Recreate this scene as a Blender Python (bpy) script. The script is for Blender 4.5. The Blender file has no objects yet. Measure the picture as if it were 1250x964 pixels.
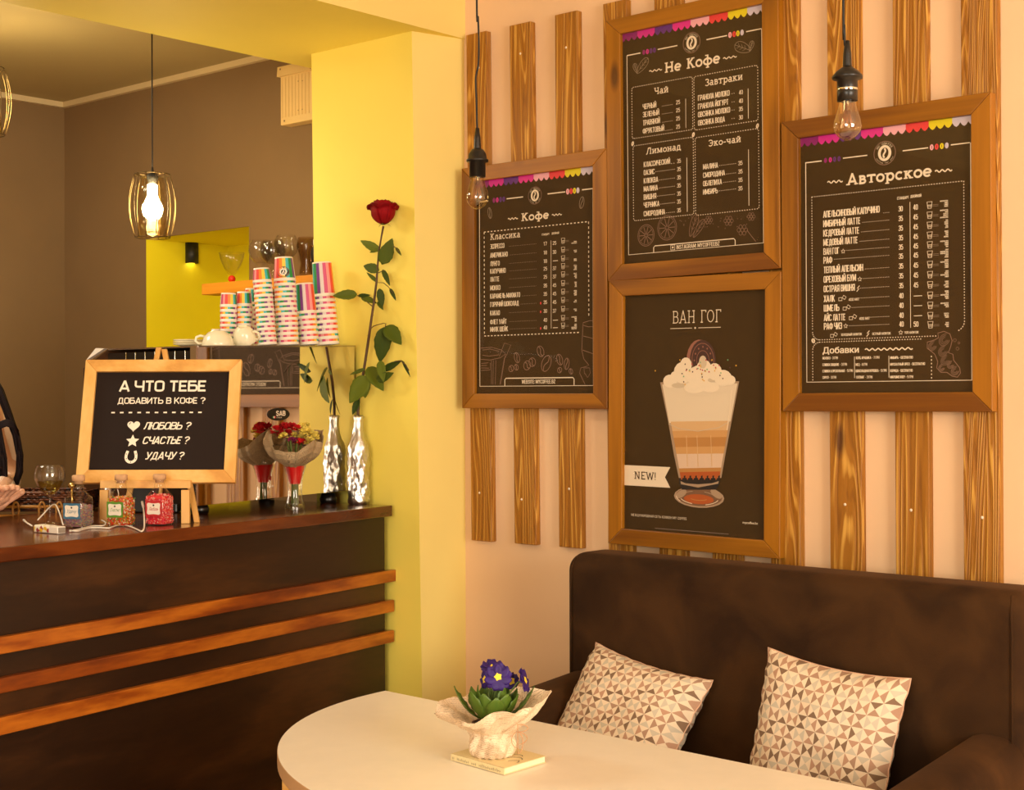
import bpy, bmesh, math, random
from mathutils import Vector, Matrix
from math import sin, cos, pi, radians, sqrt
random.seed(7)
SC = bpy.context.scene
COL = SC.collection

# ------------------------------------------------------------------ camera
F0 = 1800.0
YAW, PITCH, ROLL = radians(41.4), radians(-0.02), radians(-0.16)
CAM = Vector((0.0, -2.95, 1.40))
fw = Vector((-sin(YAW)*cos(PITCH), cos(YAW)*cos(PITCH), sin(PITCH)))
r0 = Vector((cos(YAW), sin(YAW), 0)); u0 = r0.cross(fw)
RT = cos(ROLL)*r0 + sin(ROLL)*u0
UP = -sin(ROLL)*r0 + cos(ROLL)*u0
cd = bpy.data.cameras.new('camera'); cam = bpy.data.objects.new('camera', cd); COL.objects.link(cam)
cd.sensor_width = 36.0; cd.sensor_fit = 'HORIZONTAL'; cd.lens = 36.0*F0/1250.0
cd.clip_start = 0.05; cd.clip_end = 60
M = Matrix((RT, UP, -fw)).transposed().to_4x4(); M.translation = CAM
cam.matrix_world = M
SC.camera = cam

# ------------------------------------------------------------------ light and exposure
SC.view_settings.view_transform = 'Standard'; SC.view_settings.look = 'None'
SC.view_settings.gamma = 1.0; SC.view_settings.use_curve_mapping = False
SC.view_settings.exposure = -0.07
wd = bpy.data.worlds.new('world'); SC.world = wd; wd.use_nodes = True
wd.node_tree.nodes['Background'].inputs[0].default_value = (1.0, 0.90, 0.74, 1)
wd.node_tree.nodes['Background'].inputs[1].default_value = 0.25
def area(name, loc, target, sx, sy, power, color):
    l = bpy.data.lights.new(name, 'AREA'); l.shape = 'RECTANGLE'; l.size = sx; l.size_y = sy
    l.energy = power; l.color = color
    o = bpy.data.objects.new(name, l); COL.objects.link(o); o.location = loc
    o.rotation_euler = (Vector(target)-Vector(loc)).to_track_quat('-Z', 'Y').to_euler()
    return o
# daylight through the shop window on the right, and the window behind the photographer
area('window_daylight', (2.35, -1.9, 1.55), (-2.4, -0.8, 1.25), 1.9, 1.7, 145, (1.0, 0.955, 0.81))
area('window_daylight', (0.2, -5.3, 1.7), (-1.7, 0.0, 1.3), 2.2, 1.6, 128, (1.0, 0.955, 0.81))
# added warm fill over the bar side; only the pendant bulbs are lamps
area('bar_fill_light', (-3.9, -1.6, 2.46), (-3.9, -1.6, 0.0), 0.6, 0.6, 22, (1.0, 0.95, 0.76))

# ------------------------------------------------------------------ pixel rays onto real planes
def ray(x, y): return fw + RT*((x-625)/F0) - UP*((y-482)/F0)
def onY(x, y, Y): d = ray(x, y); return CAM + d*((Y-CAM.y)/d.y)
def onZ(x, y, Z): d = ray(x, y); return CAM + d*((Z-CAM.z)/d.z)
def onX(x, y, X): d = ray(x, y); return CAM + d*((X-CAM.x)/d.x)
def onP(x, y, p, n): d = ray(x, y); return CAM + d*((Vector(p)-CAM).dot(n)/d.dot(n))
def atD(x, y, D): return CAM + ray(x, y)*D
FH = Vector((-sin(YAW), cos(YAW), 0)); RH = Vector((cos(YAW), sin(YAW), 0)); ZZ = Vector((0, 0, 1))

# ------------------------------------------------------------------ materials
MATS = {}
def newmat(name):
    m = bpy.data.materials.new(name); m.use_nodes = True; MATS[name] = m
    nt = m.node_tree; return m, nt, nt.nodes['Principled BSDF']
def srgb(r, g, b):
    f = lambda c: ((c/255+0.055)/1.055)**2.4 if c/255 > 0.04045 else c/255/12.92
    return (f(r), f(g), f(b), 1)
def N(nt, t, **kw):
    n = nt.nodes.new(t)
    for k, v in kw.items():
        if k.startswith('i_'):
            key = k[2:].replace('_', ' ')
            n.inputs[key].default_value = v
        else: setattr(n, k, v)
    return n
def L(nt, a, b): nt.links.new(a, b)
def ramp(nt, fac, stops):
    r = nt.nodes.new('ShaderNodeValToRGB'); el = r.color_ramp.elements
    while len(el) < len(stops): el.new(0.5)
    for e, (p, c) in zip(el, stops): e.position = p; e.color = c
    if fac is not None: L(nt, fac, r.inputs[0])
    return r
def bump(nt, bs, h, strength, dist=0.01):
    b = N(nt, 'ShaderNodeBump'); b.inputs['Strength'].default_value = strength; b.inputs['Distance'].default_value = dist
    L(nt, h, b.inputs['Height']); L(nt, b.outputs[0], bs.inputs['Normal'])
def plain(name, col, rough=0.5, metal=0.0, nscale=0, namt=0.08, bs_=0.0, spec=None, emit=None, estr=0, sheen=0, coat=0):
    m, nt, b = newmat(name)
    b.inputs['Base Color'].default_value = col; b.inputs['Roughness'].default_value = rough; b.inputs['Metallic'].default_value = metal
    if spec is not None: b.inputs['Specular IOR Level'].default_value = spec
    if sheen: b.inputs['Sheen Weight'].default_value = sheen
    if coat: b.inputs['Coat Weight'].default_value = coat; b.inputs['Coat Roughness'].default_value = 0.1
    if emit: b.inputs['Emission Color'].default_value = emit; b.inputs['Emission Strength'].default_value = estr
    if nscale:
        tc = N(nt, 'ShaderNodeTexCoord'); nz = N(nt, 'ShaderNodeTexNoise', i_Scale=nscale, i_Detail=5.0)
        L(nt, tc.outputs['Object'], nz.inputs['Vector'])
        lo = tuple(c*(1-namt) for c in col[:3])+(1,); hi = tuple(min(1, c*(1+namt)) for c in col[:3])+(1,)
        rp = ramp(nt, nz.outputs[0], [(0.3, lo), (0.7, hi)]); L(nt, rp.outputs[0], b.inputs['Base Color'])
        if bs_: bump(nt, b, nz.outputs[0], bs_)
    return m
def wood(name, dark, mid, light, axis='Z', freq=14, stretch=0.08, rough=0.45, bs_=0.25, knots=True, dist=6.0, coat=0.0, contrast=(0.25, 0.55, 0.85), fine=False):
    m, nt, b = newmat(name)
    tc = N(nt, 'ShaderNodeTexCoord'); oi = N(nt, 'ShaderNodeObjectInfo')
    sc = N(nt, 'ShaderNodeVectorMath', operation='SCALE'); 
    cmb = N(nt, 'ShaderNodeCombineXYZ'); mul = N(nt, 'ShaderNodeMath', operation='MULTIPLY'); mul.inputs[1].default_value = 17.3
    L(nt, oi.outputs['Random'], mul.inputs[0])
    for i in range(3): L(nt, mul.outputs[0], cmb.inputs[i])
    add = N(nt, 'ShaderNodeVectorMath', operation='ADD'); L(nt, tc.outputs['Object'], add.inputs[0]); L(nt, cmb.outputs[0], add.inputs[1])
    mp = N(nt, 'ShaderNodeMapping'); s = [1, 1, 1]; s['XYZ'.index(axis)] = stretch
    mp.inputs['Scale'].default_value = s; L(nt, add.outputs[0], mp.inputs[0])
    n1 = N(nt, 'ShaderNodeTexNoise', i_Scale=7.0, i_Detail=3.0, i_Distortion=0.4); L(nt, mp.outputs[0], n1.inputs['Vector'])
    ms = N(nt, 'ShaderNodeMath', operation='MULTIPLY'); ms.inputs[1].default_value = dist; L(nt, n1.outputs[0], ms.inputs[0])
    # growth rings: sine of distorted noise field
    fr = N(nt, 'ShaderNodeMath', operation='MULTIPLY'); fr.inputs[1].default_value = freq; L(nt, ms.outputs[0], fr.inputs[0])
    sn = N(nt, 'ShaderNodeMath', operation='SINE'); L(nt, fr.outputs[0], sn.inputs[0])
    h = N(nt, 'ShaderNodeMath', operation='MULTIPLY_ADD'); h.inputs[1].default_value = 0.5; h.inputs[2].default_value = 0.5; L(nt, sn.outputs[0], h.inputs[0])
    mp2 = N(nt, 'ShaderNodeMapping'); s2 = [60, 60, 60]; s2['XYZ'.index(axis)] = 60*stretch*0.4; mp2.inputs['Scale'].default_value = s2; L(nt, add.outputs[0], mp2.inputs[0])
    n2 = N(nt, 'ShaderNodeTexNoise', i_Scale=2.0, i_Detail=4.0); L(nt, mp2.outputs[0], n2.inputs['Vector'])
    mx = N(nt, 'ShaderNodeMath', operation='MULTIPLY_ADD'); mx.inputs[1].default_value = 0.55
    m3 = N(nt, 'ShaderNodeMath', operation='MULTIPLY'); m3.inputs[1].default_value = 0.5; L(nt, n2.outputs[0], m3.inputs[0])
    L(nt, h.outputs[0], mx.inputs[0]); L(nt, m3.outputs[0], mx.inputs[2])
    rp = ramp(nt, mx.outputs[0], [(contrast[0], dark), (contrast[1], mid), (contrast[2], light)] if not fine else [(0.12, dark), (0.34, mid), (0.68, mid), (0.86, light)])
    out = rp.outputs[0]
    if knots:
        mp3 = N(nt, 'ShaderNodeMapping'); s3 = [7, 7, 7]; s3['XYZ'.index(axis)] = 2.6; mp3.inputs['Scale'].default_value = s3; L(nt, add.outputs[0], mp3.inputs[0])
        vo = N(nt, 'ShaderNodeTexVoronoi', i_Scale=1.0); L(nt, mp3.outputs[0], vo.inputs['Vector'])
        kr = ramp(nt, vo.outputs['Distance'], [(0.05, (0.35, 0.3, 0.28, 1)), (0.12, (1, 1, 1, 1))])
        mxx = N(nt, 'ShaderNodeMix', data_type='RGBA', blend_type='MULTIPLY'); mxx.inputs[0].default_value = 1.0
        L(nt, out, mxx.inputs[6]); L(nt, kr.outputs[0], mxx.inputs[7]); out = mxx.outputs[2]
    L(nt, out, b.inputs['Base Color'])
    b.inputs['Roughness'].default_value = rough
    if coat: b.inputs['Coat Weight'].default_value = coat; b.inputs['Coat Roughness'].default_value = 0.15
    if bs_: bump(nt, b, mx.outputs[0], bs_, 0.004)
    return m
def thin_glass(name, tint=(1, 1, 1, 1), rough=0.02, gloss=1.0, ior=1.5):
    """one thin wall of glass: see-through, with the Schlick reflection of both its faces"""
    m = bpy.data.materials.new(name); m.use_nodes = True; nt = m.node_tree; nt.nodes.clear()
    o = N(nt, 'ShaderNodeOutputMaterial'); t = N(nt, 'ShaderNodeBsdfTransparent'); g = N(nt, 'ShaderNodeBsdfGlossy')
    t.inputs[0].default_value = tint; g.inputs['Roughness'].default_value = rough
    geo = N(nt, 'ShaderNodeNewGeometry'); dt = N(nt, 'ShaderNodeVectorMath', operation='DOT_PRODUCT')
    L(nt, geo.outputs['Normal'], dt.inputs[0]); L(nt, geo.outputs['Incoming'], dt.inputs[1])
    ab = N(nt, 'ShaderNodeMath', operation='ABSOLUTE'); L(nt, dt.outputs['Value'], ab.inputs[0])
    om = N(nt, 'ShaderNodeMath', operation='SUBTRACT'); om.inputs[0].default_value = 1.0; L(nt, ab.outputs[0], om.inputs[1])
    pw_ = N(nt, 'ShaderNodeMath', operation='POWER'); L(nt, om.outputs[0], pw_.inputs[0]); pw_.inputs[1].default_value = 4.0
    f0 = ((ior-1)/(ior+1))**2*gloss
    ma = N(nt, 'ShaderNodeMath', operation='MULTIPLY_ADD'); L(nt, pw_.outputs[0], ma.inputs[0]); ma.inputs[1].default_value = min(.9, .8*gloss)-f0; ma.inputs[2].default_value = f0
    mx = N(nt, 'ShaderNodeMixShader'); L(nt, ma.outputs[0], mx.inputs[0]); L(nt, t.outputs[0], mx.inputs[1]); L(nt, g.outputs[0], mx.inputs[2])
    L(nt, mx.outputs[0], o.inputs[0]); MATS[name] = m; return m

peach = plain('peach_paint', srgb(236, 196, 154), 0.75, nscale=3, namt=0.03, bs_=0.02)
cream = plain('cream_tone', srgb(238, 210, 122), 0.7, nscale=3, namt=0.03, bs_=0.02)  # paler yellow for the pillar flank and beam face towards the shop
yellow = plain('yellow_paint', srgb(248, 224, 98), 0.65, nscale=3, namt=0.03, bs_=0.02)
nichey = plain('strong_yellow_paint', srgb(246, 228, 26), 0.65, nscale=3, namt=0.03, bs_=0.02)
brownp = plain('brown_paint', srgb(134, 104, 66), 0.85, nscale=4, namt=0.04, bs_=0.02)
ceilp = plain('taupe_ceiling_paint', srgb(186, 162, 108), 0.8, nscale=2, namt=0.03)
whitep = plain('white_paint', srgb(226, 214, 190), 0.7)
coving = plain('coving_paint', srgb(226, 200, 150), 0.6)
floorm = wood('floor_boards', srgb(176, 150, 116), srgb(204, 178, 140), srgb(222, 198, 164), axis='Y', freq=5, knots=False)
slatw = wood('brushed_pine', srgb(118, 68, 8), srgb(160, 102, 22), srgb(216, 160, 70), axis='Z', freq=34, stretch=0.05, dist=6.5, bs_=0.5, rough=0.5, fine=True)
framev = wood('stained_frame_upright', srgb(118, 68, 2), srgb(146, 90, 5), srgb(166, 104, 12), axis='Z', freq=3, stretch=0.08, bs_=0.06, rough=0.42)
frameh = wood('stained_frame_rail', srgb(112, 62, 2), srgb(138, 84, 5), srgb(160, 100, 12), axis='X', freq=3, stretch=0.08, bs_=0.06, rough=0.42)
panelw = wood('dark_laminate', srgb(36, 17, 4), srgb(50, 26, 7), srgb(68, 38, 12), axis='Y', freq=2, stretch=0.15, bs_=0.02, rough=0.38, knots=False)
topw = wood('counter_top_wood', srgb(74, 32, 10), srgb(92, 42, 14), srgb(112, 56, 20), axis='Y', freq=3, stretch=0.1, bs_=0.03, rough=0.2, knots=False, coat=0.4)
battenw = wood('orange_batten', srgb(104, 42, 4), srgb(140, 66, 6), srgb(182, 102, 22), axis='Y', freq=3, stretch=0.06, bs_=0.08, rough=0.4, coat=0.2)
easelw = wood('pale_pine', srgb(206, 146, 66), srgb(224, 168, 86), srgb(236, 186, 110), axis='X', freq=3, stretch=0.1, bs_=0.05, rough=0.45, knots=False)
easelv = wood('pale_pine_upright', srgb(206, 146, 66), srgb(224, 168, 86), srgb(236, 186, 110), axis='Z', freq=3, stretch=0.1, bs_=0.05, rough=0.45, knots=False)
shelfw = wood('orange_shelf', srgb(214, 134, 24), srgb(232, 150, 32), srgb(240, 164, 44), axis='X', freq=3, stretch=0.1, bs_=0.03, rough=0.5, knots=False)
tablem = plain('cream_table_laminate', srgb(250, 238, 220), 0.35, nscale=30, namt=0.015)
tedge = plain('table_edge_band', srgb(214, 168, 120), 0.45)
velvet, nt, b = newmat('brown_velvet')
tc = N(nt, 'ShaderNodeTexCoord'); nz = N(nt, 'ShaderNodeTexNoise', i_Scale=7.0, i_Detail=6.0, i_Distortion=0.6); L(nt, tc.outputs['Object'], nz.inputs['Vector'])
rp = ramp(nt, nz.outputs[0], [(0.35, srgb(46, 27, 11)), (0.65, srgb(70, 44, 20))]); L(nt, rp.outputs[0], b.inputs['Base Color'])
b.inputs['Roughness'].default_value = 0.85; b.inputs['Specular IOR Level'].default_value = 0.15; b.inputs['Sheen Weight'].default_value = 0.15; b.inputs['Sheen Roughness'].default_value = 0.4
b.inputs['Sheen Tint'].default_value = srgb(180, 130, 90)
nz2 = N(nt, 'ShaderNodeTexNoise', i_Scale=260.0, i_Detail=2.0); L(nt, tc.outputs['Object'], nz2.inputs['Vector']); bump(nt, b, nz2.outputs[0], 0.15, 0.002)
black = plain('black_plastic', srgb(26, 20, 15), 0.35)
blackcord = plain('black_cord', srgb(22, 17, 12), 0.6)
slate = plain('dark_print_paper', srgb(64, 44, 13), 0.7, spec=0.25, nscale=40, namt=0.06)
inkw = plain('cream_print', srgb(236, 216, 190), 0.6)
inkp = plain('dusty_pink_print', srgb(142, 108, 88), 0.6)
inkg = plain('faded_grey_print', srgb(150, 128, 105), 0.6)
board = plain('black_sign_board', srgb(32, 19, 13), 0.75, spec=0.25)
boardw = plain('white_sign_print', srgb(244, 232, 214), 0.6)
bunt = [plain('print_'+n, srgb(*c), 0.55) for n, c in [('purple', (136, 20, 104)), ('magenta', (205, 30, 140)), ('violet', (98, 38, 124)), ('pink', (220, 36, 140)), ('pale_pink', (240, 170, 180)), ('red', (226, 56, 60)), ('yellow', (226, 204, 20)), ('lavender', (205, 190, 205))]]
mirror = plain('polished_steel', (0.80, 0.76, 0.70, 1), 0.03, 1.0)
steel = plain('brushed_steel', (0.55, 0.5, 0.44, 1), 0.25, 1.0)
chrome = plain('chrome', (0.8, 0.78, 0.74, 1), 0.06, 1.0)
darkmet = plain('dark_machine_plastic', srgb(20, 15, 12), 0.3)
foil, nt, b = newmat('crumpled_foil')
b.inputs['Base Color'].default_value = (0.68, 0.65, 0.61, 1); b.inputs['Metallic'].default_value = 1.0; b.inputs['Roughness'].default_value = 0.3
tc = N(nt, 'ShaderNodeTexCoord'); mpf = N(nt, 'ShaderNodeMapping'); mpf.inputs['Scale'].default_value = (1, 1, 0.45); L(nt, tc.outputs['Object'], mpf.inputs[0])
nz = N(nt, 'ShaderNodeTexVoronoi', i_Scale=70.0); nzb = N(nt, 'ShaderNodeTexNoise', i_Scale=45.0, i_Detail=5.0, i_Distortion=1.2)
L(nt, mpf.outputs[0], nzb.inputs['Vector']); L(nt, mpf.outputs[0], nz.inputs['Vector'])
adf = N(nt, 'ShaderNodeMath', operation='ADD'); L(nt, nz.outputs['Distance'], adf.inputs[0]); L(nt, nzb.outputs[0], adf.inputs[1]); bump(nt, b, adf.outputs[0], 0.45, 0.004)
cupw = plain('cup_white', srgb(238, 226, 210), 0.35)
porc = plain('white_porcelain', srgb(240, 228, 196), 0.18, coat=0.3)
glass = thin_glass('clear_thin_glass', (0.985, 0.985, 0.97, 1), 0.02, 1.3)
paneglass = thin_glass('picture_glass', (0.97, 0.97, 0.96, 1), 0.03, 0.4)
amber = thin_glass('amber_glass', (0.97, 0.90, 0.72, 1), 0.03, 1.6)
bulbg = thin_glass('bulb_glass', (0.93, 0.82, 0.58, 1), 0.02, 4.0)
wine = thin_glass('white_wine', (0.86, 0.80, 0.45, 1), 0.02, 0.8, 1.33)
glow = plain('lamp_glow', (1, 0.8, 0.5, 1), 0.5, emit=(1.0, 0.88, 0.60, 1), estr=125)
filament = plain('filament', srgb(190, 120, 50), 0.4, metal=0.6)
wirem = plain('bronze_wire', srgb(104, 84, 50), 0.3, metal=0.9)
cork = plain('cork', srgb(206, 160, 116), 0.8, nscale=60, namt=0.15)
leafm, nt, b = newmat('rose_leaf')
oi = N(nt, 'ShaderNodeObjectInfo'); rp = ramp(nt, oi.outputs['Random'], [(0.0, srgb(46, 62, 8)), (1.0, srgb(96, 106, 20))]); L(nt, rp.outputs[0], b.inputs['Base Color']); b.inputs['Roughness'].default_value = 0.6; b.inputs['Specular IOR Level'].default_value = 0.2
leafl = plain('primrose_leaf', srgb(84, 112, 34), 0.45, nscale=20, namt=0.25)
stemm = plain('rose_stem', srgb(84, 56, 24), 0.6, nscale=30, namt=0.3)
greenst = plain('green_stem', srgb(96, 112, 48), 0.5)
rosem = plain('rose_red', srgb(132, 4, 12), 0.7, nscale=30, namt=0.3, spec=0.15)
carred = plain('carnation_red', srgb(190, 14, 22), 0.6, nscale=60, namt=0.3)
caryel = plain('carnation_yellow', srgb(232, 208, 96), 0.6, nscale=60, namt=0.15)
carpur = plain('carnation_purple', srgb(150, 40, 90), 0.6, nscale=60, namt=0.2)
ribbon = plain('red_ribbon', srgb(206, 24, 26), 0.3)
purp = plain('primrose_purple', srgb(46, 12, 104), 0.6, nscale=60, namt=0.25)
yel = plain('primrose_eye', srgb(244, 214, 60), 0.6)
def newsprint(name, base, ink, sc=1.0):
    m, nt, b = newmat(name)
    tc = N(nt, 'ShaderNodeTexCoord'); vo = N(nt, 'ShaderNodeTexVoronoi', i_Scale=22.0*sc); L(nt, tc.outputs['Object'], vo.inputs['Vector'])
    sp = N(nt, 'ShaderNodeSeparateColor'); L(nt, vo.outputs['Color'], sp.inputs[0])
    an = N(nt, 'ShaderNodeMath', operation='MULTIPLY'); an.inputs[1].default_value = 2.4; L(nt, sp.outputs[0], an.inputs[0])
    vr = N(nt, 'ShaderNodeVectorRotate', rotation_type='AXIS_ANGLE'); vr.inputs['Axis'].default_value = (0.6, 0.75, 0.2); L(nt, tc.outputs['Object'], vr.inputs['Vector']); L(nt, an.outputs[0], vr.inputs['Angle'])
    w = N(nt, 'ShaderNodeTexWave', wave_type='BANDS', bands_direction='Z'); w.inputs['Scale'].default_value = 95*sc; w.inputs['Distortion'].default_value = 0.0
    nz = N(nt, 'ShaderNodeTexNoise', i_Scale=420.0*sc, i_Detail=2.0); nl = N(nt, 'ShaderNodeTexNoise', i_Scale=16.0*sc, i_Detail=3.0)
    L(nt, vr.outputs[0], w.inputs['Vector']); L(nt, tc.outputs['Object'], nz.inputs['Vector']); L(nt, tc.outputs['Object'], nl.inputs['Vector'])
    mu = N(nt, 'ShaderNodeMath', operation='MULTIPLY'); L(nt, w.outputs[1], mu.inputs[0]); L(nt, nz.outputs[0], mu.inputs[1])
    r1 = ramp(nt, mu.outputs[0], [(0.36, base), (0.60, ink)])
    r2 = ramp(nt, nl.outputs[0], [(0.56, (1, 1, 1, 1)), (0.60, (0.72, 0.68, 0.62, 1)), (0.66, (0.78, 0.74, 0.7, 1)), (0.70, (1, 1, 1, 1))])
    mx = N(nt, 'ShaderNodeMix', data_type='RGBA', blend_type='MULTIPLY'); mx.inputs[0].default_value = 0.8
    L(nt, r1.outputs[0], mx.inputs[6]); L(nt, r2.outputs[0], mx.inputs[7]); L(nt, mx.outputs[2], b.inputs['Base Color']); b.inputs['Roughness'].default_value = 0.8
    return m
news = newsprint('newspaper', srgb(238, 212, 180), srgb(168, 138, 108), 1.15)
newsd = newsprint('brown_newspaper', srgb(178, 150, 112), srgb(84, 64, 44), 1.5)
wicker = wood('wicker_weave', srgb(46, 20, 8), srgb(92, 44, 18), srgb(128, 70, 30), axis='X', freq=16, stretch=0.6, bs_=0.8, knots=False)
bamboo = plain('bamboo_cane', srgb(186, 128, 52), 0.4, nscale=30, namt=0.2)
skin = plain('skin', srgb(226, 170, 136), 0.5)
hairm = plain('dark_hair', srgb(24, 10, 12), 0.65, spec=0.2)
darkcl = plain('dark_cloth', srgb(34, 18, 24), 0.8)
pinkcl = plain('pale_pink_cloth', srgb(246, 216, 196), 0.8)
# geometric cushion cloth: squares cut into four triangles, alternate ones coloured
cush, nt, b = newmat('triangle_cloth')
uv = N(nt, 'ShaderNodeUVMap'); sx = N(nt, 'ShaderNodeSeparateXYZ'); sc_ = N(nt, 'ShaderNodeVectorMath', operation='SCALE'); sc_.inputs['Scale'].default_value = 13.0
L(nt, uv.outputs[0], sc_.inputs[0]); L(nt, sc_.outputs[0], sx.inputs[0])
def mth(op, a, b_=None):
    n = N(nt, 'ShaderNodeMath', operation=op)
    for i, v in enumerate((a, b_)):
        if v is None: continue
        if isinstance(v, (int, float)): n.inputs[i].default_value = v
        else: L(nt, v, n.inputs[i])
    return n.outputs[0]
fx, fy = mth('FRACT', sx.outputs[0]), mth('FRACT', sx.outputs[1]); ix, iy = mth('FLOOR', sx.outputs[0]), mth('FLOOR', sx.outputs[1])
ax, ay = mth('ABSOLUTE', mth('SUBTRACT', fx, 0.5)), mth('ABSOLUTE', mth('SUBTRACT', fy, 0.5))
side = mth('GREATER_THAN', ax, ay)
par = mth('MODULO', mth('ADD', ix, iy), 2.0)
isc = mth('ABSOLUTE', mth('SUBTRACT', side, par))
h = mth('MULTIPLY', side, mth('GREATER_THAN', fx, 0.5)); 
hh = mth('FRACT', mth('MULTIPLY', mth('ADD', mth('ADD', mth('MULTIPLY', ix, 3.0), mth('MULTIPLY', iy, 5.0)), mth('MULTIPLY', mth('GREATER_THAN', mth('ADD', fx, fy), 1.0), 1.0)), 0.1423))
cr = ramp(nt, hh, [(0.0, srgb(206, 190, 168)), (0.34, srgb(190, 146, 118)), (0.62, srgb(176, 138, 112)), (0.82, srgb(134, 104, 80))]); cr.color_ramp.interpolation = 'CONSTANT'
mx = N(nt, 'ShaderNodeMix', data_type='RGBA'); L(nt, isc, mx.inputs[0]); mx.inputs[6].default_value = srgb(236, 212, 182); L(nt, cr.outputs[0], mx.inputs[7])
L(nt, mx.outputs[2], b.inputs['Base Color']); b.inputs['Roughness'].default_value = 0.9
nzc = N(nt, 'ShaderNodeTexNoise', i_Scale=300.0); L(nt, uv.outputs[0], nzc.inputs['Vector']); bump(nt, b, nzc.outputs[0], 0.2, 0.002)
# rainbow stripes of the paper cups, by the angle round the cup
def cupmat(name, shift):
    m, nt, b = newmat(name)
    tc = N(nt, 'ShaderNodeTexCoord'); gr = N(nt, 'ShaderNodeTexGradient', gradient_type='RADIAL'); L(nt, tc.outputs['Object'], gr.inputs[0])
    mu = N(nt, 'ShaderNodeMath', operation='MULTIPLY_ADD'); mu.inputs[1].default_value = 2.0; mu.inputs[2].default_value = shift; L(nt, gr.outputs[0], mu.inputs[0])
    fr = N(nt, 'ShaderNodeMath', operation='FRACT'); L(nt, mu.outputs[0], fr.inputs[0])
    cols = [(224, 70, 60), (240, 130, 40), (240, 200, 60), (60, 178, 184), (40, 140, 70), (120, 60, 130), (214, 196, 190), (200, 60, 110), (236, 150, 150)]
    rp = ramp(nt, fr.outputs[0], [(i/len(cols), srgb(*c)) for i, c in enumerate(cols)]); rp.color_ramp.interpolation = 'CONSTANT'
    L(nt, rp.outputs[0], b.inputs['Base Color']); b.inputs['Roughness'].default_value = 0.4
    return m
cupm = [cupmat('rainbow_stripes', 0.0), cupmat('rainbow_stripes_turned', 0.4), cupmat('rainbow_stripes_half', 0.7)]

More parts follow.
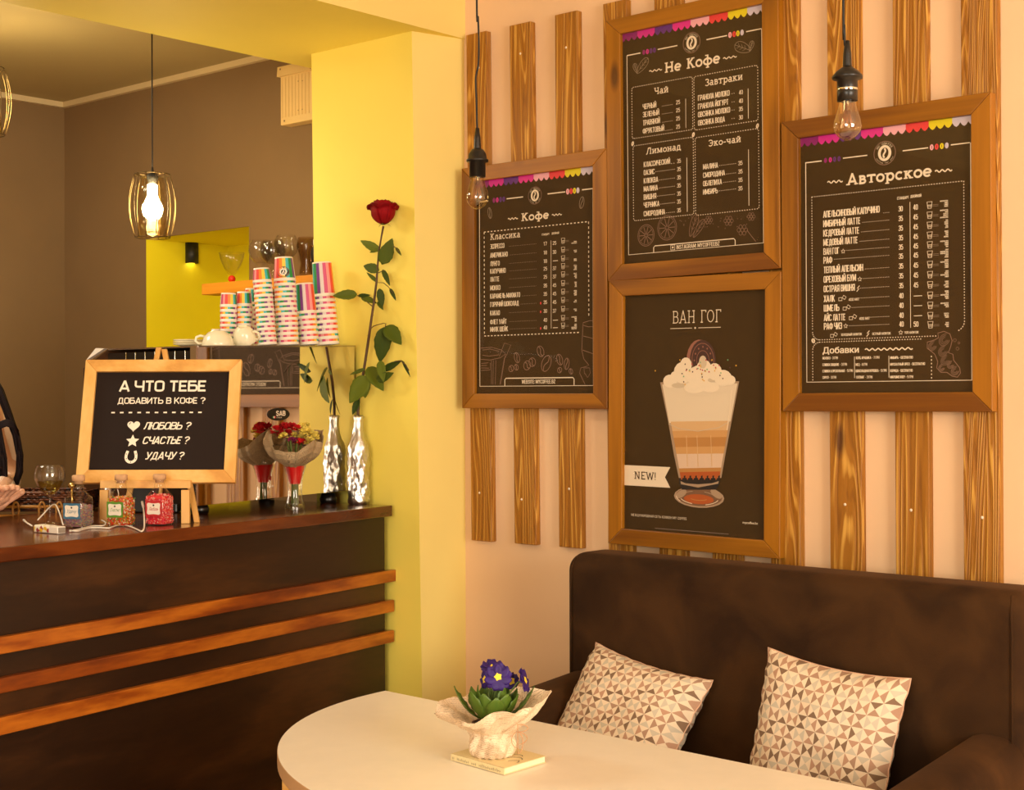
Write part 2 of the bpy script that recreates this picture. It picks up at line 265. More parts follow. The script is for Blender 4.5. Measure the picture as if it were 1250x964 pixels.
# ------------------------------------------------------------------ mesh building
class MB:
    def __init__(s): s.v = []; s.f = []; s.m = []; s.sm = []; s.uv = {}
    def add(s, vs, fs, mi=0, smooth=False):
        o = len(s.v); s.v += [tuple(p) for p in vs]
        for f in fs: s.f.append(tuple(o+i for i in f)); s.m.append(mi); s.sm.append(smooth)
    def box(s, c, size, mi=0, rot=None):
        hx, hy, hz = (d/2 for d in size); P = [Vector((x, y, z)) for x in (-hx, hx) for y in (-hy, hy) for z in (-hz, hz)]
        if rot is not None: P = [rot @ p for p in P]
        s.add([p+Vector(c) for p in P], [(0, 1, 3, 2), (4, 6, 7, 5), (0, 4, 5, 1), (2, 3, 7, 6), (0, 2, 6, 4), (1, 5, 7, 3)], mi)
    def hexa(s, P, mi=0):   # 4 bottom + 4 top points
        s.add(P, [(3, 2, 1, 0), (4, 5, 6, 7), (0, 1, 5, 4), (1, 2, 6, 5), (2, 3, 7, 6), (3, 0, 4, 7)], mi)
    def prism(s, poly, ax, mi=0, cap=True):   # poly of Vectors, extruded by vector ax
        n = len(poly); P = [Vector(p) for p in poly]; Q = [p+Vector(ax) for p in P]
        fs = [(i, (i+1) % n, n+(i+1) % n, n+i) for i in range(n)]
        if cap: fs += [tuple(reversed(range(n))), tuple(range(n, 2*n))]
        s.add(P+Q, fs, mi)
    def lathe(s, prof, c=(0, 0, 0), seg=24, mi=0, smooth=True, caps=False, fn=None, M=None):
        vs = []
        for r, z in prof:
            for k in range(seg):
                a = 2*pi*k/seg; rr, zz = (fn(r, z, a) if fn else (r, z))
                p = Vector((rr*cos(a), rr*sin(a), zz)); 
                if M is not None: p = M @ p
                vs.append(p+Vector(c))
        fs = [(i*seg+k, i*seg+(k+1) % seg, (i+1)*seg+(k+1) % seg, (i+1)*seg+k) for i in range(len(prof)-1) for k in range(seg)]
        if caps: fs += [tuple(reversed(range(seg))), tuple(range((len(prof)-1)*seg, len(prof)*seg))]
        s.add(vs, fs, mi, smooth)
    def tube(s, pts, r, seg=8, mi=0, smooth=True, flat=None):
        pts = [Vector(p) for p in pts]; n = len(pts); vs = []
        rs = r if isinstance(r, (list, tuple)) else [r]*n
        up = None
        for i, p in enumerate(pts):
            t = (pts[min(i+1, n-1)]-pts[max(i-1, 0)]).normalized()
            if up is None:
                up = Vector((0, 0, 1)) if abs(t.z) < 0.9 else Vector((1, 0, 0))
            a = t.cross(up).normalized(); b_ = a.cross(t).normalized(); up = b_
            for k in range(seg):
                an = 2*pi*k/seg; vs.append(p+(a*cos(an)+b_*sin(an)*(flat or 1))*rs[i])
        fs = [(i*seg+k, i*seg+(k+1) % seg, (i+1)*seg+(k+1) % seg, (i+1)*seg+k) for i in range(n-1) for k in range(seg)]
        fs += [tuple(reversed(range(seg))), tuple(range((n-1)*seg, n*seg))]
        s.add(vs, fs, mi, smooth)
    def ball(s, c, r, seg=12, rings=8, mi=0, sc=(1, 1, 1), rot=None):
        prof = [(max(1e-4, r*sin(pi*i/rings)), -r*cos(pi*i/rings)) for i in range(rings+1)]
        Mx = Matrix.Diagonal(Vector(sc)); 
        if rot is not None: Mx = rot @ Mx
        s.lathe(prof, c, seg, mi, True, M=Mx)
    def ico(s, c, r, mi=0):
        vs = [Vector(c)+Vector(d)*r for d in ((1, 0, 0), (-1, 0, 0), (0, 1, 0), (0, -1, 0), (0, 0, 1), (0, 0, -1))]
        s.add(vs, [(0, 2, 4), (2, 1, 4), (1, 3, 4), (3, 0, 4), (2, 0, 5), (1, 2, 5), (3, 1, 5), (0, 3, 5)], mi)
    def grid(s, fn, nu, nv, mi=0, smooth=True, uv=False):
        o = len(s.v); s.v += [tuple(fn(i/nu, j/nv)) for j in range(nv+1) for i in range(nu+1)]
        for j in range(nv):
            for i in range(nu):
                a = o+j*(nu+1)+i; f = (a, a+1, a+nu+2, a+nu+1)
                if uv: s.uv[len(s.f)] = [(i/nu, j/nv), ((i+1)/nu, j/nv), ((i+1)/nu, (j+1)/nv), (i/nu, (j+1)/nv)]
                s.f.append(f); s.m.append(mi); s.sm.append(smooth)
    def build(s, name, mats, parent=None, loc=None, bevel=0, seg=2, label=None, subsurf=0, smooth_all=False):
        me = bpy.data.meshes.new(name)
        off = Vector(loc) if loc is not None else (parent['_o'] if parent is not None and '_o' in parent else None)
        if isinstance(off, Vector): vs = [tuple(Vector(p)-off) for p in s.v]
        else: vs = s.v
        me.from_pydata(vs, [], s.f)
        for m in (mats if isinstance(mats, (list, tuple)) else [mats]): me.materials.append(m)
        me.polygons.foreach_set('material_index', s.m); me.polygons.foreach_set('use_smooth', [bool(x) or smooth_all for x in s.sm])
        if s.uv:
            ul = me.uv_layers.new(name='UVMap')
            for pi_, p in enumerate(me.polygons):
                u = s.uv.get(pi_)
                if u:
                    for k, li in enumerate(p.loop_indices): ul.data[li].uv = u[k]
        me.update()
        o = bpy.data.objects.new(name, me); COL.objects.link(o)
        if parent is not None: o.parent = parent
        if loc is not None: o.location = loc
        if bevel:
            md = o.modifiers.new('bevel', 'BEVEL'); md.width = bevel; md.segments = seg; md.limit_method = 'ANGLE'; md.angle_limit = radians(40)
        if subsurf:
            md = o.modifiers.new('subsurf', 'SUBSURF'); md.levels = subsurf; md.render_levels = subsurf
        if label: o['label'] = label
        return o
def smooth_pts(P, k=5):
    P = [Vector(p) for p in P]; out = []
    for i in range(len(P)-1):
        a, b_, c, d = P[max(i-1, 0)], P[i], P[i+1], P[min(i+2, len(P)-1)]
        for j in range(k):
            t = j/k; out.append(.5*((2*b_)+(c-a)*t+(2*a-5*b_+4*c-d)*t*t+(3*b_-a-3*c+d)*t**3))
    return out+[P[-1]]
def recalc(o):
    bm = bmesh.new(); bm.from_mesh(o.data); bmesh.ops.recalc_face_normals(bm, faces=bm.faces); bm.to_mesh(o.data); bm.free()
def tag(o, label, cat, group=None, kind=None):
    o['label'] = label; o['category'] = cat
    if group: o['group'] = group
    if kind: o['kind'] = kind
    return o
ORG = {}
class Thing:
    """an Empty at the thing's base; its parts are built in world numbers and shifted to it"""
    def __init__(s, name, loc, label, cat, group=None, rot=None):
        s.e = bpy.data.objects.new(name, None); COL.objects.link(s.e); s.e.location = loc; s.e.empty_display_size = 0.05
        if rot is not None: s.e.rotation_euler = rot
        s.loc = Vector(loc); tag(s.e, label, cat, group)
    def part(s, name, mb, mats, local=False, under=None, **kw):
        if not local: mb.v = [tuple(Vector(p)-s.loc) for p in mb.v]
        o = mb.build(name, mats, None, **kw); o.parent = under if under is not None else s.e
        return o
def struct(name, mb, mats, **kw):
    o = mb.build(name, mats, None, **kw); o['kind'] = 'structure'; return o
def copy_tree(o, parent=None):
    c = o.copy(); COL.objects.link(c)
    if parent is not None: c.parent = parent
    for ch in [x for x in bpy.data.objects if x.parent == o]: copy_tree(ch, c)
    return c
# ================================================================== the setting
YB = 0.0963; XL = -4.925; ZS = 2.3745
mb = MB(); mb.box((-1.2, -2.65, -0.03), (7.8, 5.9, 0.06)); struct('floor', mb, floorm)
mb = MB(); mb.box((-0.13, 0.06, 1.375), (5.29, 0.12, 2.75)); struct('wall_back', mb, peach)
mb = MB(); mb.box((2.56, -2.7, 1.375), (0.12, 5.6, 2.75)); struct('wall_right', mb, peach)
mb = MB(); mb.box((-1.2, -5.56, 1.375), (7.6, 0.12, 2.75)); struct('wall_front', mb, peach)
mb = MB(); mb.box((XL-0.06, -2.65, 1.375), (0.12, 5.7, 2.75)); struct('wall_left', mb, brownp)
mb = MB(); mb.box((-0.11, -2.75, 2.78), (5.34, 5.5, 0.06)); struct('ceiling', mb, whitep)
mb = MB(); mb.box((-4.14, -2.65, 2.53), (1.69, 5.7, 0.06)); struct('ceiling_bar', mb, ceilp)
# yellow beam over the bar opening
mb = MB()
x0, x1 = -3.356, -2.768
P = [(x0, 0.09, ZS), (x1, 0.06, ZS), (x1, -5.5, ZS), (x0, -5.5, ZS)]
mb.add([Vector(p) for p in P]+[Vector((p[0], p[1], 2.78)) for p in P], [(0, 3, 2, 1)], 0)
mb.add([Vector(p) for p in P]+[Vector((p[0], p[1], 2.78)) for p in P], [(1, 2, 6, 5)], 1)
mb.add([Vector(p) for p in P]+[Vector((p[0], p[1], 2.78)) for p in P], [(2, 3, 7, 6), (3, 0, 4, 7), (0, 1, 5, 4), (4, 5, 6, 7)], 0)
struct('trim_beam', mb, [yellow, cream])
# pillar: pale slanted flank towards the shop, yellow face, leaning very slightly
def lean(px_b, py_b, Y, xt):
    xb = onY(px_b, py_b, Y).x; zb = onY(px_b, py_b, Y).z
    return xb + (xb-xt)*zb/(ZS-zb)
bx = lean(515.3, 853, -0.1605, -2.8143)
lx = -3.2167 + (lean(388, 430, -0.1649, -3.2167)+3.2167)*0.5
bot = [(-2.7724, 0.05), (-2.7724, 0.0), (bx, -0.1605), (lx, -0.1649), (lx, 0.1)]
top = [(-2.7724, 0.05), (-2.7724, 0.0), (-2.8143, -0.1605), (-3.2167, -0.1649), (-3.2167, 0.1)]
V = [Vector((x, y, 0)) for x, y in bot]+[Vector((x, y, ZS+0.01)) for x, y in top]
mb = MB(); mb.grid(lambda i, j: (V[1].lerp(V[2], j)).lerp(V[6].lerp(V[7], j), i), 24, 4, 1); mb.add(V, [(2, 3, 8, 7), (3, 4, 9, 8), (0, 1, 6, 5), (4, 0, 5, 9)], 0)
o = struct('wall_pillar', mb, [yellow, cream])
# brown wall behind the bar with the yellow niche
NX0, NX1, NZ0, NZ1, NY = -4.404, -3.8288, 1.15, 1.952, 0.4543
mb = MB()
for a, b_, c, d in [(XL, NX0, 0, 2.5), (NX1, -3.0, 0, 2.5), (NX0, NX1, 0, NZ0), (NX0, NX1, NZ1, 2.5)]:
    mb.box(((a+b_)/2, YB+0.05, (c+d)/2), (b_-a, 0.1, d-c))
struct('wall_bar_back', mb, brownp)
mb = MB()
A = lambda x, y, z: Vector((x, y, z))
x0, x1, z0, z1, y0, y1 = NX0, NX1, NZ0, NZ1, YB+0.0005, NY
e = 0.001
mb.add([A(x0+e, y0, z0+e), A(x0+e, y1, z0+e), A(x0+e, y1, z1-e), A(x0+e, y0, z1-e)], [(0, 1, 2, 3)])
mb.add([A(x1-e, y0, z0+e), A(x1-e, y1, z0+e), A(x1-e, y1, z1-e), A(x1-e, y0, z1-e)], [(3, 2, 1, 0)])
mb.add([A(x0, y1, z0), A(x1, y1, z0), A(x1, y1, z1), A(x0, y1, z1)], [(0, 1, 2, 3)])
mb.add([A(x0, y0, z1-e), A(x1, y0, z1-e), A(x1, y1, z1-e), A(x0, y1, z1-e)], [(3, 2, 1, 0)])
mb.add([A(x0, y0, z0+e), A(x1, y0, z0+e), A(x1, y1, z0+e), A(x0, y1, z0+e)], [(0, 1, 2, 3)])
mb.box(((x0+x1)/2, y1+0.03, (z0+z1)/2), (x1-x0+0.1, 0.04, z1-z0+0.1))
struct('wall_niche', mb, nichey)
# coving between the brown walls and the taupe ceiling
mb = MB(); mb.box(((XL-3.0)/2, YB-0.008, 2.489), (XL*-1-3.0, 0.018, 0.02)); struct('trim_1', mb, coving)
mb = MB(); mb.box((XL+0.009, -2.6, 2.489), (0.018, 5.36, 0.02)); struct('trim_2', mb, coving)
# windows that let the daylight in (behind and beside the photographer)
def window(name, c, w, h, axis):
    mb = MB(); t = 0.06
    for du, dv, su, sv in [(0, h/2+t/2, w+2*t, t), (0, -h/2-t/2, w+2*t, t), (-w/2-t/2, 0, t, h), (w/2+t/2, 0, t, h), (0, 0, 0.04, h)]:
        if axis == 'X': mb.box((c[0], c[1]+du, c[2]+dv), (0.06, su, sv))
        else: mb.box((c[0]+du, c[1], c[2]+dv), (su, 0.06, sv))
    return struct(name, mb, whitep, bevel=0.004)
window('window_1', (2.47, -1.9, 1.55), 2.0, 1.8, 'X')
window('window_2', (0.2, -5.47, 1.7), 2.3, 1.7, 'Y')

# ================================================================== wall slats
lefts = [-2.7465, -2.589, -2.4329, -2.2757, -2.118, -1.962, -1.800, -1.6455, -1.487, -1.3325]
botl = [-2.732, -2.5759, -2.4233, -2.2625, -2.107, -1.953, -1.793, -1.640, -1.482, -1.328]
nailm = plain('bright_nail', srgb(236, 216, 190), 0.4)
words = ['leftmost', 'second from the left', 'third from the left', 'fourth from the left', 'fifth from the left', 'fifth from the right', 'fourth from the right', 'third from the right', 'second from the right', 'rightmost']
slat_label = ['leftmost brushed pine wall slat, beside the pale yellow pillar flank', 'second brushed pine wall slat from the pillar, behind the coffee menu frame',
 'third brushed pine wall slat from the pillar, just left of the tall frame pair', 'fourth brushed pine wall slat from the left, behind left edge of the stacked frames',
 'fifth brushed pine wall slat from the left, behind the middle of the stacked frames', 'sixth brushed pine wall slat from the left, behind stacked frames near their right rail',
 'brushed pine wall slat showing between the stacked frames and the right menu frame', 'brushed pine wall slat behind the right hanging bulb and right menu frame',
 'second brushed pine wall slat from the right, above and below the right menu frame', 'rightmost brushed pine wall slat, at right edge of the right menu frame']
for i, (xt, xb) in enumerate(zip(lefts, botl)):
    w = 0.0745 + (0.004 if i > 3 else 0)
    zt, zb = 2.379+random.uniform(-.002, .002), 1.006+random.uniform(-.002, .002)
    c = Vector(((xt+xb)/2+w/2, -0.01, 1.7))
    P = []
    for z, xx in ((zb, xb), (zt, xt)):
        P += [Vector((xx, -0.020, z)), Vector((xx+w, -0.020, z)), Vector((xx+w, -0.0004, z)), Vector((xx, -0.0004, z))]
    t = Thing('wall_slat', c, slat_label[i], 'wall slat', 'upright pine slats fixed to the peach wall')
    mb = MB(); mb.hexa(P); t.part('board', mb, slatw, bevel=0.002)
    for zn in (2.30, 1.14):
        mb = MB(); mb.lathe([(0.0001, 0.0012), (0.0028, 0.001), (0.0034, 0)], (c.x+random.uniform(-.006, .006), -0.0201, zn+random.uniform(-.02, .02)), 10, M=Matrix.Rotation(pi/2, 3, 'X'))
        t.part('nail_head', mb, nailm)

# ================================================================== lettering
_tc = {}
def textmesh(body, bold=0.0):
    k = (body, bold)
    if k not in _tc:
        c = bpy.data.curves.new('t', 'FONT'); c.body = body; c.resolution_u = 3; c.offset = bold
        o = bpy.data.objects.new('t', c); COL.objects.link(o)
        m = bpy.data.meshes.new_from_object(o)
        _tc[k] = ([(v.co.x, v.co.y) for v in m.vertices], [tuple(p.vertices) for p in m.polygons])
        bpy.data.objects.remove(o); bpy.data.meshes.remove(m); bpy.data.curves.remove(c)
    return _tc[k]
def embolden(body, bold):
    vs, fs = textmesh(body)
    if bold <= 0.012: return vs, fs
    V_, F_ = [], []
    for dx, dy in ((-1, .5), (1, .5), (-1, -.5), (1, -.5)) if bold > .022 else ((-1, 0), (1, 0)):
        o = len(V_); V_ += [(x+dx*bold*1.1, y+dy*bold*1.1) for x, y in vs]; F_ += [tuple(o+i for i in f) for f in fs]
    return V_, F_
CAPH = max(y for x, y in textmesh('Н')[0])
def stroke_quads(pts, w):
    out = []
    n = len(pts)
    closed = n > 2 and (Vector(pts[0])-Vector(pts[-1])).length < 1e-6
    P = [Vector(p) for p in pts]; Ls = []
    for i in range(n):
        a = P[i-1] if i > 0 else (P[-2] if closed else P[0]); c = P[i+1] if i < n-1 else (P[1] if closed else P[-1])
        d = (c-a); d = d.normalized() if d.length > 1e-9 else Vector((1, 0)); Ls.append(Vector((-d.y, d.x))*w/2)
    for i in range(n-1): out.append([P[i]-Ls[i], P[i+1]-Ls[i+1], P[i+1]+Ls[i+1], P[i]+Ls[i]])
    return out
def arc(cx, cy, rx, ry, a0, a1, n=18): return [(cx+rx*cos(radians(a0+(a1-a0)*i/n)), cy+ry*sin(radians(a0+(a1-a0)*i/n))) for i in range(n+1)]
# slab-serif letters drawn as strokes: (advance, strokes, serif centres)
def sansfont():
    """narrow capitals as strokes: (width, polylines) on a cap height of 1, strokes run on the centre line"""
    G = {}; W = .44; t = .08; T1, B1, M_ = 1-t, t, .5
    def ro(x0, z0, x1, z1, r=.14): return [(x0+r, z0), (x1-r, z0), (x1-r*.3, z0+r*.3), (x1, z0+r), (x1, z1-r), (x1-r*.3, z1-r*.3), (x1-r, z1), (x0+r, z1), (x0+r*.3, z1-r*.3), (x0, z1-r), (x0, z0+r), (x0+r*.3, z0+r*.3), (x0+r, z0)]
    def bowl(x0, z0, x1, z1, r=.12): return [(x0, z0), (x1-r, z0), (x1-r*.3, z0+r*.3), (x1, z0+r), (x1, z1-r), (x1-r*.3, z1-r*.3), (x1-r, z1), (x0, z1)]
    def bowlL(x0, z0, x1, z1, r=.12): return [(x1, z0), (x0+r, z0), (x0+r*.3, z0+r*.3), (x0, z0+r), (x0, z1-r), (x0+r*.3, z1-r*.3), (x0+r, z1), (x1, z1)]
    V = lambda x: [(x, 0), (x, 1)]; Hh = lambda z, x0=0, x1=W: [(x0, z), (x1, z)]
    G['А'] = (.5, [[(0, 0), (.25, 1)], [(.5, 0), (.25, 1)], [(.08, .28), (.42, .28)]]); G['A'] = G['А']
    G['Б'] = (W, [V(0), Hh(T1, 0, W*.9), bowl(0, B1, W, .56)]); G['В'] = (W, [V(0), bowl(0, B1, W, .52), bowl(0, .52, W*.94, T1)]); G['B'] = G['В']
    G['Г'] = (.38, [V(0), Hh(T1, 0, .38)]); G['Д'] = (.54, [[(0, -.14), (0, B1), (.54, B1), (.54, -.14)], [(.09, B1), (.15, T1), (.44, T1)], [(.44, B1), (.44, T1)]])
    G['Е'] = (.38, [V(0), Hh(T1, 0, .38), Hh(M_, 0, .33), Hh(B1, 0, .38)]); G['E'] = G['Е']; G['F'] = (.36, [V(0), Hh(T1, 0, .38), Hh(M_, 0, .33)])
    G['Ж'] = (.7, [V(.35), [(0, 1), (.33, .5)], [(0, 0), (.33, .5)], [(.7, 1), (.37, .5)], [(.7, 0), (.37, .5)]])
    G['З'] = (W, [[(0, .78), (0, T1-.1), (.1, T1)]+bowl(.1, .52, W, T1)[::-1][1:], bowl(.12, B1, W, .52)[::-1]+[(.1, B1), (0, B1+.1), (0, .24)]])
    G['И'] = (W, [V(0), V(W), [(0, .06), (W, .94)]]); G['Й'] = (W, G['И'][1]+[[(.1, 1.2), (.16, 1.1), (.28, 1.1), (.34, 1.2)]])
    G['К'] = (.46, [V(0), [(0, .36), (.44, 1)], [(.15, .55), (.46, 0)]]); G['K'] = G['К']
    G['Л'] = (.46, [[(0, B1), (.07, .12), (.12, .3), (.14, T1), (.46, T1)], V(.46)]); G['М'] = (.6, [V(0), V(.6), [(.02, 1), (.3, .12)], [(.58, 1), (.3, .12)]]); G['M'] = G['М']
    G['Н'] = (W, [V(0), V(W), Hh(M_)]); G['О'] = (W, [ro(0, B1, W, T1)]); G['O'] = G['О']; G['0'] = G['О']
    G['П'] = (W, [V(0), V(W), Hh(T1)]); G['Р'] = (W, [V(0), bowl(0, .42, W, T1)]); G['P'] = G['Р']
    G['С'] = (W, [[(W, .72), (W, T1-.14), (W-.04, T1-.04), (W-.14, T1), (.14, T1), (.04, T1-.04), (0, T1-.14), (0, B1+.14), (.04, B1+.04), (.14, B1), (W-.14, B1), (W-.04, B1+.04), (W, B1+.14), (W, .28)]]); G['C'] = G['С']
    G['Т'] = (W, [V(W/2), Hh(T1)]); G['T'] = G['Т']; G['У'] = (.46, [[(0, 1), (.23, .36)], [(.46, 1), (.2, .1), (.08, B1), (0, B1)]]); G['Y'] = (.48, [[(0, 1), (.24, .45)], [(.48, 1), (.24, .45)], [(.24, 0), (.24, .48)]])
    G['Ф'] = (.64, [V(.32), ro(0, .2, .64, .8)]); G['Х'] = (.46, [[(0, 0), (.46, 1)], [(0, 1), (.46, 0)]])
    G['Ц'] = (.52, [V(0), V(W), [(0, B1), (.52, B1), (.52, -.14)]]); G['Ч'] = (W, [[(0, 1), (0, .58), (.04, .48), (.14, .44), (W, .44)], V(W)])
    G['Ш'] = (.66, [V(0), V(.33), V(.66), Hh(B1, 0, .66)]); G['Щ'] = (.74, [V(0), V(.33), V(.66), [(0, B1), (.74, B1), (.74, -.14)]])
    G['Ы'] = (.62, [V(0), bowl(0, B1, .38, .56), V(.62)]); G['Ь'] = (W, [V(0), bowl(0, B1, W, .56)]); G['Э'] = (W, [bowl(0, B1, W, T1), Hh(M_, .12, W)])
    G['Ю'] = (.68, [V(0), Hh(M_, 0, .24), ro(.24, B1, .68, T1)]); G['Я'] = (W, [V(W), bowlL(0, .44, W, T1), [(.22, .44), (0, 0)]])
    G['D'] = (W, [V(0), bowl(0, B1, W, T1)]); G['G'] = (W, [G['С'][1][0][:-1]+[(W, .46), (W*.5, .46)]]); G['I'] = (.0, [V(0)]); G['L'] = (.36, [V(0), Hh(B1, 0, .36)]); G['N'] = (W, [V(0), V(W), [(0, .96), (W, .04)]])
    G['R'] = (W, [V(0), bowl(0, .46, W, T1), [(.2, .46), (W, 0)]]); G['W'] = (.7, [[(0, 1), (.17, 0)], [(.17, 0), (.35, .9)], [(.35, .9), (.53, 0)], [(.53, 0), (.7, 1)]]); G['Z'] = (W, [Hh(T1), Hh(B1), [(W, T1), (0, B1)]])
    G['S'] = (W, [[(W, .74), (W, T1-.12), (W-.12, T1), (.12, T1), (0, T1-.12), (0, .66), (W, .38), (W, B1+.12), (W-.12, B1), (.12, B1), (0, B1+.12), (0, .26)]]); G['U'] = (W, [[(0, 1), (0, B1+.12), (.12, B1), (W-.12, B1), (W, B1+.12), (W, 1)]])
    G['1'] = (.2, [V(.16), [(0, .8), (.16, .96)]]); G['2'] = (W, [[(0, .74), (0, T1-.12), (.12, T1), (W-.12, T1), (W, T1-.12), (W, .62), (0, B1)], Hh(B1)]); G['3'] = G['З']; G['4'] = (.5, [V(.38), [(.36, .98), (0, .28)], Hh(.28, 0, .5)])
    G['5'] = (W, [Hh(T1), [(.02, T1), (0, .56)], [(0, .56), (.1, .6), (W-.1, .6), (W, .5), (W, B1+.12), (W-.12, B1), (.12, B1), (0, B1+.12), (0, .26)]]); G['7'] = (W, [Hh(T1), [(W, T1), (.14, 0)]]); G['8'] = (W, [ro(0, B1, W, .52), ro(.03, .52, W-.03, T1)])
    G['6'] = (W, [ro(0, B1, W, .58), [(0, .4), (0, T1-.12), (.12, T1), (W-.1, T1), (W, T1-.1)]]); G['9'] = (W, [ro(0, .42, W, T1), [(W, .6), (W, B1+.12), (W-.12, B1), (.1, B1), (0, B1+.1)]])
    G['%'] = (.6, [ro(0, .6, .22, 1, .08), ro(.38, 0, .6, .4, .08), [(.1, 0), (.5, 1)]]); G['-'] = (.26, [Hh(.45, 0, .26)]); G['.'] = (.0, [[(0, 0), (0, .14)]]); G[':'] = (.0, [[(0, .08), (0, .24)], [(0, .6), (0, .76)]])
    G['?'] = (.4, [[(0, .74), (0, T1-.1), (.1, T1), (.3, T1), (.4, T1-.12), (.4, .64), (.2, .44), (.2, .28)], [(.2, 0), (.2, .12)]]); G[' '] = (.12, [])
    return G
SANS = sansfont()
def sans_width(body, gap=.17): return sum(SANS[c][0] for c in body)+gap*(len(body)-1)
def has_sans(body): return all(c in SANS for c in body)
def sans_quads(body, w, h, weight, shear=0.0, gap=.19):
    """quads (lists of 2D points) for the text, starting at 0,0, w wide and h high"""
    tw = sans_width(body, gap); sx = (w-weight)/tw; x = weight/2; out = []; k = 0
    for c in body:
        a, st = SANS[c]
        for pl in st:
            P = [(x+p[0]*sx+shear*p[1]*h, p[1]*h if 0.01 < p[1] < .99 else p[1]*h) for p in pl]
            if len(P) <= 3:
                for p, q in zip(P[:-1], P[1:]):
                    k += 1; out.append((stroke_quads([Vector(p), Vector(q)], weight), k))
            else: k += 1; out.append((stroke_quads([Vector(p) for p in P], weight), k))
        x += (a+gap)*sx
    return out
def slabfont():
    G = {}; x = .72
    E_ = lambda cx, rx: arc(cx, x/2, rx, x/2-.06, 0, 360, 20)
    G['К'] = (.9, [[(.22, 0), (.22, 1)], [(.24, .45), (.66, .97)], [(.38, .58), (.72, .03)]], [(.22, 0), (.22, 1), (.74, 0), (.68, 1)])
    G['к'] = (.78, [[(.2, 0), (.2, x)], [(.22, .32), (.56, x-.03)], [(.34, .42), (.6, .03)]], [(.2, 0), (.2, x), (.62, 0), (.57, x)])
    G['о'] = (.72, [E_(.36, .27)], [])
    G['О'] = (.95, [arc(.47, .5, .36, .45, 0, 360, 24)], [])
    G['ф'] = (1.0, [[(.5, -.26), (.5, 1)], arc(.5, x/2, .38, x/2-.07, 0, 360, 20)], [(.5, -.26), (.44, 1)])
    G['е'] = (.72, [arc(.36, x/2, .27, x/2-.06, 0, 315, 18), [(.09, x/2), (.63, x/2)]], [])
    G['Н'] = (1.0, [[(.22, 0), (.22, 1)], [(.78, 0), (.78, 1)], [(.22, .5), (.78, .5)]], [(.22, 0), (.22, 1), (.78, 0), (.78, 1)])
    G['N'] = (1.0, [[(.22, 0), (.22, 1)], [(.78, 0), (.78, 1)], [(.22, 1), (.78, 0)]], [(.22, 0), (.22, 1), (.78, 1)])
    G['E'] = (.85, [[(.22, 0), (.22, 1)], [(.14, .96), (.74, .96)], [(.14, .04), (.76, .04)], [(.22, .5), (.6, .5)]], [])
    G['W'] = (1.25, [[(.1, 1), (.36, 0), (.62, .9), (.88, 0), (1.14, 1)]], [(.1, 1), (1.14, 1)])
    G['!'] = (.36, [[(.18, .28), (.18, 1)], [(.18, 0), (.18, .12)]], [])
    G['А'] = (.95, [[(.14, 0), (.47, 1), (.8, 0)], [(.25, .3), (.69, .3)]], [(.14, 0), (.8, 0)])
    G['В'] = (.85, [[(.2, 0), (.2, 1)], [(.1, .96), (.5, .96)]+arc(.48, .74, .2, .22, 90, -90, 8)+[(.2, .52)], arc(.5, .28, .24, .24, 90, -90, 8)+[(.1, .04)]], [])
    G['Г'] = (.75, [[(.22, 0), (.22, 1)], [(.12, .96), (.68, .96), (.68, .8)]], [(.22, 0)])
    G['в'] = (.7, [[(.18, 0), (.18, x)], [(.08, x-.04), (.4, x-.04)]+arc(.38, .54, .15, .14, 90, -90, 6)+[(.18, .4)], arc(.4, .22, .19, .17, 90, -90, 6)+[(.08, .05)]], [])
    G['т'] = (.74, [[(.37, 0), (.37, x)], [(.08, x-.16), (.08, x-.04), (.66, x-.04), (.66, x-.16)]], [(.37, 0)])
    G['р'] = (.8, [[(.2, -.26), (.2, x)], arc(.44, x/2, .24, x/2-.06, 160, -160, 14)], [(.2, -.26), (.16, x)])
    G['с'] = (.66, [arc(.36, x/2, .27, x/2-.06, 45, 315, 14)], [])
    G['л'] = (.78, [[(.04, .04), (.14, .06), (.3, x-.04), (.6, x-.04)], [(.6, 0), (.6, x)]], [(.6, 0)])
    G['Л'] = (1.0, [[(.02, .04), (.16, .06), (.24, .2), (.42, .96), (.8, .96)], [(.8, 0), (.8, 1)]], [(.8, 0)])
    G['а'] = (.7, [arc(.28, .22, .2, .17, 0, 360, 14), [(.5, .03), (.5, .5)]+arc(.33, .5, .18, .18, 10, 150, 6), [(.5, .04), (.64, .04)]], [])
    G['и'] = (.84, [[(.2, 0), (.2, x)], [(.64, 0), (.64, x)], [(.2, .08), (.64, x-.08)]], [(.2, 0), (.2, x), (.64, 0), (.64, x)])
    G['й'] = (.84, G['и'][1]+[arc(.42, x+.24, .15, .13, 200, 340, 6)], G['и'][2])
    G['н'] = (.84, [[(.2, 0), (.2, x)], [(.64, 0), (.64, x)], [(.2, x/2), (.64, x/2)]], [(.2, 0), (.2, x), (.64, 0), (.64, x)])
    G['м'] = (1.0, [[(.18, 0), (.2, x), (.5, .08), (.8, x), (.82, 0)]], [(.18, 0), (.18, x), (.82, 0), (.82, x)])
    G['д'] = (.8, [[(.1, -.18), (.1, .04), (.7, .04), (.7, -.18)], [(.16, .05), (.28, x-.04), (.6, x-.04)], [(.58, 0), (.58, x)]], [])
    G['Ч'] = (.9, [[(.68, 0), (.68, 1)], [(.18, 1), (.18, .66)]+arc(.36, .66, .18, .2, 180, 270, 6)+[(.68, .48)]], [(.68, 0), (.68, 1), (.18, 1)])
    G['ч'] = (.78, [[(.58, 0), (.58, x)], [(.18, x), (.18, .48)]+arc(.34, .48, .16, .17, 180, 270, 6)+[(.58, .33)]], [(.58, 0), (.58, x), (.18, x)])
    G['З'] = (.75, [arc(.34, .74, .25, .21, 150, -90, 10), arc(.34, .28, .28, .24, 90, -150, 12)], [])
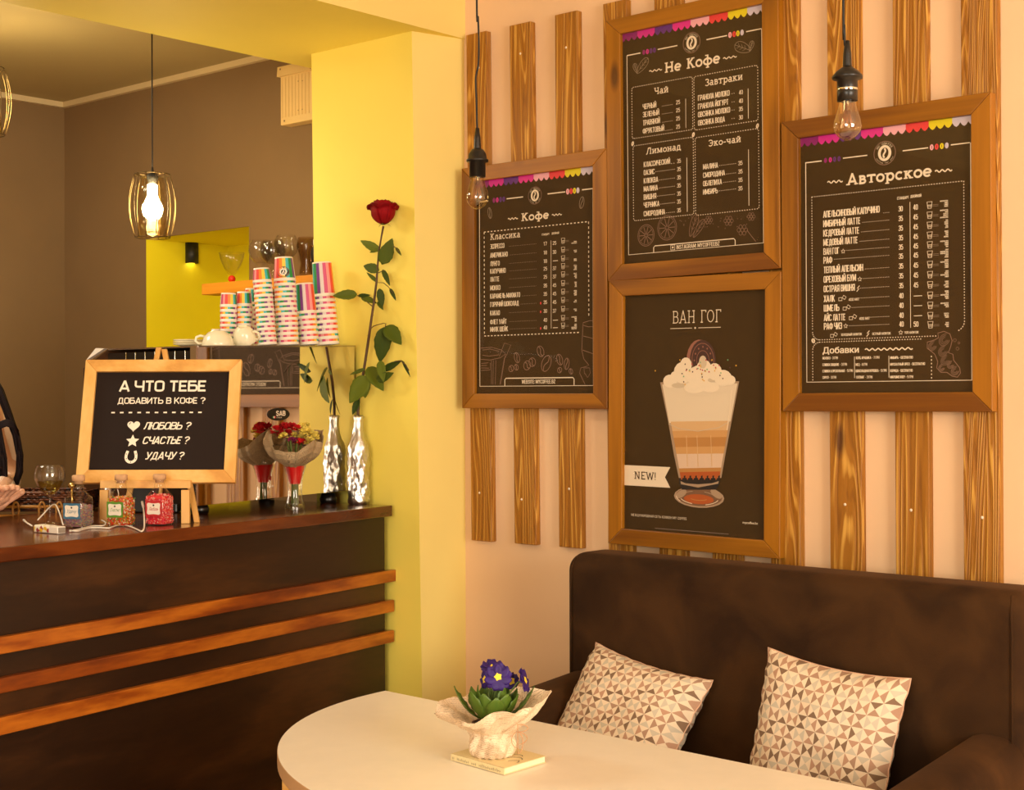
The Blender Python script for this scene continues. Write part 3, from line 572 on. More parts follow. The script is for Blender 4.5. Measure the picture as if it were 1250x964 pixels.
    G['Э'] = (.85, [arc(.36, .5, .36, .45, 135, -135, 16), [(.3, .5), (.7, .5)]], [])
    G['-'] = (.5, [[(.08, .34), (.42, .34)]], []); G[' '] = (.5, [], [])
    return G
SLAB = slabfont()
class Print:
    """flat print on a sheet lying in a thing's local x-z plane; sizes given in local metres"""
    def __init__(s, y): s.y = y; s.mb = MB(); s.k = 0
    def lay(s): s.k += 1; return s.y - 0.00002*(s.k % 12)
    def poly(s, pts, mi=0, y=None):
        s.k += 1
        yy = (s.y if y is None else y) - 1.2e-5*(s.k % 7)
        s.mb.add([Vector((p[0], yy, p[1])) for p in pts], [tuple(range(len(pts)))], mi)
    def strip(s, pts, w, mi=0, y=None):
        for q in stroke_quads([Vector(p) for p in pts], w): s.poly(q, mi, y)
    def text(s, body, x0, z, x1, h, mi=0, bold=0.012, shear=0.0, y=None, justify=None, gap=.19):
        if has_sans(body):
            wt = h*(.10+bold*2.6)*.88; wt = min(wt, (x1-x0)/max(1, len(body))*.33) if gap > .15 else wt
            yy = s.y if y is None else y
            for quads, k in sans_quads(body, x1-x0, h, wt, shear, gap):
                for q in quads: s.mb.add([Vector((x0+p[0], yy-(k % 6)*1.5e-5-(k // 6 % 2)*.7e-5, z+p[1])) for p in q], [(0, 1, 2, 3)], mi)
            return
        vs, fs = textmesh(body); xs = [v[0] for v in vs]; a, b_ = min(xs), max(xs)
        sy = h/CAPH
        if justify == 'R': w = (b_-a)*sy*0.6; x0 = x1-w
        sx = (x1-x0)/(b_-a)
        yy = s.y if y is None else y
        bd = bold*1.25
        cps = [(0, 0)] if bold <= .012 else ([(-1, 0), (1, 0)] if bold < .02 else [(-1, .5), (1, .5), (-1, -.5), (1, -.5)])
        for k, (dx, dy) in enumerate(cps):     # several thin impressions give the heavy face, each a hair above the last
            s.mb.add([Vector((x0+(v[0]-a+dx*bd/max(.45, min(1, sx/sy)))*sx+shear*v[1]*sy, yy-4e-5*k, z+(v[1]+dy*bd)*sy)) for v in vs], fs, mi)
    def slab(s, body, x0, z, x1, h, w=0.17, ws=0.11, sl=0.16, mi=0, y=None):
        adv = sum(SLAB[c][0] for c in body); sx = (x1-x0)/adv; x = x0; yy = s.y if y is None else y
        for c in body:
            a, st, se = SLAB[c]
            segs = []
            for pl in st:
                if len(pl) <= 5:
                    for p, q in zip(pl[:-1], pl[1:]):
                        P_, Q_ = Vector((x+p[0]*sx, z+p[1]*h)), Vector((x+q[0]*sx, z+q[1]*h)); d_ = (Q_-P_).normalized()*w*h*.28
                        i0, i1 = (p != pl[0]), (q != pl[-1]); segs.append([tuple(P_-d_*i0), tuple(Q_+d_*i1)])
                else: segs.append([(x+p[0]*sx, z+p[1]*h) for p in pl])
            for k, pl in enumerate(segs): s.strip(pl, w*(sx+h)/2, mi, yy-0.0001*k)
            for p in se:
                hh = ws*h; zz = z+p[1]*h+(hh/2 if p[1] <= 0 else -hh/2)
                s.strip([(x+(p[0]-sl)*sx, zz), (x+(p[0]+sl)*sx, zz)], hh, mi, yy-0.0009)
            x += a*sx
    def dash(s, p, q, per, duty, w, mi=0):
        p, q = Vector(p), Vector(q); L_ = (q-p).length; per *= 1.3; duty *= .82; n = max(1, int(L_/per)); d = (q-p)/n
        for i in range(n): s.strip([p+d*i, p+d*(i+duty)], w, mi)
    def dashbox(s, x0, z0, x1, z1, r, per, duty, w, mi=0, corners='1111'):
        cs = [(x0+r, z0+r, 180), (x1-r, z0+r, 270), (x1-r, z1-r, 0), (x0+r, z1-r, 90)]
        if corners[0] == '1' and r: pass
        s.dash((x0+r, z0), (x1-r, z0), per, duty, w, mi); s.dash((x1, z0+r), (x1, z1-r), per, duty, w, mi)
        s.dash((x1-r, z1), (x0+r, z1), per, duty, w, mi); s.dash((x0, z1-r), (x0, z0+r), per, duty, w, mi)
        if r > per:
            for cx_, cz_, a in cs:
                pts = arc(cx_, cz_, r, r, a, a+90, 12)
                m_ = max(2, int(r*1.57/per))
                for i in range(m_):
                    a0 = a+90*i/m_; s.strip(arc(cx_, cz_, r, r, a0, a0+90*duty/m_, 2), w, mi)
    def ell(s, cx_, cz_, rx, rz, mi=0, rot=0, n=20, y=None):
        c, s_ = cos(rot), sin(rot)
        s.poly([(cx_+c*rx*cos(2*pi*k/n)-s_*rz*sin(2*pi*k/n), cz_+s_*rx*cos(2*pi*k/n)+c*rz*sin(2*pi*k/n)) for k in range(n)], mi, y)
    def oell(s, cx_, cz_, rx, rz, w, mi=0, rot=0, n=20, a0=0, a1=360, y=None):
        c, s_ = cos(rot), sin(rot)
        s.strip([(cx_+c*px-s_*pz, cz_+s_*px+c*pz) for px, pz in arc(0, 0, rx, rz, a0, a1, n)], w, mi, y)
    def wave(s, x0, x1, z, amp, n, w, mi=0):
        s.strip([(x0+(x1-x0)*i/(n*8), z+amp*sin(2*pi*i/8)) for i in range(n*8+1)], w, mi)
    def bean(s, x, z, rx, rz, w, mi, rot=0.3, y=None):
        s.oell(x, z, rx, rz, w, mi, rot, y=y)
        c, s_ = cos(rot), sin(rot)
        s.strip([(x+c*px-s_*pz, z+s_*px+c*pz) for px, pz in [(rx*.25*sin(t*pi*2), rz*(.9-1.8*t)) for t in [i/8 for i in range(9)]]], w*1.2, mi, y)
    def logo(s, x, z, r, sq=1.0, ring=1, white=0, dark=2, faint=1):
        y = s.y
        s.oell(x, z, r*sq, r, r*0.06, ring, n=32, y=y-1e-4)
        s.ell(x, z, r*.62*sq, r*.68, white, n=28, y=y-2e-4); s.ell(x, z, r*.36*sq, r*.47, dark, -0.1, 24, y=y-3.2e-4)
        s.strip([(x+r*sq*(-.02+.10*sin(t*pi*2)), z+r*(.40-.80*t)) for t in [i/10 for i in range(11)]], r*.16, white, y-4.4e-4)
        for txt, a0, a1, rr, fl in (('MY COFFEE', 150, 30, .72, 1), ('coffee for you', 205, 335, .9, -1)):
            for i, ch in enumerate(txt):
                if ch == ' ': continue
                a = radians(a0+(a1-a0)*(i+.5)/len(txt)); vs, fs = textmesh(ch)
                xs = [v[0] for v in vs]; m_ = (min(xs)+max(xs))/2; k = r*(.26 if fl == 1 else .2); th = a-pi/2 if fl == 1 else a+pi/2
                pts = [((v[0]-m_)*k, v[1]*k) for v in vs]
                s.mb.add([Vector((x+sq*(cos(a)*r*rr+cos(th)*px-sin(th)*pz), y-2e-5, z+sin(a)*r*rr+sin(th)*px+cos(th)*pz)) for px, pz in pts], fs, white)
POSTER_MATS = [inkw, inkp, slate, inkg] + bunt
class Poster(Print):
    def __init__(s, cx_, cz_, rot, w, h, iw, ih, label, cat='framed poster', group='wooden framed posters on the slatted wall', bunting=True):
        s.T = Thing('framed_menu_poster' if bunting else 'framed_drink_poster', (cx_, -0.045, cz_), label, cat, group, rot=(0, rot, 0))
        super().__init__(0.0112); s.c = Vector((cx_, -0.045, cz_)); s.R = Matrix.Rotation(-rot, 3, 'Y')
        ow, oh, iw2, ih2 = w/2, h/2, iw/2, ih/2
        f, bk = 0.0, 0.0245
        for nm, q in (('rail', [(-ow, oh), (ow, oh), (iw2, ih2), (-iw2, ih2)]), ('stile', [(ow, oh), (ow, -oh), (iw2, -ih2), (iw2, ih2)]),
                      ('rail', [(ow, -oh), (-ow, -oh), (-iw2, -ih2), (iw2, -ih2)]), ('stile', [(-ow, -oh), (-ow, oh), (-iw2, ih2), (-iw2, -ih2)])):
            g = 0.0003; cxx = sum(a for a, _ in q)/4; czz = sum(b for _, b in q)/4
            q = [(a-(a-cxx)*0.001, b-(b-czz)*0.001) for a, b in q]
            mb = MB(); mb.hexa([Vector((a, bk, b)) for a, b in q]+[Vector((a, f, b)) for a, b in q])
            o = s.T.part(nm, mb, frameh if nm == 'rail' else framev, local=True, bevel=0.0015); recalc(o)
        mb = MB(); mb.box((0, 0.0128, 0), (min(0.42, iw+0.01), 0.0025, min(0.594, ih+0.01))); s.sheet = s.T.part('print_sheet', mb, slate, local=True)
        mb = MB(); mb.add([Vector((-iw2-.003, 0.008, -ih2-.003)), Vector((iw2+.003, 0.008, -ih2-.003)), Vector((iw2+.003, 0.008, ih2+.003)), Vector((-iw2-.003, 0.008, ih2+.003))], [(0, 1, 2, 3)])
        s.T.part('glass_pane', mb, paneglass, local=True)
        s.iw2, s.ih2 = iw2, ih2
        if bunting:
            seg = 0.42/8; z0 = ih2-0.011
            for i in range(8):
                xa = -0.21+i*seg
                pts = [(max(-iw2, xa), ih2), (max(-iw2, xa), z0)]
                for k in range(3):
                    for t in range(5):
                        xx = xa+seg*(k+t/4)/3
                        if -iw2 <= xx <= iw2: pts.append((xx, z0-0.0085*sin(pi*t/4)))
                pts.append((min(iw2, xa+seg), ih2)); pts = [p for j, p in enumerate(pts) if j == 0 or p != pts[j-1]]
                s.poly(pts, 4+i)
    def xy(s, px, py):
        p = s.R @ (onY(px, py, -0.045+0.0112)-s.c); return (p.x, p.z)
    def mpx(s, px): d = onY(px, 400, -0.034); return (d-CAM).dot(fw)/F0
    def t(s, body, xl, yb, xr, hpx, **kw):
        x, z = s.xy(xl, yb); s.text(body, x, z, s.xy(xr, yb)[0], hpx*s.mpx((xl+xr)/2), **kw)
    def sl(s, body, xl, yb, xr, hpx, **kw):
        x, z = s.xy(xl, yb); s.slab(body, x, z, s.xy(xr, yb)[0], hpx*s.mpx((xl+xr)/2), **kw)
    def hdash(s, xl, y, xr, per=2.1, w=0.9, mi=0, duty=.45):
        x, z = s.xy(xl, y); k = s.mpx(xl); s.dash((x, z), (s.xy(xr, y)[0], z), per*k, duty, w*k, mi)
    def hline(s, xl, y, xr, w=1.1, mi=0):
        x, z = s.xy(xl, y); s.strip([(x, z), (s.xy(xr, y)[0], z)], w*s.mpx(xl), mi)
    def vline(s, x, yt, yb, w=0.9, mi=0):
        a = s.xy(x, yt); b_ = s.xy(x, yb); s.strip([(a[0], a[1]), (a[0], b_[1])], w*s.mpx(x), mi)
    def cupicon(s, x, y, hpx, k=1.0):
        cx_, cz_ = s.xy(x, y); h = hpx*s.mpx(x); w = h*0.42
        s.strip([(cx_-w, cz_+h/2), (cx_-w*.62, cz_-h/2), (cx_+w*.62, cz_-h/2), (cx_+w, cz_+h/2), (cx_-w, cz_+h/2)], h*.1, 0)
        s.strip([(cx_-w*.8, cz_), (cx_+w*.8, cz_)], h*.09, 0); s.strip([(cx_-w*.7, cz_-h*.22), (cx_+w*.7, cz_-h*.22)], h*.07, 0)
        s.strip([(cx_+w, cz_), (cx_+w+h*1.0, cz_)], h*.05, 3); s.strip([(cx_+w, cz_-h*.22), (cx_+w+h*1.0, cz_-h*.22)], h*.05, 3)
    def tiny(s, xr, y, n, hpx, seed):
        rnd = random.Random(seed); W = ['МОЛОКО', 'ЭСПРЕССО', 'СИРОП', 'МОЛОЧНАЯ ПЕНА', 'СЛИВКИ', 'ВОДА', 'ШОКОЛАД']
        for i in range(n):
            yy = y+(i-(n-1)/2)*hpx*1.15+hpx/2; x, z = s.xy(xr, yy); k = s.mpx(xr)
            w_ = rnd.choice(W); s.text(w_, x-len(w_)*hpx*.42*k, z, x, hpx*.9*k, bold=0.03, mi=0)
    def header(s, xl, yl, xr, segL, beansL, segA, logo, lr, segB, beansR, sqz=0.86):
        """line across the top broken by beans and the round emblem; pixel x values, all on one height"""
        z = s.xy(xl, yl)[1]; X = lambda px: s.xy(px, yl)[0]; k = s.mpx(xl)
        for a, b_ in ((xl, segL), segA, segB): s.strip([(X(a), z), (X(b_), z)], 1.3*k, 0)
        s.strip([(X(beansR[-1]+5), z), (X(xr), z)], 1.3*k, 0)
        for px, m in zip(beansL, (4, 5, 6, 6)): s.ell(X(px), z, 2.1*k, 3.1*k, m, y=s.y); s.strip([(X(px), z+1.6*k), (X(px)+.0003, z-1.6*k)], .7*k, 2, s.y-2e-5)
        for px, m in zip(beansR, (8, 9, 10, 11)): s.ell(X(px), z, 2.3*k, 3.4*k, m, y=s.y); s.strip([(X(px), z+1.8*k), (X(px)+.0003, z-1.8*k)], .7*k, 2, s.y-2e-5)
        s.logo(X(logo), z, lr*s.mpx(logo), 1.0)
        return z, X
    def done(s):
        o = s.T.part('printed_lettering', s.mb, POSTER_MATS, local=True, under=s.sheet); return o

# ------------------------------------------------------------------ poster 1: coffee
p = Poster(-2.4939, 1.6873, 0.0005, 0.4955, 0.6485, 0.4063, 0.570, 'dark coffee menu in stained wooden frame, nearest the yellow pillar')
def Z1(X_, Y_): return 575+X_/6.425, 200+Y_/6.425
def Z1b(X_, Y_): return 575+X_/6.425, 340+Y_/6.425
k = p.mpx(650)
z, X = p.header(586, 246.5, 724.0, 596, [603, 607, 611, 615], (618.5, 638.5), 653, 10.5, (668.5, 690), [693, 697.2, 701.3, 705.5])
xl, zb_ = p.xy(585.8, 471.4); xr = p.xy(724.3, 469.5)[0]
p.strip([(xl, z), (xl, zb_), (xr, zb_), (xr, z)], 1.05*k)
p.sl('Кофе', *Z1(393, 450), Z1(612, 0)[0], 9.6)
for a, b_, y in ((290, 367, 433), (635, 712, 402)):
    x, zz = p.xy(*Z1(a, y)); p.wave(x, p.xy(Z1(b_, y)[0], 300)[0], zz, .9*k, 3, 1.1*k)
p.bean(*p.xy(*Z1(147, 385)), 3*k, 7*k, .6*k, 3, 0.2); p.bean(*p.xy(*Z1(868, 303)), 3.4*k, 7*k, .6*k, 3, -0.2)
x0, z1_ = p.xy(*Z1(103, 535)); x1 = p.xy(*Z1(922, 455))[0]; z0_ = p.xy(*Z1b(103, 450))[1]
p.dash((x0, z1_), (x1, z1_), 4.2*k, .6, 1.2*k); p.dash((x0, z1_), (x0, z0_), 4.2*k, .6, 1.2*k); p.dash((x0, z0_), (p.xy(*Z1b(860, 425))[0], z0_), 4.2*k, .6, 1.2*k)
p.dash((x1, z1_), (x1, p.xy(*Z1b(922, 310))[1]), 4.2*k, .6, 1.2*k)
p.sl('Классика', *Z1(150, 597), Z1(387, 0)[0], 7.6, w=.13, ws=.09)
p.t('СТАНДАРТ', *Z1(555, 562), Z1(615, 0)[0], 2.4, bold=.03); p.t('ДВОЙНОЙ', *Z1(632, 553), Z1(690, 0)[0], 2.4, bold=.03)
rows = [('ЭСПРЕССО', 262, '17', '25'), ('АМЕРИКАНО', 288, '18', '30'), ('ЛУНГО', 225, '18', ''), ('КАПУЧИНО', 272, '25', '37'), ('ЛАТТЕ', 222, '25', '37'), ('МОККО', 230, '35', '45'),
        ('КАРАМЕЛЬ МАКИАТО', 385, '35', '45'), ('ГОРЯЧИЙ ШОКОЛАД', 375, '35', '45'), ('КАКАО', 226, '30', '37'), ('ФЛЕТ УАЙТ', 280, '40', ''), ('МИЛК ШЕЙК', 290, '40', '')]
ys = [304, 314.7, 325, 334.2, 344, 354.5, 364.6, 374.6, 385.1, 396, 405]
for i, ((nm, xe, a, b_), y) in enumerate(zip(rows, ys)):
    p.t(nm, 575+150/6.425, y, 575+xe/6.425, 6.0, bold=.022)
    p.hdash(575+max(300, xe+15)/6.425, y-3.5, 655.5, 1.5, .6, 3)
    dy = -2.6+i*.1
    p.t(a, 663.5, y-4.2+i*.12, 667.8, 4.6, bold=.02)
    if b_: p.t(b_, 674.7, y-5.0+i*.2, 679, 4.6, bold=.02)
    else: p.hline(675, y-7+i*.2, 681, .8)
    p.cupicon(687.3, y-10.2+i*.25, 6.4); p.tiny(704, y-8.7+i*.2, 2 if i in (0, 1, 2, 7, 8) else 4, 1.5, i)
    if i in (7, 8, 10): x, zz = p.xy(660, y-5.5+i*.12); p.ell(x, zz, .9*k, 1.6*k, 9)
p.vline(672.6, 293.5, 401, .6)
# glass at the right, cup at the left and beans along the foot
def art(pts, w=.6, mi=1, fn=Z1b): p.strip([p.xy(*fn(a, b_)) for a, b_ in pts], w*p.mpx(650), mi)
art([(75, 545), (160, 538), (240, 560), (270, 590), (230, 620), (150, 638), (75, 632)]); art([(90, 560), (150, 552), (220, 570), (215, 598), (140, 608), (90, 600)])
art([(270, 590), (232, 830)]); art([(262, 620), (226, 830)]); art([(222, 610), (262, 505), (312, 520), (270, 620)]); art([(160, 640), (160, 830)]); art([(175, 640), (172, 830)]); art([(195, 640), (190, 830)])
art([(80, 665), (135, 660)]); art([(80, 682), (125, 680)]); art([(80, 700), (140, 702)]); art([(80, 720), (150, 715), (150, 660)])
for x_, y_, a_, b2, ro in [(360, 620, 26, 42, .35), (545, 570, 32, 44, .5), (590, 665, 44, 66, -.5), (440, 680, 38, 34, .8), (480, 655, 34, 34, .5), (695, 635, 28, 44, .4), (750, 668, 24, 44, -.15), (315, 705, 26, 24, .8), (355, 695, 20, 24, .5), (695, 717, 22, 20, .8), (783, 727, 17, 22, .5)]:
    x, zz = p.xy(*Z1b(x_, y_)); q = p.mpx(650)/6.425; p.bean(x, zz, a_*q, b2*q, .75*k, 1, ro)
art([(878, 365), (920, 378), (960, 375)]); art([(878, 365), (880, 345), (930, 330), (960, 330)]); art([(878, 365), (868, 560), (885, 630), (925, 680), (900, 690), (860, 700), (852, 740), (880, 800), (895, 830)]); art([(880, 450), (960, 470)]); art([(875, 560), (960, 590)])
art([(885, 700), (930, 700), (935, 740), (915, 775), (890, 740), (885, 700)])
x, zz = p.xy(*Z1b(265, 830)); x2, zt = p.xy(*Z1b(808, 775)); p.strip([(x, zb_), (x, zt-.004), (x+.004, zt), (x2-.004, zt), (x2, zt-.004), (x2, zb_)], 1.2*k)
p.t('WEBSITE: MYCOFFEE.BZ', *Z1b(398, 824), Z1b(662, 0)[0], 4.9, bold=.025)
p.done()

# ------------------------------------------------------------------ poster 2: not coffee
p = Poster(-1.9989, 2.0056, -0.0069, 0.4925, 0.6475, 0.405, 0.5685, 'dark tea and breakfast menu in stained frame, upper of the stacked pair')
def A2(X_, Y_): return 755+X_/5.670, Y_/5.670
def B2(X_, Y_): return 755+X_/5.357, 150+Y_/5.357
k = p.mpx(845)
z, X = p.header(765.3, 67.9, 929.6, 781.8, [786, 790.3, 794.7, 799], (803, 827), 844.4, 12.4, (862.6, 887.6), [891.3, 896.4, 901, 906.1])
xl = p.xy(765.3, 68)[0]; zb_ = p.xy(768.4, 310.9)[1]; xr = p.xy(932.0, 297.5)[0]
p.strip([(xl, z), (xl, zb_), (xr, zb_), (xr, z)], 1.0*k)
p.sl('Не Кофе', *A2(318, 506), A2(705, 0)[0], 12.6)
for (a, b_, y) in ((213, 300, 495), (725, 818, 406)):
    x, zz = p.xy(*A2(a, y)); p.wave(x, p.xy(A2(b_, y)[0], 80)[0], zz, 1.0*k, 3, 1.2*k)
def leaf(cx_, cy_, w, h, rot, fn, mi=3):
    c = p.xy(*fn(cx_, cy_)); w *= k; h *= k
    R_ = lambda a, b_: (c[0]+a*cos(rot)-b_*sin(rot), c[1]+a*sin(rot)+b_*cos(rot))
    p.strip([R_(-w*cos(t), h*sin(t)*(1-.3*cos(t))) for t in [pi*i/10 for i in range(11)]]+[R_(w*cos(t), -h*sin(t)*(1+.3*cos(t))) for t in [pi*i/10 for i in range(11)]], .55*k, mi)
    p.strip([R_(-w, 0), R_(w, 0)], .5*k, mi)
    for q in (-.4, 0, .4): p.strip([R_(w*q, 0), R_(w*(q+.3), h*.55)], .4*k, mi); p.strip([R_(w*q, 0), R_(w*(q+.3), -h*.55)], .4*k, mi)
leaf(165, 455, 12, 5, .75, A2); leaf(118, 470, 6, 3, 1.9, A2); leaf(860, 330, 12, 6, 2.7, A2); leaf(918, 318, 6, 3, 1.2, A2)
def box2(xa, ya, xb, yb, r=3.2): 
    a = p.xy(xa, ya); b_ = p.xy(xb, ya); c = p.xy(xa, yb); p.dashbox(a[0], c[1], b_[0], a[1], r*k, 2.6*k, .5, 1.0*k)
box2(771.2, 106.9, 845.3, 169.5); box2(772.7, 178.2, 846.3, 269.6); box2(847.0, 93.6, 925.0, 159); box2(848.4, 168.2, 926, 263)
for x_, y_ in ((772.3, 175.3), (846.4, 164.3), (924.6, 153.6)): x, zz = p.xy(x_, y_); p.ell(x, zz, 1.9*k, 3.0*k, 0, -.3); p.strip([(x+.0005, zz+.002), (x-.0005, zz-.002)], .6*k, 2, p.y-4e-5)
p.sl('Чай', *A2(247, 655), A2(348, 0)[0], 8.0, w=.14, ws=.1); p.sl('Завтраки', *A2(598, 597), A2(862, 0)[0], 8.6, w=.14, ws=.1)
p.sl('Лимонад', *B2(180, 207), B2(410, 0)[0], 7.8, w=.14, ws=.1); p.sl('Эко-чай', *B2(587, 155), B2(803, 0)[0], 8.0, w=.14, ws=.1)
for nm, xe, y in (('ЧЕРНЫЙ', 262, 758), ('ЗЕЛЕНЫЙ', 282, 813), ('ТРАВЯНОЙ', 288, 870), ('ФРУКТОВЫЙ', 317, 927)):
    p.t(nm, *A2(168, y), A2(xe, 0)[0], 6.6, bold=.022); a = A2(max(303, xe+8), y-22); p.hdash(a[0], a[1]-.3, A2(380, 0)[0], 1.7, .6); p.t('25', *A2(398, y-34), A2(426, 0)[0], 5.2, bold=.02)
for nm, xe, y, pr in (('ГРАНОЛА МОЛОКО', 770, 698, '40'), ('ГРАНОЛА ЙОГУРТ', 762, 757, '40'), ('ОВСЯНКА МОЛОКО', 773, 813, '35'), ('ОВСЯНКА ВОДА', 737, 871, '30')):
    p.t(nm, *A2(550, y), A2(xe, 0)[0], 6.8, bold=.022); a = A2(783, y-50); p.hdash(a[0], a[1], A2(812, 0)[0], 1.7, .6); p.t(pr, *A2(833, y-42), A2(861, 0)[0], 5.4, bold=.02)
for nm, xe, y in (('КЛАССИЧЕСКИЙ', 338, 290), ('ОАЗИС', 237, 343), ('КЛЮКВА', 260, 397), ('МАЛИНА', 258, 450), ('ВИШНЯ', 247, 503), ('ЧЕРНИКА', 268, 555), ('СМОРОДИНА', 305, 612)):
    p.t(nm, *B2(165, y), B2(xe, 0)[0], 6.5, bold=.022); a = B2(xe+6, y-24); p.hdash(a[0], a[1], B2(375, 0)[0], 1.9, .7); p.t('35', *B2(383, y-26), B2(408, 0)[0], 5.2, bold=.02)
for nm, xe, y in (('МАЛИНА', 652, 305), ('СМОРОДИНА', 697, 360), ('ОБЛЕПИХА', 677, 415), ('ИМБИРЬ', 650, 470)):
    p.t(nm, *B2(553, y), B2(xe, 0)[0], 6.5, bold=.022); a = B2(xe+8, y-26); p.hdash(a[0], a[1], B2(775, 0)[0], 1.9, .7); p.t('35', *B2(783, y-27), B2(811, 0)[0], 5.2, bold=.02)
p.vline(837, 120.5, 156.3, .6); p.vline(913.2, 108, 144.7, .8); p.vline(838.4, 192.5, 258.5, .8); p.vline(913.7, 182.3, 251, .8)
def citrus(px, py, r):
    x, zz = p.xy(*B2(px, py)); r *= k/5.357
    p.oell(x, zz, r*.93, r, .6*k, 1, n=24); p.oell(x, zz, r*.8, r*.86, .4*k, 1, n=24)
    for i in range(10): a = 2*pi*i/10; p.strip([(x+r*.1*cos(a), zz+r*.1*sin(a)), (x+r*.76*cos(a), zz+r*.8*sin(a))], .7*k, 1)
citrus(180, 735, 72); citrus(318, 685, 82)
leaf(490, 670, 14, 5, 1.2, B2, 1); leaf(525, 690, 13, 4, .9, B2, 1)
for x_, y_, r in ((590, 635, 30), (720, 640, 36), (868, 612, 30), (810, 700, 40)):
    for i in range(7): a = 2*pi*i/6; c = p.xy(*B2(x_+(r*.6*cos(a) if i < 6 else 0), y_+(r*.6*sin(a) if i < 6 else 0))); p.oell(c[0], c[1], r*.3*k/5.357, r*.33*k/5.357, .45*k, 1, n=10)
p.strip([p.xy(*B2(840, 700)), p.xy(*B2(870, 740)), p.xy(*B2(898, 775))], .6*k, 1)
for i in range(26): x, zz = p.xy(*B2(random.uniform(400, 860), random.uniform(600, 690))); p.oell(x, zz, .6*k, .6*k, .25*k, 1, n=6)
x, _ = p.xy(*B2(230, 820)); x2, zt = p.xy(*B2(763, 755)); 
p.strip([(x, zb_), (x, zt-.004), (x+.004, zt), (x2-.004, zt), (x2, zt-.004), (x2, zb_)], 1.1*k)
p.t('INSTAGRAM: MYCOFFEEBZ', *B2(380, 826), B2(662, 0)[0], 5.0, bold=.025)
x, zz = p.xy(*B2(355, 814)); q = 3.0*k; p.strip([(x-q, zz-q), (x+q, zz-q), (x+q, zz+q), (x-q, zz+q), (x-q, zz-q)], .8*k); p.ell(x, zz, 1.3*k, 1.3*k, 0)
p.done()

# ------------------------------------------------------------------ poster 3: author's drinks
p = Poster(-1.5009, 1.6877, -0.0030, 0.4915, 0.6537, 0.4053, 0.5716, 'large dark speciality drinks menu in stained wooden frame, rightmost on the wall')
def A3(X_, Y_): return 970+X_/5.4348, 160+Y_/5.4348
def B3(X_, Y_): return 970+X_/5.4348, 320+Y_/5.4348
k = p.mpx(1080)
z, X = p.header(982.9, 198.8, 1184.0, 1003, [1007.7, 1013.6, 1018.8, 1024.3], (1029, 1058.7), 1080, 14.3, (1102, 1133), [1137.4, 1143.5, 1149.8, 1155.8])
xl = p.xy(983.5, 198)[0]; xr = p.xy(1186, 400)[0]; zb_ = p.xy(986, 466.3)[1]
p.strip([(xl, z), (xl, zb_), (xr, zb_), (xr, z)], 1.15*k)
p.sl('Авторское', *A3(345, 360), A3(912, 0)[0], 13.6)
for a, b_, y in ((218, 318, 341), (932, 1045, 268)):
    x, zz = p.xy(*A3(a, y)); p.wave(x, p.xy(A3(b_, y)[0], 210)[0], zz, 1.3*k, 3, 1.5*k)
a = p.xy(*A3(114, 437)); b_ = p.xy(*A3(1122, 337)); c = p.xy(*B3(128, 516)); k2 = 2.6*k
p.dash((a[0], a[1]), (b_[0], a[1]), k2, .5, 1.1*k); p.dash((a[0], a[1]), (a[0], c[1]+.02), k2, .5, 1.1*k); p.dash((b_[0], a[1]), (b_[0], c[1]+.03), k2, .5, 1.1*k)
p.dash((a[0]+.017, c[1]), (p.xy(*B3(950, 497))[0], c[1]), k2, .5, 1.1*k)
for i in range(6): p.strip(arc(a[0]+.018, c[1]+.018, .018, .018, 180+15*i, 188+15*i, 2), 1.1*k)
for i in range(5): p.strip(arc(b_[0]-.022, c[1]+.03, .022, .022, -15*i-8, -15*i, 2), 1.1*k)
c2 = p.xy(*B3(185, 530))[1]
p.dash((a[0]+.017, c2), (p.xy(*B3(850, 517))[0], c2), k2, .5, 1.1*k)
for i in range(6): p.strip(arc(a[0]+.018, c2-.018, .018, .018, 90+15*i, 98+15*i, 2), 1.1*k)
p.dash((a[0], c2-.02), (a[0], zb_), k2, .5, 1.1*k)
x = p.xy(*B3(908, 700))[0]; p.dash((x, p.xy(*B3(908, 620))[1]), (x, zb_), k2*1.2, .5, 1.1*k)
x, zz = p.xy(*B3(124, 521)); p.ell(x, zz, 2.5*k, 3.2*k, 0, .4); p.strip([(x-.001, zz+.003), (x+.001, zz-.003)], .7*k, 2, p.y-4e-5)
p.t('СТАНДАРТ', *A3(680, 455), A3(758, 0)[0], 3.4, bold=.03); p.t('ДВОЙНОЙ', *A3(768, 443), A3(841, 0)[0], 3.4, bold=.03)
rows = [('АПЕЛЬСИНОВЫЙ КАПУЧИНО', 565, '30', '40', ''), ('ИМБИРНЫЙ ЛАТТЕ', 438, '35', '45', ''), ('КЕДРОВЫЙ ЛАТТЕ', 430, '35', '45', ''), ('МЕДОВЫЙ ЛАТТЕ', 420, '35', '45', ''), ('ВАН ГОГ', 298, '35', '45', 's'), ('РАФ', 250, '35', '45', ''),
        ('ТЕПЛЫЙ АПЕЛЬСИН', 455, '35', '45', ''), ('ОРЕХОВЫЙ БУМ', 408, '35', '45', 's'), ('ОСТРАЯ ВИШНЯ', 400, '35', '45', 'b'), ('ХАЛК', 268, '40', '', 'i4'), ('ШМЕЛЬ', 297, '40', '', 'i'), ('АЙС ЛАТТЕ', 338, '40', '', 'i4'), ('РАФ ЧИЗ', 315, '40', '50', 's')]
def star(x, zz, r, w, mi=0):
    p.strip([(x+(r if i % 2 == 0 else r*.45)*sin(pi*i/5), zz+(r if i % 2 == 0 else r*.45)*cos(pi*i/5)) for i in range(11)], w, mi)
def boltm(x, zz, r): p.strip([(x+r*.5, zz+r), (x-r*.4, zz+r*.05), (x+r*.3, zz+r*.05), (x-r*.6, zz-r)], .28*r)
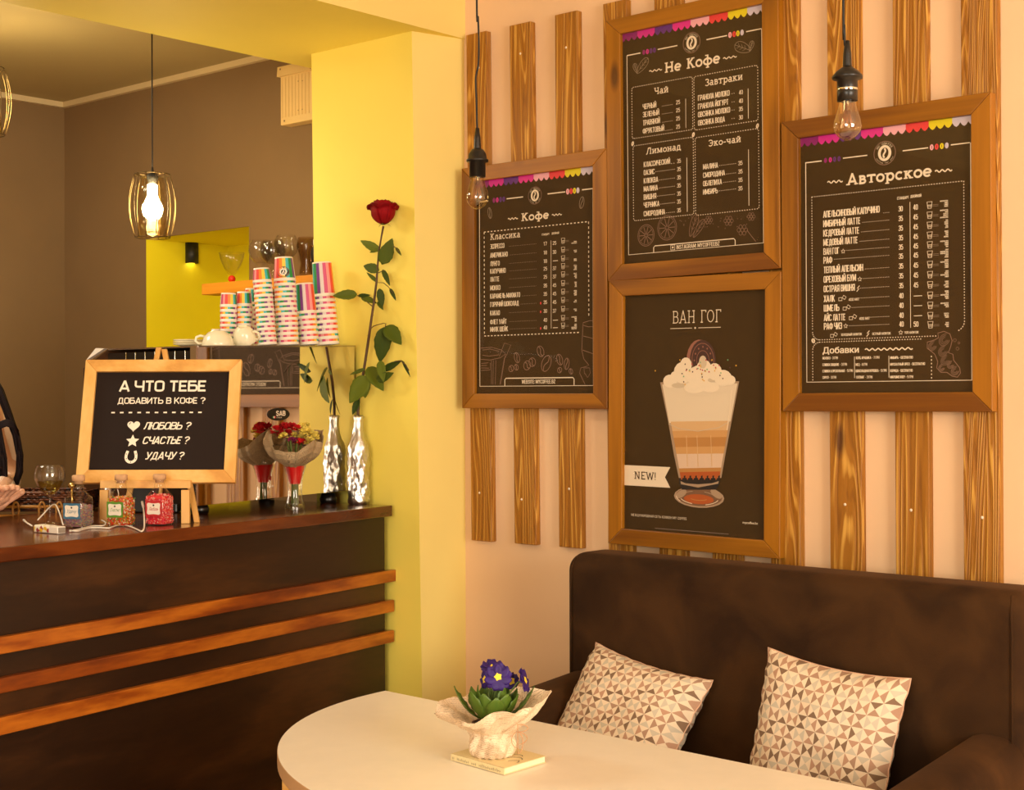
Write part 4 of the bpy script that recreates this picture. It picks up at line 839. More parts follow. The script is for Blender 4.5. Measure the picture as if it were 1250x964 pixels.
def icecub(x, zz, r):
    p.strip([(x-r*1.3, zz-r*.7), (x-r*.1, zz-r*.7), (x-r*.1, zz+r*.3), (x-r*1.3, zz+r*.3), (x-r*1.3, zz-r*.7)], r*.22)
    p.strip([(x, zz+r*.2), (x+r*.5, zz+r*1.0), (x+r*1.4, zz+r*.4), (x+r*.9, zz-r*.4), (x, zz+r*.2)], r*.22)
yt = [265.8, 277.3, 288.8, 300.2, 311.2, 321.9, 333.6, 345.2, 356.8, 368.8, 380.3, 392.0, 402.4]
for i, ((nm, xe, a_, b2, ic), y) in enumerate(zip(rows, yt)):
    X_ = lambda q: 970+q/5.4348
    p.t(nm, X_(189+i*.4), y, X_(xe), 8.3, bold=.024); e = xe+12
    if ic == 's': x, zz = p.xy(X_(xe+24), y-4.6); star(x, zz, 3.0*k, .7*k); e += 34
    if ic == 'b': x, zz = p.xy(X_(xe+22), y-4.6); boltm(x, zz, 3.6*k); e += 24
    if ic[:1] == 'i':
        x, zz = p.xy(X_(xe+48), y-4.6); icecub(x, zz, 3.8*k); e += 70
        if ic == 'i4': p.t('400 МЛ', X_(xe+90), y-1.5, X_(xe+157), 3.4, bold=.03); e += 78
    if i == 0: e = 588
    p.hdash(X_(e), y-6.0+i*.1, X_(634), 1.7, .7)
    p.t(a_, X_(688+i*.5), y-7.5+i*.33, X_(718+i*.5), 6.6, bold=.022)
    if b2: p.t(b2, X_(786+i*.3), y-9.5+i*.5, X_(818+i*.3), 6.6, bold=.022)
    else: p.hline(X_(790), y-12+i*.5, X_(846), .8)
    p.cupicon(X_(895+i*.5), y-15.5+i*.78, 8.0); p.tiny(X_(1018+i*.4), y-18+i*.95, [4, 5, 5, 4, 4, 5, 5, 4, 4, 5, 3, 3, 3][i], 1.9, 40+i)
p.vline(X_(765), 246.5, 400, .7)
x, zz = p.xy(*B3(260, 484)); icecub(x, zz, 3.6*k); p.t('ХОЛОДНЫЙ НАПИТОК', *B3(308, 489), B3(447, 0)[0], 3.0, bold=.03)
x, zz = p.xy(*B3(488, 473)); boltm(x, zz, 3.6*k); p.t('ОСТРЫЙ НАПИТОК', *B3(515, 483), B3(638, 0)[0], 3.0, bold=.03)
x, zz = p.xy(*B3(704, 466)); star(x, zz, 3.0*k, .7*k); p.t('ТОП НАПИТОК', *B3(728, 475), B3(823, 0)[0], 3.0, bold=.03)
p.t('Добавки', *B3(187, 605), B3(425, 0)[0], 7.6, bold=.02)
x, zz = p.xy(*B3(467, 580)); p.wave(x, p.xy(B3(783, 0)[0], 425)[0], zz, 1.2*k, 8, 1.5*k)
cols = [(185, ['МОЛОКО - 3 ГРН', 'СЛИВКИ ЖИДКИЕ - 3 ГРН', 'СЛИВКИ АЭРОЗОЛЬНЫЕ - 5 ГРН', 'СИРОП - 3 ГРН'], [287, 347, 386, 276]), (405, ['100% АРАБИКА - 7 ГРН', 'МЕД - 8 ГРН', 'ШОКОЛАДНАЯ КРОШКА - 5 ГРН', 'ТОППИНГ - 3 ГРН'], [562, 482, 610, 516]),
        (634, ['ИМБИРЬ - БЕСПЛАТНО', 'МУСКАТНЫЙ ОРЕХ - БЕСПЛАТНО', 'КОРИЦА - БЕСПЛАТНО', 'МАРШМЕЛЛОУ - 5 ГРН'], [785, 865, 783, 787])]
for j, (xs, tx, ends) in enumerate(cols):
    for i, (tt, xe) in enumerate(zip(tx, ends)): p.t(tt, *B3(xs, 647+i*42-j*1.5+(-2 if i == 0 else 0)), B3(xe, 0)[0], 3.3, bold=.035)
p.vline(B3(397, 0)[0], B3(0, 625)[1], B3(0, 768)[1], .7); p.vline(B3(625, 0)[0], B3(0, 620)[1], B3(0, 765)[1], .7)
gl = [(950, 470), (990, 458), (1030, 475), (1045, 520), (1035, 560), (1020, 600), (1050, 610), (1055, 650), (1095, 700), (1100, 735), (1080, 762), (1045, 755), (1010, 730), (970, 730), (942, 700), (950, 660), (930, 610), (880, 570), (880, 530), (930, 515), (955, 500), (950, 470)]
p.strip([p.xy(*B3(*q)) for q in gl], .8*k, 1)
for (x_, y_, r) in ((993, 515, 48), (915, 555, 38), (985, 590, 42), (1000, 650, 40), (1065, 720, 36), (975, 700, 28), (1035, 680, 30)):
    for f_ in (.35, .6, .85): c = p.xy(*B3(x_, y_)); p.oell(c[0], c[1], r*f_*k/5.4348, r*f_*.8*k/5.4348, .5*k, 1, rot=.9, n=12, a0=20, a1=300)
for (x_, y_, r) in ((1063, 517, 10), (1090, 535, 7), (1080, 573, 10)): c = p.xy(*B3(x_, y_)); p.oell(c[0], c[1], r*k/5.4348, r*k/5.4348, .4*k, 1, n=10)
p.done()

# ------------------------------------------------------------------ poster 4: layered latte
p = Poster(-1.9968, 1.3536, 0.0083, 0.4908, 0.6520, 0.4053, 0.5735, 'framed picture of a layered iced coffee topped with whipped cream and a biscuit', bunting=False, group='wooden framed posters on the slatted wall')
C4 = lambda a, b_: (730+a/2.604, 320+b_/2.604)
G4 = lambda a, b_: (790+a/3.856, 390+b_/3.856)
k = p.mpx(850)
pm = [plain('art_'+n, srgb(*c), 0.6) for n, c in [('cream', (236, 214, 186)), ('foam', (226, 204, 176)), ('coffee', (206, 152, 92)), ('pale_coffee', (216, 172, 122)), ('milk', (220, 186, 158)), ('syrup', (176, 84, 30)), ('glass_dark', (34, 24, 18)), ('glass_edge', (170, 140, 112)), ('cookie', (70, 40, 30)), ('cookie_edge', (150, 96, 78)), ('whip_shade', (206, 184, 156)), ('base', (120, 84, 58)), ('dash', (124, 104, 92)), ('spr_red', (190, 40, 70)), ('spr_green', (110, 170, 120)), ('spr_gold', (224, 170, 50)), ('spr_dark', (80, 40, 40)), ('coffee_deep', (186, 128, 66))]]
POSTER_MATS4 = [inkw, inkp, slate, inkg]+pm
MI = {n: 4+i for i, n in enumerate(['cream', 'foam', 'coffee', 'pale', 'milk', 'syrup', 'gd', 'ge', 'cookie', 'ce', 'ws', 'base', 'dash', 'r', 'g', 'y', 'd', 'deep'])}
p.sl('ВАН ГОГ', *C4(235, 195), C4(392, 0)[0], 15.5, w=.07, ws=.07, sl=.13)
a = p.xy(*C4(230, 211)); b_ = p.xy(*C4(390, 205)); p.strip([a, ((a[0]+b_[0])/2-.009, a[1])], .7*k); p.strip([((a[0]+b_[0])/2+.009, a[1]), (b_[0], a[1])], .7*k); p.ell((a[0]+b_[0])/2, a[1], 1.2*k, 1.2*k, 0)
def pg(pts, mi, lift=0): p.poly([p.xy(*G4(*q)) for q in pts], MI[mi], p.y-1.5e-4*lift)
p.ell(*p.xy(*G4(243, 835)), 36*k*1.02, 13*k, MI['ge'], y=p.y-.5e-4); p.ell(*p.xy(*G4(243, 833)), 34*k, 11.6*k, MI['base'], y=p.y-1.5e-4)
p.ell(*p.xy(*G4(243, 845)), 22*k, 6*k, MI['syrup'], y=p.y-3e-4); p.ell(*p.xy(*G4(160, 820)), 9*k, 4.2*k, MI['ge'], y=p.y-3e-4, rot=.5); p.ell(*p.xy(*G4(325, 820)), 9*k, 4.2*k, MI['ge'], y=p.y-3e-4, rot=-.5)
for a0, a1, rx, rz, m in ((200, 250, 28, 9, 'cream'), (290, 345, 29, 9.5, 'cream'), (180, 215, 33, 11, 'cream'), (220, 320, 15, 4, 'deep'), (20, 70, 24, 7, 'ge'), (110, 160, 26, 7, 'ge')): p.oell(*p.xy(*G4(243, 835)), rx*k, rz*k, .8*k, MI[m], 0, 12, a0, a1, y=p.y-4.2e-4)
pg([(150, 740), (345, 740), (340, 775), (325, 800), (165, 800), (152, 775)], 'gd', 4)
pg([(158, 760), (180, 770), (240, 775), (305, 770), (338, 760), (335, 772), (240, 790), (160, 774)], 'ge', 5)
pg([(62, 295), (434, 290), (400, 470), (372, 620), (350, 745), (150, 745), (128, 640), (100, 480)], 'ge', 6)
pg([(72, 305), (426, 300), (393, 480), (105, 487)], 'foam', 7)
for li_, (ya, yb, m) in enumerate(((480, 530, 'pale'), (524, 560, 'coffee'), (556, 605, 'deep'), (600, 632, 'coffee'), (628, 708, 'milk'), (700, 722, 'deep'), (718, 745, 'syrup'))):
    fl = lambda y: 72+(y-305)*(152-72)/(745-305)+8; fr_ = lambda y: 426-(y-300)*(426-348)/(745-300)-6
    pg([(fl(ya), ya), (fr_(ya), ya-4), (fr_(yb), yb-2), (fl(yb), yb)], m, 8+li_*.4)
for i in range(14):
    x_ = 160+i*13.5; pg([(x_, 735), (x_+9, 733), (x_+7, 752), (x_+2, 754)], 'gd' if i % 2 else 'syrup', 11.2)
for x_ in (185, 235, 300): pg([(x_, 545), (x_+3, 545), (x_+8, 690), (x_+5, 690)], 'pale', 11.6)
p.strip([p.xy(*G4(a, b)) for a, b in ((103, 490), (150, 512), (240, 525), (340, 508), (392, 478))], .7*k, MI['ws'], p.y-1.9e-3)
p.strip([p.xy(*G4(a, b)) for a, b in ((400, 330), (392, 420), (378, 520))], 1.2*k, MI['cream'], p.y-1.9e-3)
# plain round chocolate biscuit with two rings
c = p.xy(*G4(250, 190)); p.ell(c[0], c[1], 19.5*k, 25*k, MI['ce'], y=p.y-1.2e-3, rot=.1); c = p.xy(*G4(264, 192)); p.ell(c[0], c[1], 19.0*k, 25*k, MI['cookie'], y=p.y-1.35e-3, rot=.1)
p.oell(c[0], c[1], 16*k, 21*k, .8*k, MI['ce'], .1, y=p.y-1.5e-3); p.oell(c[0], c[1], 9*k, 12*k, .7*k, MI['ce'], .1, y=p.y-1.5e-3)
for i in range(12): a = 2*pi*i/12; p.ell(c[0]+12.5*k*cos(a), c[1]+16.5*k*sin(a), 1.1*k, 1.3*k, MI['ce'], y=p.y-1.6e-3, n=6)
p.ell(*p.xy(*G4(248, 300)), 47.5*k, 15*k, MI['foam'], y=p.y-1.8e-3)
for x_, y_, r, m, sc2 in [(110, 290, 40, 'cream', .8), (170, 250, 52, 'cream', 1), (185, 215, 34, 'cream', 1.1), (250, 270, 70, 'cream', .8), (270, 225, 40, 'cream', .9), (265, 200, 22, 'ws', 1.4), (320, 245, 40, 'cream', 1), (360, 275, 48, 'cream', .8), (390, 285, 34, 'cream', .7), (225, 320, 60, 'cream', .45), (150, 310, 40, 'ws', .3), (300, 318, 50, 'cream', .5), (215, 245, 22, 'ws', .6), (310, 285, 26, 'ws', .4), (130, 262, 20, 'cream', .9)]:
    c = p.xy(*G4(x_, y_)); p.ell(c[0], c[1], r*k/3.856, r*sc2*k/3.856, MI[m], y=p.y-2.0e-3-2e-6*x_, n=14)
rr = random.Random(3)
for i in range(46):
    x_, y_ = rr.gauss(265, 62), rr.gauss(245, 34); y_ = min(320, max(190, y_)); c = p.xy(*G4(x_, y_)); p.ell(c[0], c[1], 1.0*k, 1.0*k, MI[rr.choice('rgyd')], y=p.y-2.95e-3, n=6)
pts = [p.xy(*C4(a, b)) for a, b in ((80, 644), (230, 649), (213, 681), (230, 716), (80, 708))]; 
x0 = -p.iw2; pts = [(x0, p.xy(*C4(80, 644))[1]), (pts[1][0], p.xy(*C4(80, 644))[1]), (pts[2][0], p.xy(*C4(80, 676))[1]), (pts[3][0], p.xy(*C4(80, 708))[1]), (x0, p.xy(*C4(80, 708))[1])]
p.poly(pts, MI['cream'], p.y-3e-4)
a = p.xy(*C4(115, 688)); b_ = p.xy(*C4(186, 690)); p.slab('NEW!', a[0], a[1], b_[0], 9.3*k, w=.13, ws=.1, sl=.14, mi=2, y=p.y-6e-4)
p.t('МЕЖДУНАРОДНАЯ СЕТЬ КОФЕЕН MY COFFEE', *C4(106, 806), C4(282, 0)[0], 3.0, bold=.01, mi=0); p.t('mycoffee.bz', *C4(460, 830), C4(508, 0)[0], 3.0, bold=.015)
a = p.xy(*C4(181, 845)); b_ = p.xy(*C4(415, 860)); p.strip([a, (b_[0], a[1])], .8*k, MI['dash'])
o = p.T.part('printed_picture', p.mb, POSTER_MATS4, local=True, under=p.sheet)
# ================================================================== bar counter
CE = -0.18                                # the counter ends just before the pillar face
K = onY(479.3, 616.6, CE); ZC = K.z        # front top corner
ZL = onY(479.0, 630.0, CE).z
T_ = onZ(0, 687, ZL) - onY(479.0, 630.0, CE); T_.z = 0; DC = T_.normalized()          # along the counter, towards the photographer
NC = Vector((-DC.y*-1, DC.x*-1, 0)) if False else Vector((DC.y, -DC.x, 0)).normalized()  # into the bar
if NC.x > 0: NC = -NC
def cpt(al, back, z=0.0): return Vector((K.x, K.y, 0)) + DC*al + NC*back + Vector((0, 0, z))
CLEN = 3.1
ct = Thing('bar_counter', cpt(0, 0, 0), 'dark brown bar counter with glossy wooden top and three orange battens', 'counter')
mb = MB(); mb.hexa([cpt(-0.0, 0, ZL), cpt(CLEN, 0, ZL), cpt(CLEN, .62, ZL), cpt(-.0, .62, ZL), cpt(0, 0, ZC), cpt(CLEN, 0, ZC), cpt(CLEN, .62, ZC), cpt(0, .62, ZC)])
o = ct.part('counter_top', mb, topw, bevel=0.003); recalc(o)
lw = 0.010
mb = MB(); mb.hexa([cpt(.004, .022, 0), cpt(CLEN, .022, 0), cpt(CLEN, .6, 0), cpt(.004, .6, 0), cpt(.008, .022, ZL), cpt(CLEN, .022, ZL), cpt(CLEN, .6, ZL), cpt(.008, .6, ZL)])
o = ct.part('front_panel', mb, panelw); recalc(o)
PO = cpt(0, .022-.018, 0)
for i, (ya, yb, ye, yf, xr_) in enumerate([(695.0, 709.2, 778, 799, 483.8), (731.8, 746.4, 828, 847, 481.6), (768.8, 783.4, 876, 898, 481.4)]):
    P = [onP(xr_, ya, PO, NC), onP(xr_, yb, PO, NC), onP(0, ye, PO, NC), onP(0, yf, PO, NC)]
    D = (P[2]-P[0]); D2 = (P[3]-P[1]); ext = CLEN/ D.length*0.97
    A_, B_, C_, D_ = P[0], P[1], P[0]+D*ext, P[1]+D2*ext
    mb = MB(); mb.hexa([B_, D_, D_+NC*.0179, B_+NC*.0179, A_, C_, C_+NC*.0179, A_+NC*.0179]); o = ct.part('batten', mb, battenw, bevel=0.0025); recalc(o)

# ------------------------------------------------------------------ espresso machine with a mirror-polished back
MN = Vector((cos(radians(3)), sin(radians(3)), 0)); MD = Vector((sin(radians(3)), -cos(radians(3)), 0))
MP = Vector((K.x, K.y, 0)) - MN*0.15
m_tr, m_br, m_bl = onP(432.7, 421.5, MP, MN), onP(432, 597.5, MP, MN), onP(241.5, 617.2, MP, MN)
m_tl = onP(234, 421.5, MP, MN); m_tl2 = m_bl.copy(); m_tl2.z = m_tl.z
em = Thing('espresso_machine', (m_br+m_bl)/2*1.0 - MN*.12 + Vector((0, 0, ZC-(m_br.z+m_bl.z)/2)), 'espresso machine with mirror-polished back standing on the bar counter', 'coffee machine')
BK = -MN*0.36
sn_ = MN*0.004
mb = MB(); mb.hexa([m_br-sn_, m_bl-sn_, m_bl+BK, m_br+BK, m_tr-sn_-ZZ*.012, m_tl2-sn_-ZZ*.012, m_tl2+BK-ZZ*.012, m_tr+BK-ZZ*.012]); o = em.part('body', mb, darkmet); recalc(o)
def slab_panel(a, b_, c, d, th=0.003):   # four corners, thickness towards the body
    mb = MB(); mb.hexa([a, b_, b_-MN*th, a-MN*th, d, c, c-MN*th, d-MN*th]); return mb
o = em.part('back_panel', slab_panel(m_br, m_bl, m_tl2-ZZ*.002, m_tr-ZZ*.002), mirror); recalc(o)
mb = MB(); mb.hexa([m_tr+MN*.004-ZZ*.004, m_tl2+MN*.004-ZZ*.004, m_tl2+BK-ZZ*.004, m_tr+BK-ZZ*.004, m_tr+MN*.004, m_tl2+MN*.004, m_tl2+BK, m_tr+BK]); o = em.part('cup_tray', mb, steel); recalc(o)
mb = MB(); mb.hexa([m_bl+MN*.002, m_bl+MD*.006+MN*.002, m_bl+MD*.006-MN*.02, m_bl-MN*.02, m_tl2+MN*.002, m_tl2+MD*.006+MN*.002, m_tl2+MD*.006-MN*.02, m_tl2-MN*.02]); o = em.part('edge_trim', mb, chrome); recalc(o)
for al in (.05, .5):
    for bk in (.05, .3):
        c = m_br + MD*al - MN*bk; mb = MB(); mb.lathe([(.022, ZC+.0005), (.024, ZC+.012), (.018, m_bl.z+.002)], (c.x, c.y, 0), 16, caps=True); em.part('foot', mb, darkmet)
# oval badge
c = onP(340, 505.5, MP+MN*.0006, MN); pr = Print(0.0); R4 = Matrix((MD*-1, -MN, ZZ)).transposed()   # local x along -MD (to the right in view)
bd = MB(); n = 32
Lc = lambda a, b_, h=0.0: c + (-MD)*a + ZZ*b_ + MN*h
bd.prism([Lc(.0385*cos(2*pi*i/n), .0165*sin(2*pi*i/n)) for i in range(n)], MN*.0012, 0)
o = em.part('badge', bd, [black]); recalc(o)
def flat_text(mb, body, P0, ux, uz, w, h, mi, bold=.02, shear=0, lift=None):
    if has_sans(body):
        un_ = ux.cross(uz).normalized()
        for quads, k in sans_quads(body, w, h, h*(.10+bold*2), shear):
            for q in quads: mb.add([P0+ux*p[0]+uz*p[1]+un_*(k % 6)*1.5e-5 for p in q], [(0, 1, 2, 3)], mi)
        return
    vs, fs = textmesh(body); xs = [v[0] for v in vs]; a, b_ = min(xs), max(xs)
    mb.add([P0 + ux*((v[0]-a)/(b_-a)*w + shear*v[1]*h/CAPH) + uz*(v[1]/CAPH*h) for v in vs], fs, mi)
bt = MB(); flat_text(bt, 'SAB', Lc(-.010, -.004, .0016), -MD, ZZ, .033, .013, 0, .05)
flat_text(bt, 'ITALIA', Lc(-.008, -.010, .0016), -MD, ZZ, .018, .0035, 0, .03)
for i, mi in enumerate((1, 0, 2)): bt.add([Lc(-.023+i*.004, -.010, .0015), Lc(-.019+i*.004, -.010, .0015), Lc(-.019+i*.004, -.005, .0015), Lc(-.023+i*.004, -.005, .0015)], [(0, 1, 2, 3)], mi)
em.part('badge_lettering', bt, [inkw, plain('flag_green', srgb(20, 110, 50), .5), plain('flag_red', srgb(190, 30, 30), .5)], under=o)
ZT = m_tr.z
# slanted front hood and the wires of the side guard, seen past the left end
dB = BK; sl0, sl1 = m_tl2+BK*.80, m_tl2+BK*1.22
mb = MB(); lo = m_bl+BK*1.22; hi = m_tl2+BK*1.22-ZZ*.045
mb.hexa([m_bl+BK, m_br+BK, m_br+BK*1.3, m_bl+BK*1.3, m_tl2+BK-ZZ*.002, m_tr+BK-ZZ*.002, m_tr+BK*1.3-ZZ*.05, m_tl2+BK*1.3-ZZ*.05]); o = em.part('front_hood', mb, plain('dark_brown_casing', srgb(70, 40, 16), .4)); recalc(o)
for k_ in range(7):
    q = m_tl2+BK*(.10+.11*k_)+MD*.008; mb = MB(); mb.tube([q-ZZ*.012, q-ZZ*.30], .0014, 6); em.part('side_wire', mb, chrome)
mb = MB(); q0 = m_tl2+BK*.99; mb.prism([q0+MD*.003, q0+MD*.003+BK*.22-ZZ*.030, q0+MD*.003+BK*.10+ZZ*.002], MD*.012); nk = em.part('tray_highlight', mb, cupw); recalc(nk)  # white wedge standing for the highlight on the tray's end corner
LT_ = (m_tl2-m_tr).length
def ztray(P): return m_tr.z+(m_tl2.z-m_tr.z)*(Vector((P.x, P.y, 0))-Vector((m_tr.x, m_tr.y, 0))).dot(MD)/LT_

# ------------------------------------------------------------------ rainbow paper cups in upturned stacks
cup_protos = {}
def cup_mesh(r_rim, r_top, h, mi, rb=.0075):
    key = (round(r_rim, 4), round(r_top, 4), round(h, 4), mi, round(rb, 5))
    if key in cup_protos: return cup_protos[key]
    mb = MB(); seg = 28
    mb.lathe([(r_rim-.0015, 0), (r_rim, .0012), (r_rim, .0032), (r_rim-.0008, .0042), (r_rim-.0010, rb)], seg=seg, mi=1)
    mb.lathe([(r_rim-.0010, rb), (r_top+.0006, h-.004)], seg=seg, mi=0)
    mb.lathe([(r_top+.0006, h-.004), (r_top, h), (r_top-.0012, h), (r_top-.0016, h-.006), (.0002, h-.006)], seg=seg, mi=1)
    me_o = mb.build('paper_cup', [cupm[mi], cupw]); me = me_o.data; bpy.data.objects.remove(me_o); cup_protos[key] = me; return me
def cup_at(x, y, z, me, rz, label, group, tilt=0):
    o = bpy.data.objects.new('paper_cup', me); COL.objects.link(o); o.location = (x, y, z); o.rotation_euler = (tilt, 0, rz); tag(o, label, 'paper cup', group); return o
facing = math.atan2(CAM.y+0.2, CAM.x+3.1)
#        bottom x0,x1, depth shift back, top cup (x0,x1,ytop), bottom of top cup y, number nested, rim spacing px
stacks = [
 ('rightmost', 387, 414.6, .060, 383, 407.5, 321, 363.5, 9, 6.75, 0, 'beside the yellow pillar'),
 ('second from the right', 365, 390, .050, 363.5, 384.5, 346.5, 384, 6, 6.3, 1, 'between the rightmost and the logo stack'),
 ('tallest', 338, 365.5, .055, 336.3, 357.5, 314.5, 344, 13, 6.0, 2, 'topped by the cup with the round emblem'),
 ('fourth from the right', 314.5, 338.5, .065, 310, 328.5, 328, 346, 13, 5.8, 0, 'left of the tallest stack'),
 ('back', 301, 316, .22, 300, 312.5, 352, 372, 8, 5.8, 1, 'half hidden behind the fourth stack'),
 ('second from the left', 288.5, 309, .15, 290, 306.5, 356, 374, 8, 5.9, 2, 'behind the tipped porcelain cup'),
 ('leftmost', 268, 289, .17, 270, 288.5, 357.5, 375, 8, 5.9, 0, 'above the upturned porcelain cup')]
for si, (nm, bx0, bx1, bk, tx0, tx1, yt_, yb_, n, sp, mi, where) in enumerate(stacks):
    pl = MP - MN*bk
    Pm = onP((bx0+bx1)/2, 421, pl, MN); D = (Pm-CAM).dot(fw); r_rim = (bx1-bx0)/2*D/F0
    Z0 = ztray(Pm)+.0005; zz = lambda y: CAM.z+(482-y)/F0*D
    topw_ = min((tx1-tx0)/2*D/F0, .84*r_rim)
    ztop, zbt = zz(yt_), zz(yb_)
    h = ztop-zbt
    n = max(2, int(round((zbt-Z0)/(sp*D/F0))))
    step = (zbt-Z0)/n
    me = cup_mesh(r_rim*.99, topw_, h, mi, step*.60)
    xoff = ((tx0+tx1)/2-(bx0+bx1)/2)*D/F0
    for k in range(n+1):
        f = k/n; jit = random.uniform(-.0004, .0004)
        ldir = (RH*(xoff*.8)+ZZ*(zbt-Z0)).normalized(); p0 = Vector((Pm.x, Pm.y, 0)) + RH*(xoff*f*.8+jit)
        top_ = k == n
        ordn = ['lowest', 'second lowest', 'third', 'fourth', 'fifth', 'sixth', 'seventh', 'eighth', 'ninth', 'tenth', 'eleventh', 'twelfth', 'thirteenth', 'fourteenth', 'fifteenth'][k]
        lab = ('uppermost upturned rainbow paper cup of the %s stack, %s' % (nm, where)) if top_ else '%s paper cup counted upward in the %s stack, %s' % (ordn, nm, where)
        lab = ' '.join(lab.split()[:16])
        co_ = cup_at(p0.x, p0.y, Z0+step*k+.0001+(r_rim*abs(xoff)/(zbt-Z0)*.8), me, 0, lab, 'rainbow paper cups stacked upside down on the coffee machine')
        qt = ZZ.rotation_difference(ldir) @ Matrix.Rotation(facing+random.uniform(-.5, .5)+k*.12+(si*1.3), 3, 'Z').to_quaternion(); co_.rotation_euler = qt.to_euler()
    if nm in ('tallest',):
        # round emblem printed on the top cup
        pr = Print(0.0); pr.ell(0, 0, .0145, .0145, 0, n=28); pr.logo(0, 0, .0135, ring=2, white=1, dark=0)
        c = Vector((Pm.x, Pm.y, 0))+RH*(xoff*.8-.004); dv = (Vector((CAM.x, CAM.y, 0))-c).normalized(); rr = r_rim*.78
        tx = Vector((-dv.y, dv.x, 0)); zc_ = zz(332.5)
        vs = []
        for (lx_, ly_, lz_) in pr.mb.v:
            a = lx_/rr - .15; rad = (r_rim*.985+(topw_-r_rim)*((zc_+lz_-zbt)/h))+.0008-ly_
            vs.append(c+RH*.004+dv*rad*cos(a)+tx*rad*sin(a)+ZZ*(zc_+lz_))
        pr.mb.v = vs; last = [o for o in COL.objects if o.name.startswith('paper_cup')][-1]
        e_ = MB(); e_.v = [tuple(last.matrix_basis.inverted() @ Vector(v)) for v in vs]; e_.f = pr.mb.f; e_.m = pr.mb.m; e_.sm = pr.mb.sm
        lo = e_.build('round_emblem', [black, cupw, inkp]); lo.parent = last
pl = MP-MN*.26; Pm = onP(265.5, 421, pl, MN); D = (Pm-CAM).dot(fw); me = cup_mesh(.021, .0165, .050, 1)
cup_at(Pm.x, Pm.y, ztray(Pm)+.0005, me, facing, 'lone small upturned paper cup at far left behind the porcelain cups', 'rainbow paper cups stacked upside down on the coffee machine')
o_l = [o for o in COL.objects if o.name.startswith('paper_cup')][-1]
pr = Print(0.0); pr.ell(0, 0, .010, .010, 0, n=24); pr.logo(0, 0, .0095, ring=2, white=1, dark=0)
e_ = MB(); fl = facing
dvl = Vector((cos(0), sin(0), 0))
for (lx_, ly_, lz_) in pr.mb.v:
    a = lx_/.019; e_.v.append(tuple(Vector(((.0197-ly_*1.0)*cos(a), (.0197-ly_)*sin(a), .024+lz_))))
e_.f = pr.mb.f; e_.m = pr.mb.m; e_.sm = pr.mb.sm; lo = e_.build('round_emblem', [black, cupw, inkp]); lo.parent = o_l

# ------------------------------------------------------------------ porcelain on the machine
def mug(cx_, cy_, z, r, h, ha, label, tilt=None, saucer=False):
    t = Thing('porcelain_cup', (cx_, cy_, z), label, 'cup', 'white porcelain cups on the coffee machine', rot=tilt)
    mb = MB(); mb.lathe([(r*.98, 0), (r, .002), (r*.97, h*.25), (r*.86, h*.6), (r*.62, h*.88), (r*.42, h*.97), (r*.40, h), (r*.36, h), (r*.34, h*.97), (.0002, h*.965)], seg=30)
    mb.lathe([(r*.98, 0), (r*.93, .003), (r*.80, h*.55), (r*.5, h*.86), (.0002, h*.88)], seg=30); t.part('bowl', mb, porc, local=True)
    c, s_ = cos(ha), sin(ha)
    pts = [Vector((c*(r*.9+d), s_*(r*.9+d), zz)) for d, zz in [(0, h*.18), (r*.3, h*.16), (r*.52, h*.34), (r*.45, h*.58), (r*.2, h*.68), (-r*.12, h*.62)]]
    mb = MB(); mb.tube(pts, .0035, 8); t.part('handle', mb, porc, local=True); return t
def tray_pt(px, bk): P = onP(px, 421, MP-MN*bk, MN); return P, (P-CAM).dot(fw)
hang = math.atan2(-RH.y, -RH.x)
P, D = tray_pt(266, .07); mug(P.x, P.y, ztray(P)+.0005, 19.5*D/F0, 18.5*D/F0, hang, 'upturned white porcelain cup left on the machine, handle pointing left')
P, D = tray_pt(299.5, .06); mug(P.x, P.y, ztray(P)+.0125, 14.5*D/F0, 20*D/F0, hang+2.9, 'white porcelain cup tipped on its side in front of paper cups', tilt=(0.42, 0.25, 0))
for i, (px, dz) in enumerate(((243, 0), (240, .0055), (248, .011))):
    P, D = tray_pt(250, .17); mb = MB(); r = .052-.004*i
    mb.lathe([(.022, 0), (.03, .001), (r, .006), (r+.001, .0075), (r-.002, .0078), (.03, .003), (.0002, .003)], seg=32); pos = Vector((P.x, P.y, ztray(P)+.0005+dz))-RH*(.03+.004*i)
    o = mb.build('saucer', porc, loc=None); o.location = pos; tag(o, ['lowest white saucer left of the upturned porcelain cup', 'middle white saucer of the small pile of three', 'top white saucer of the pile beside the porcelain cups'][i], 'saucer', 'white saucers piled on the coffee machine')

# ------------------------------------------------------------------ foil bottle with the rose
FB = onZ(437.8, 615.2, ZC); FB = Vector((FB.x, min(FB.y, -0.215), ZC+.0005)) if False else Vector((FB.x, FB.y, ZC+.0005))
fbp = Thing('foil_wrapped_bottle', FB, 'bottle wrapped in crumpled silver foil holding the tall red rose', 'bottle')
Dp = (FB-CAM).dot(fw); u = Dp/F0
rndf = random.Random(5); ph = [rndf.uniform(0, 6.28) for _ in range(12)]
def ff(r, z, a):
    n_ = .045*sin(3*a+ph[0]+z*60)+.035*sin(7*a+ph[1]-z*90)+.025*sin(13*a+ph[2]+z*150)+.018*sin(19*a+ph[3]+z*260)
    return r*(1+n_), z+.0012*sin(9*a+ph[4])*(z > .002)
R_ = 13.0*u
prof = [(R_*.86, 0), (R_*.98, .004)]+[(R_*(1+.03*sin(i*1.9)), .004+i*.0072) for i in range(1, 20)]+[(R_*.95, .150), (R_*.86, .160), (R_*.70, .170), (R_*.58, .182), (R_*.5, .195), (R_*.46, .208), (R_*.44, .222), (R_*.50, .231), (R_*.40, .234), (.006, .230)]
hsc = (108*u)/.234
prof = [(r, z*hsc) for r, z in prof]
mb = MB(); mb.lathe(prof, FB, 72, fn=ff, caps=False); fbp.part('foil_wrap', mb, foil)
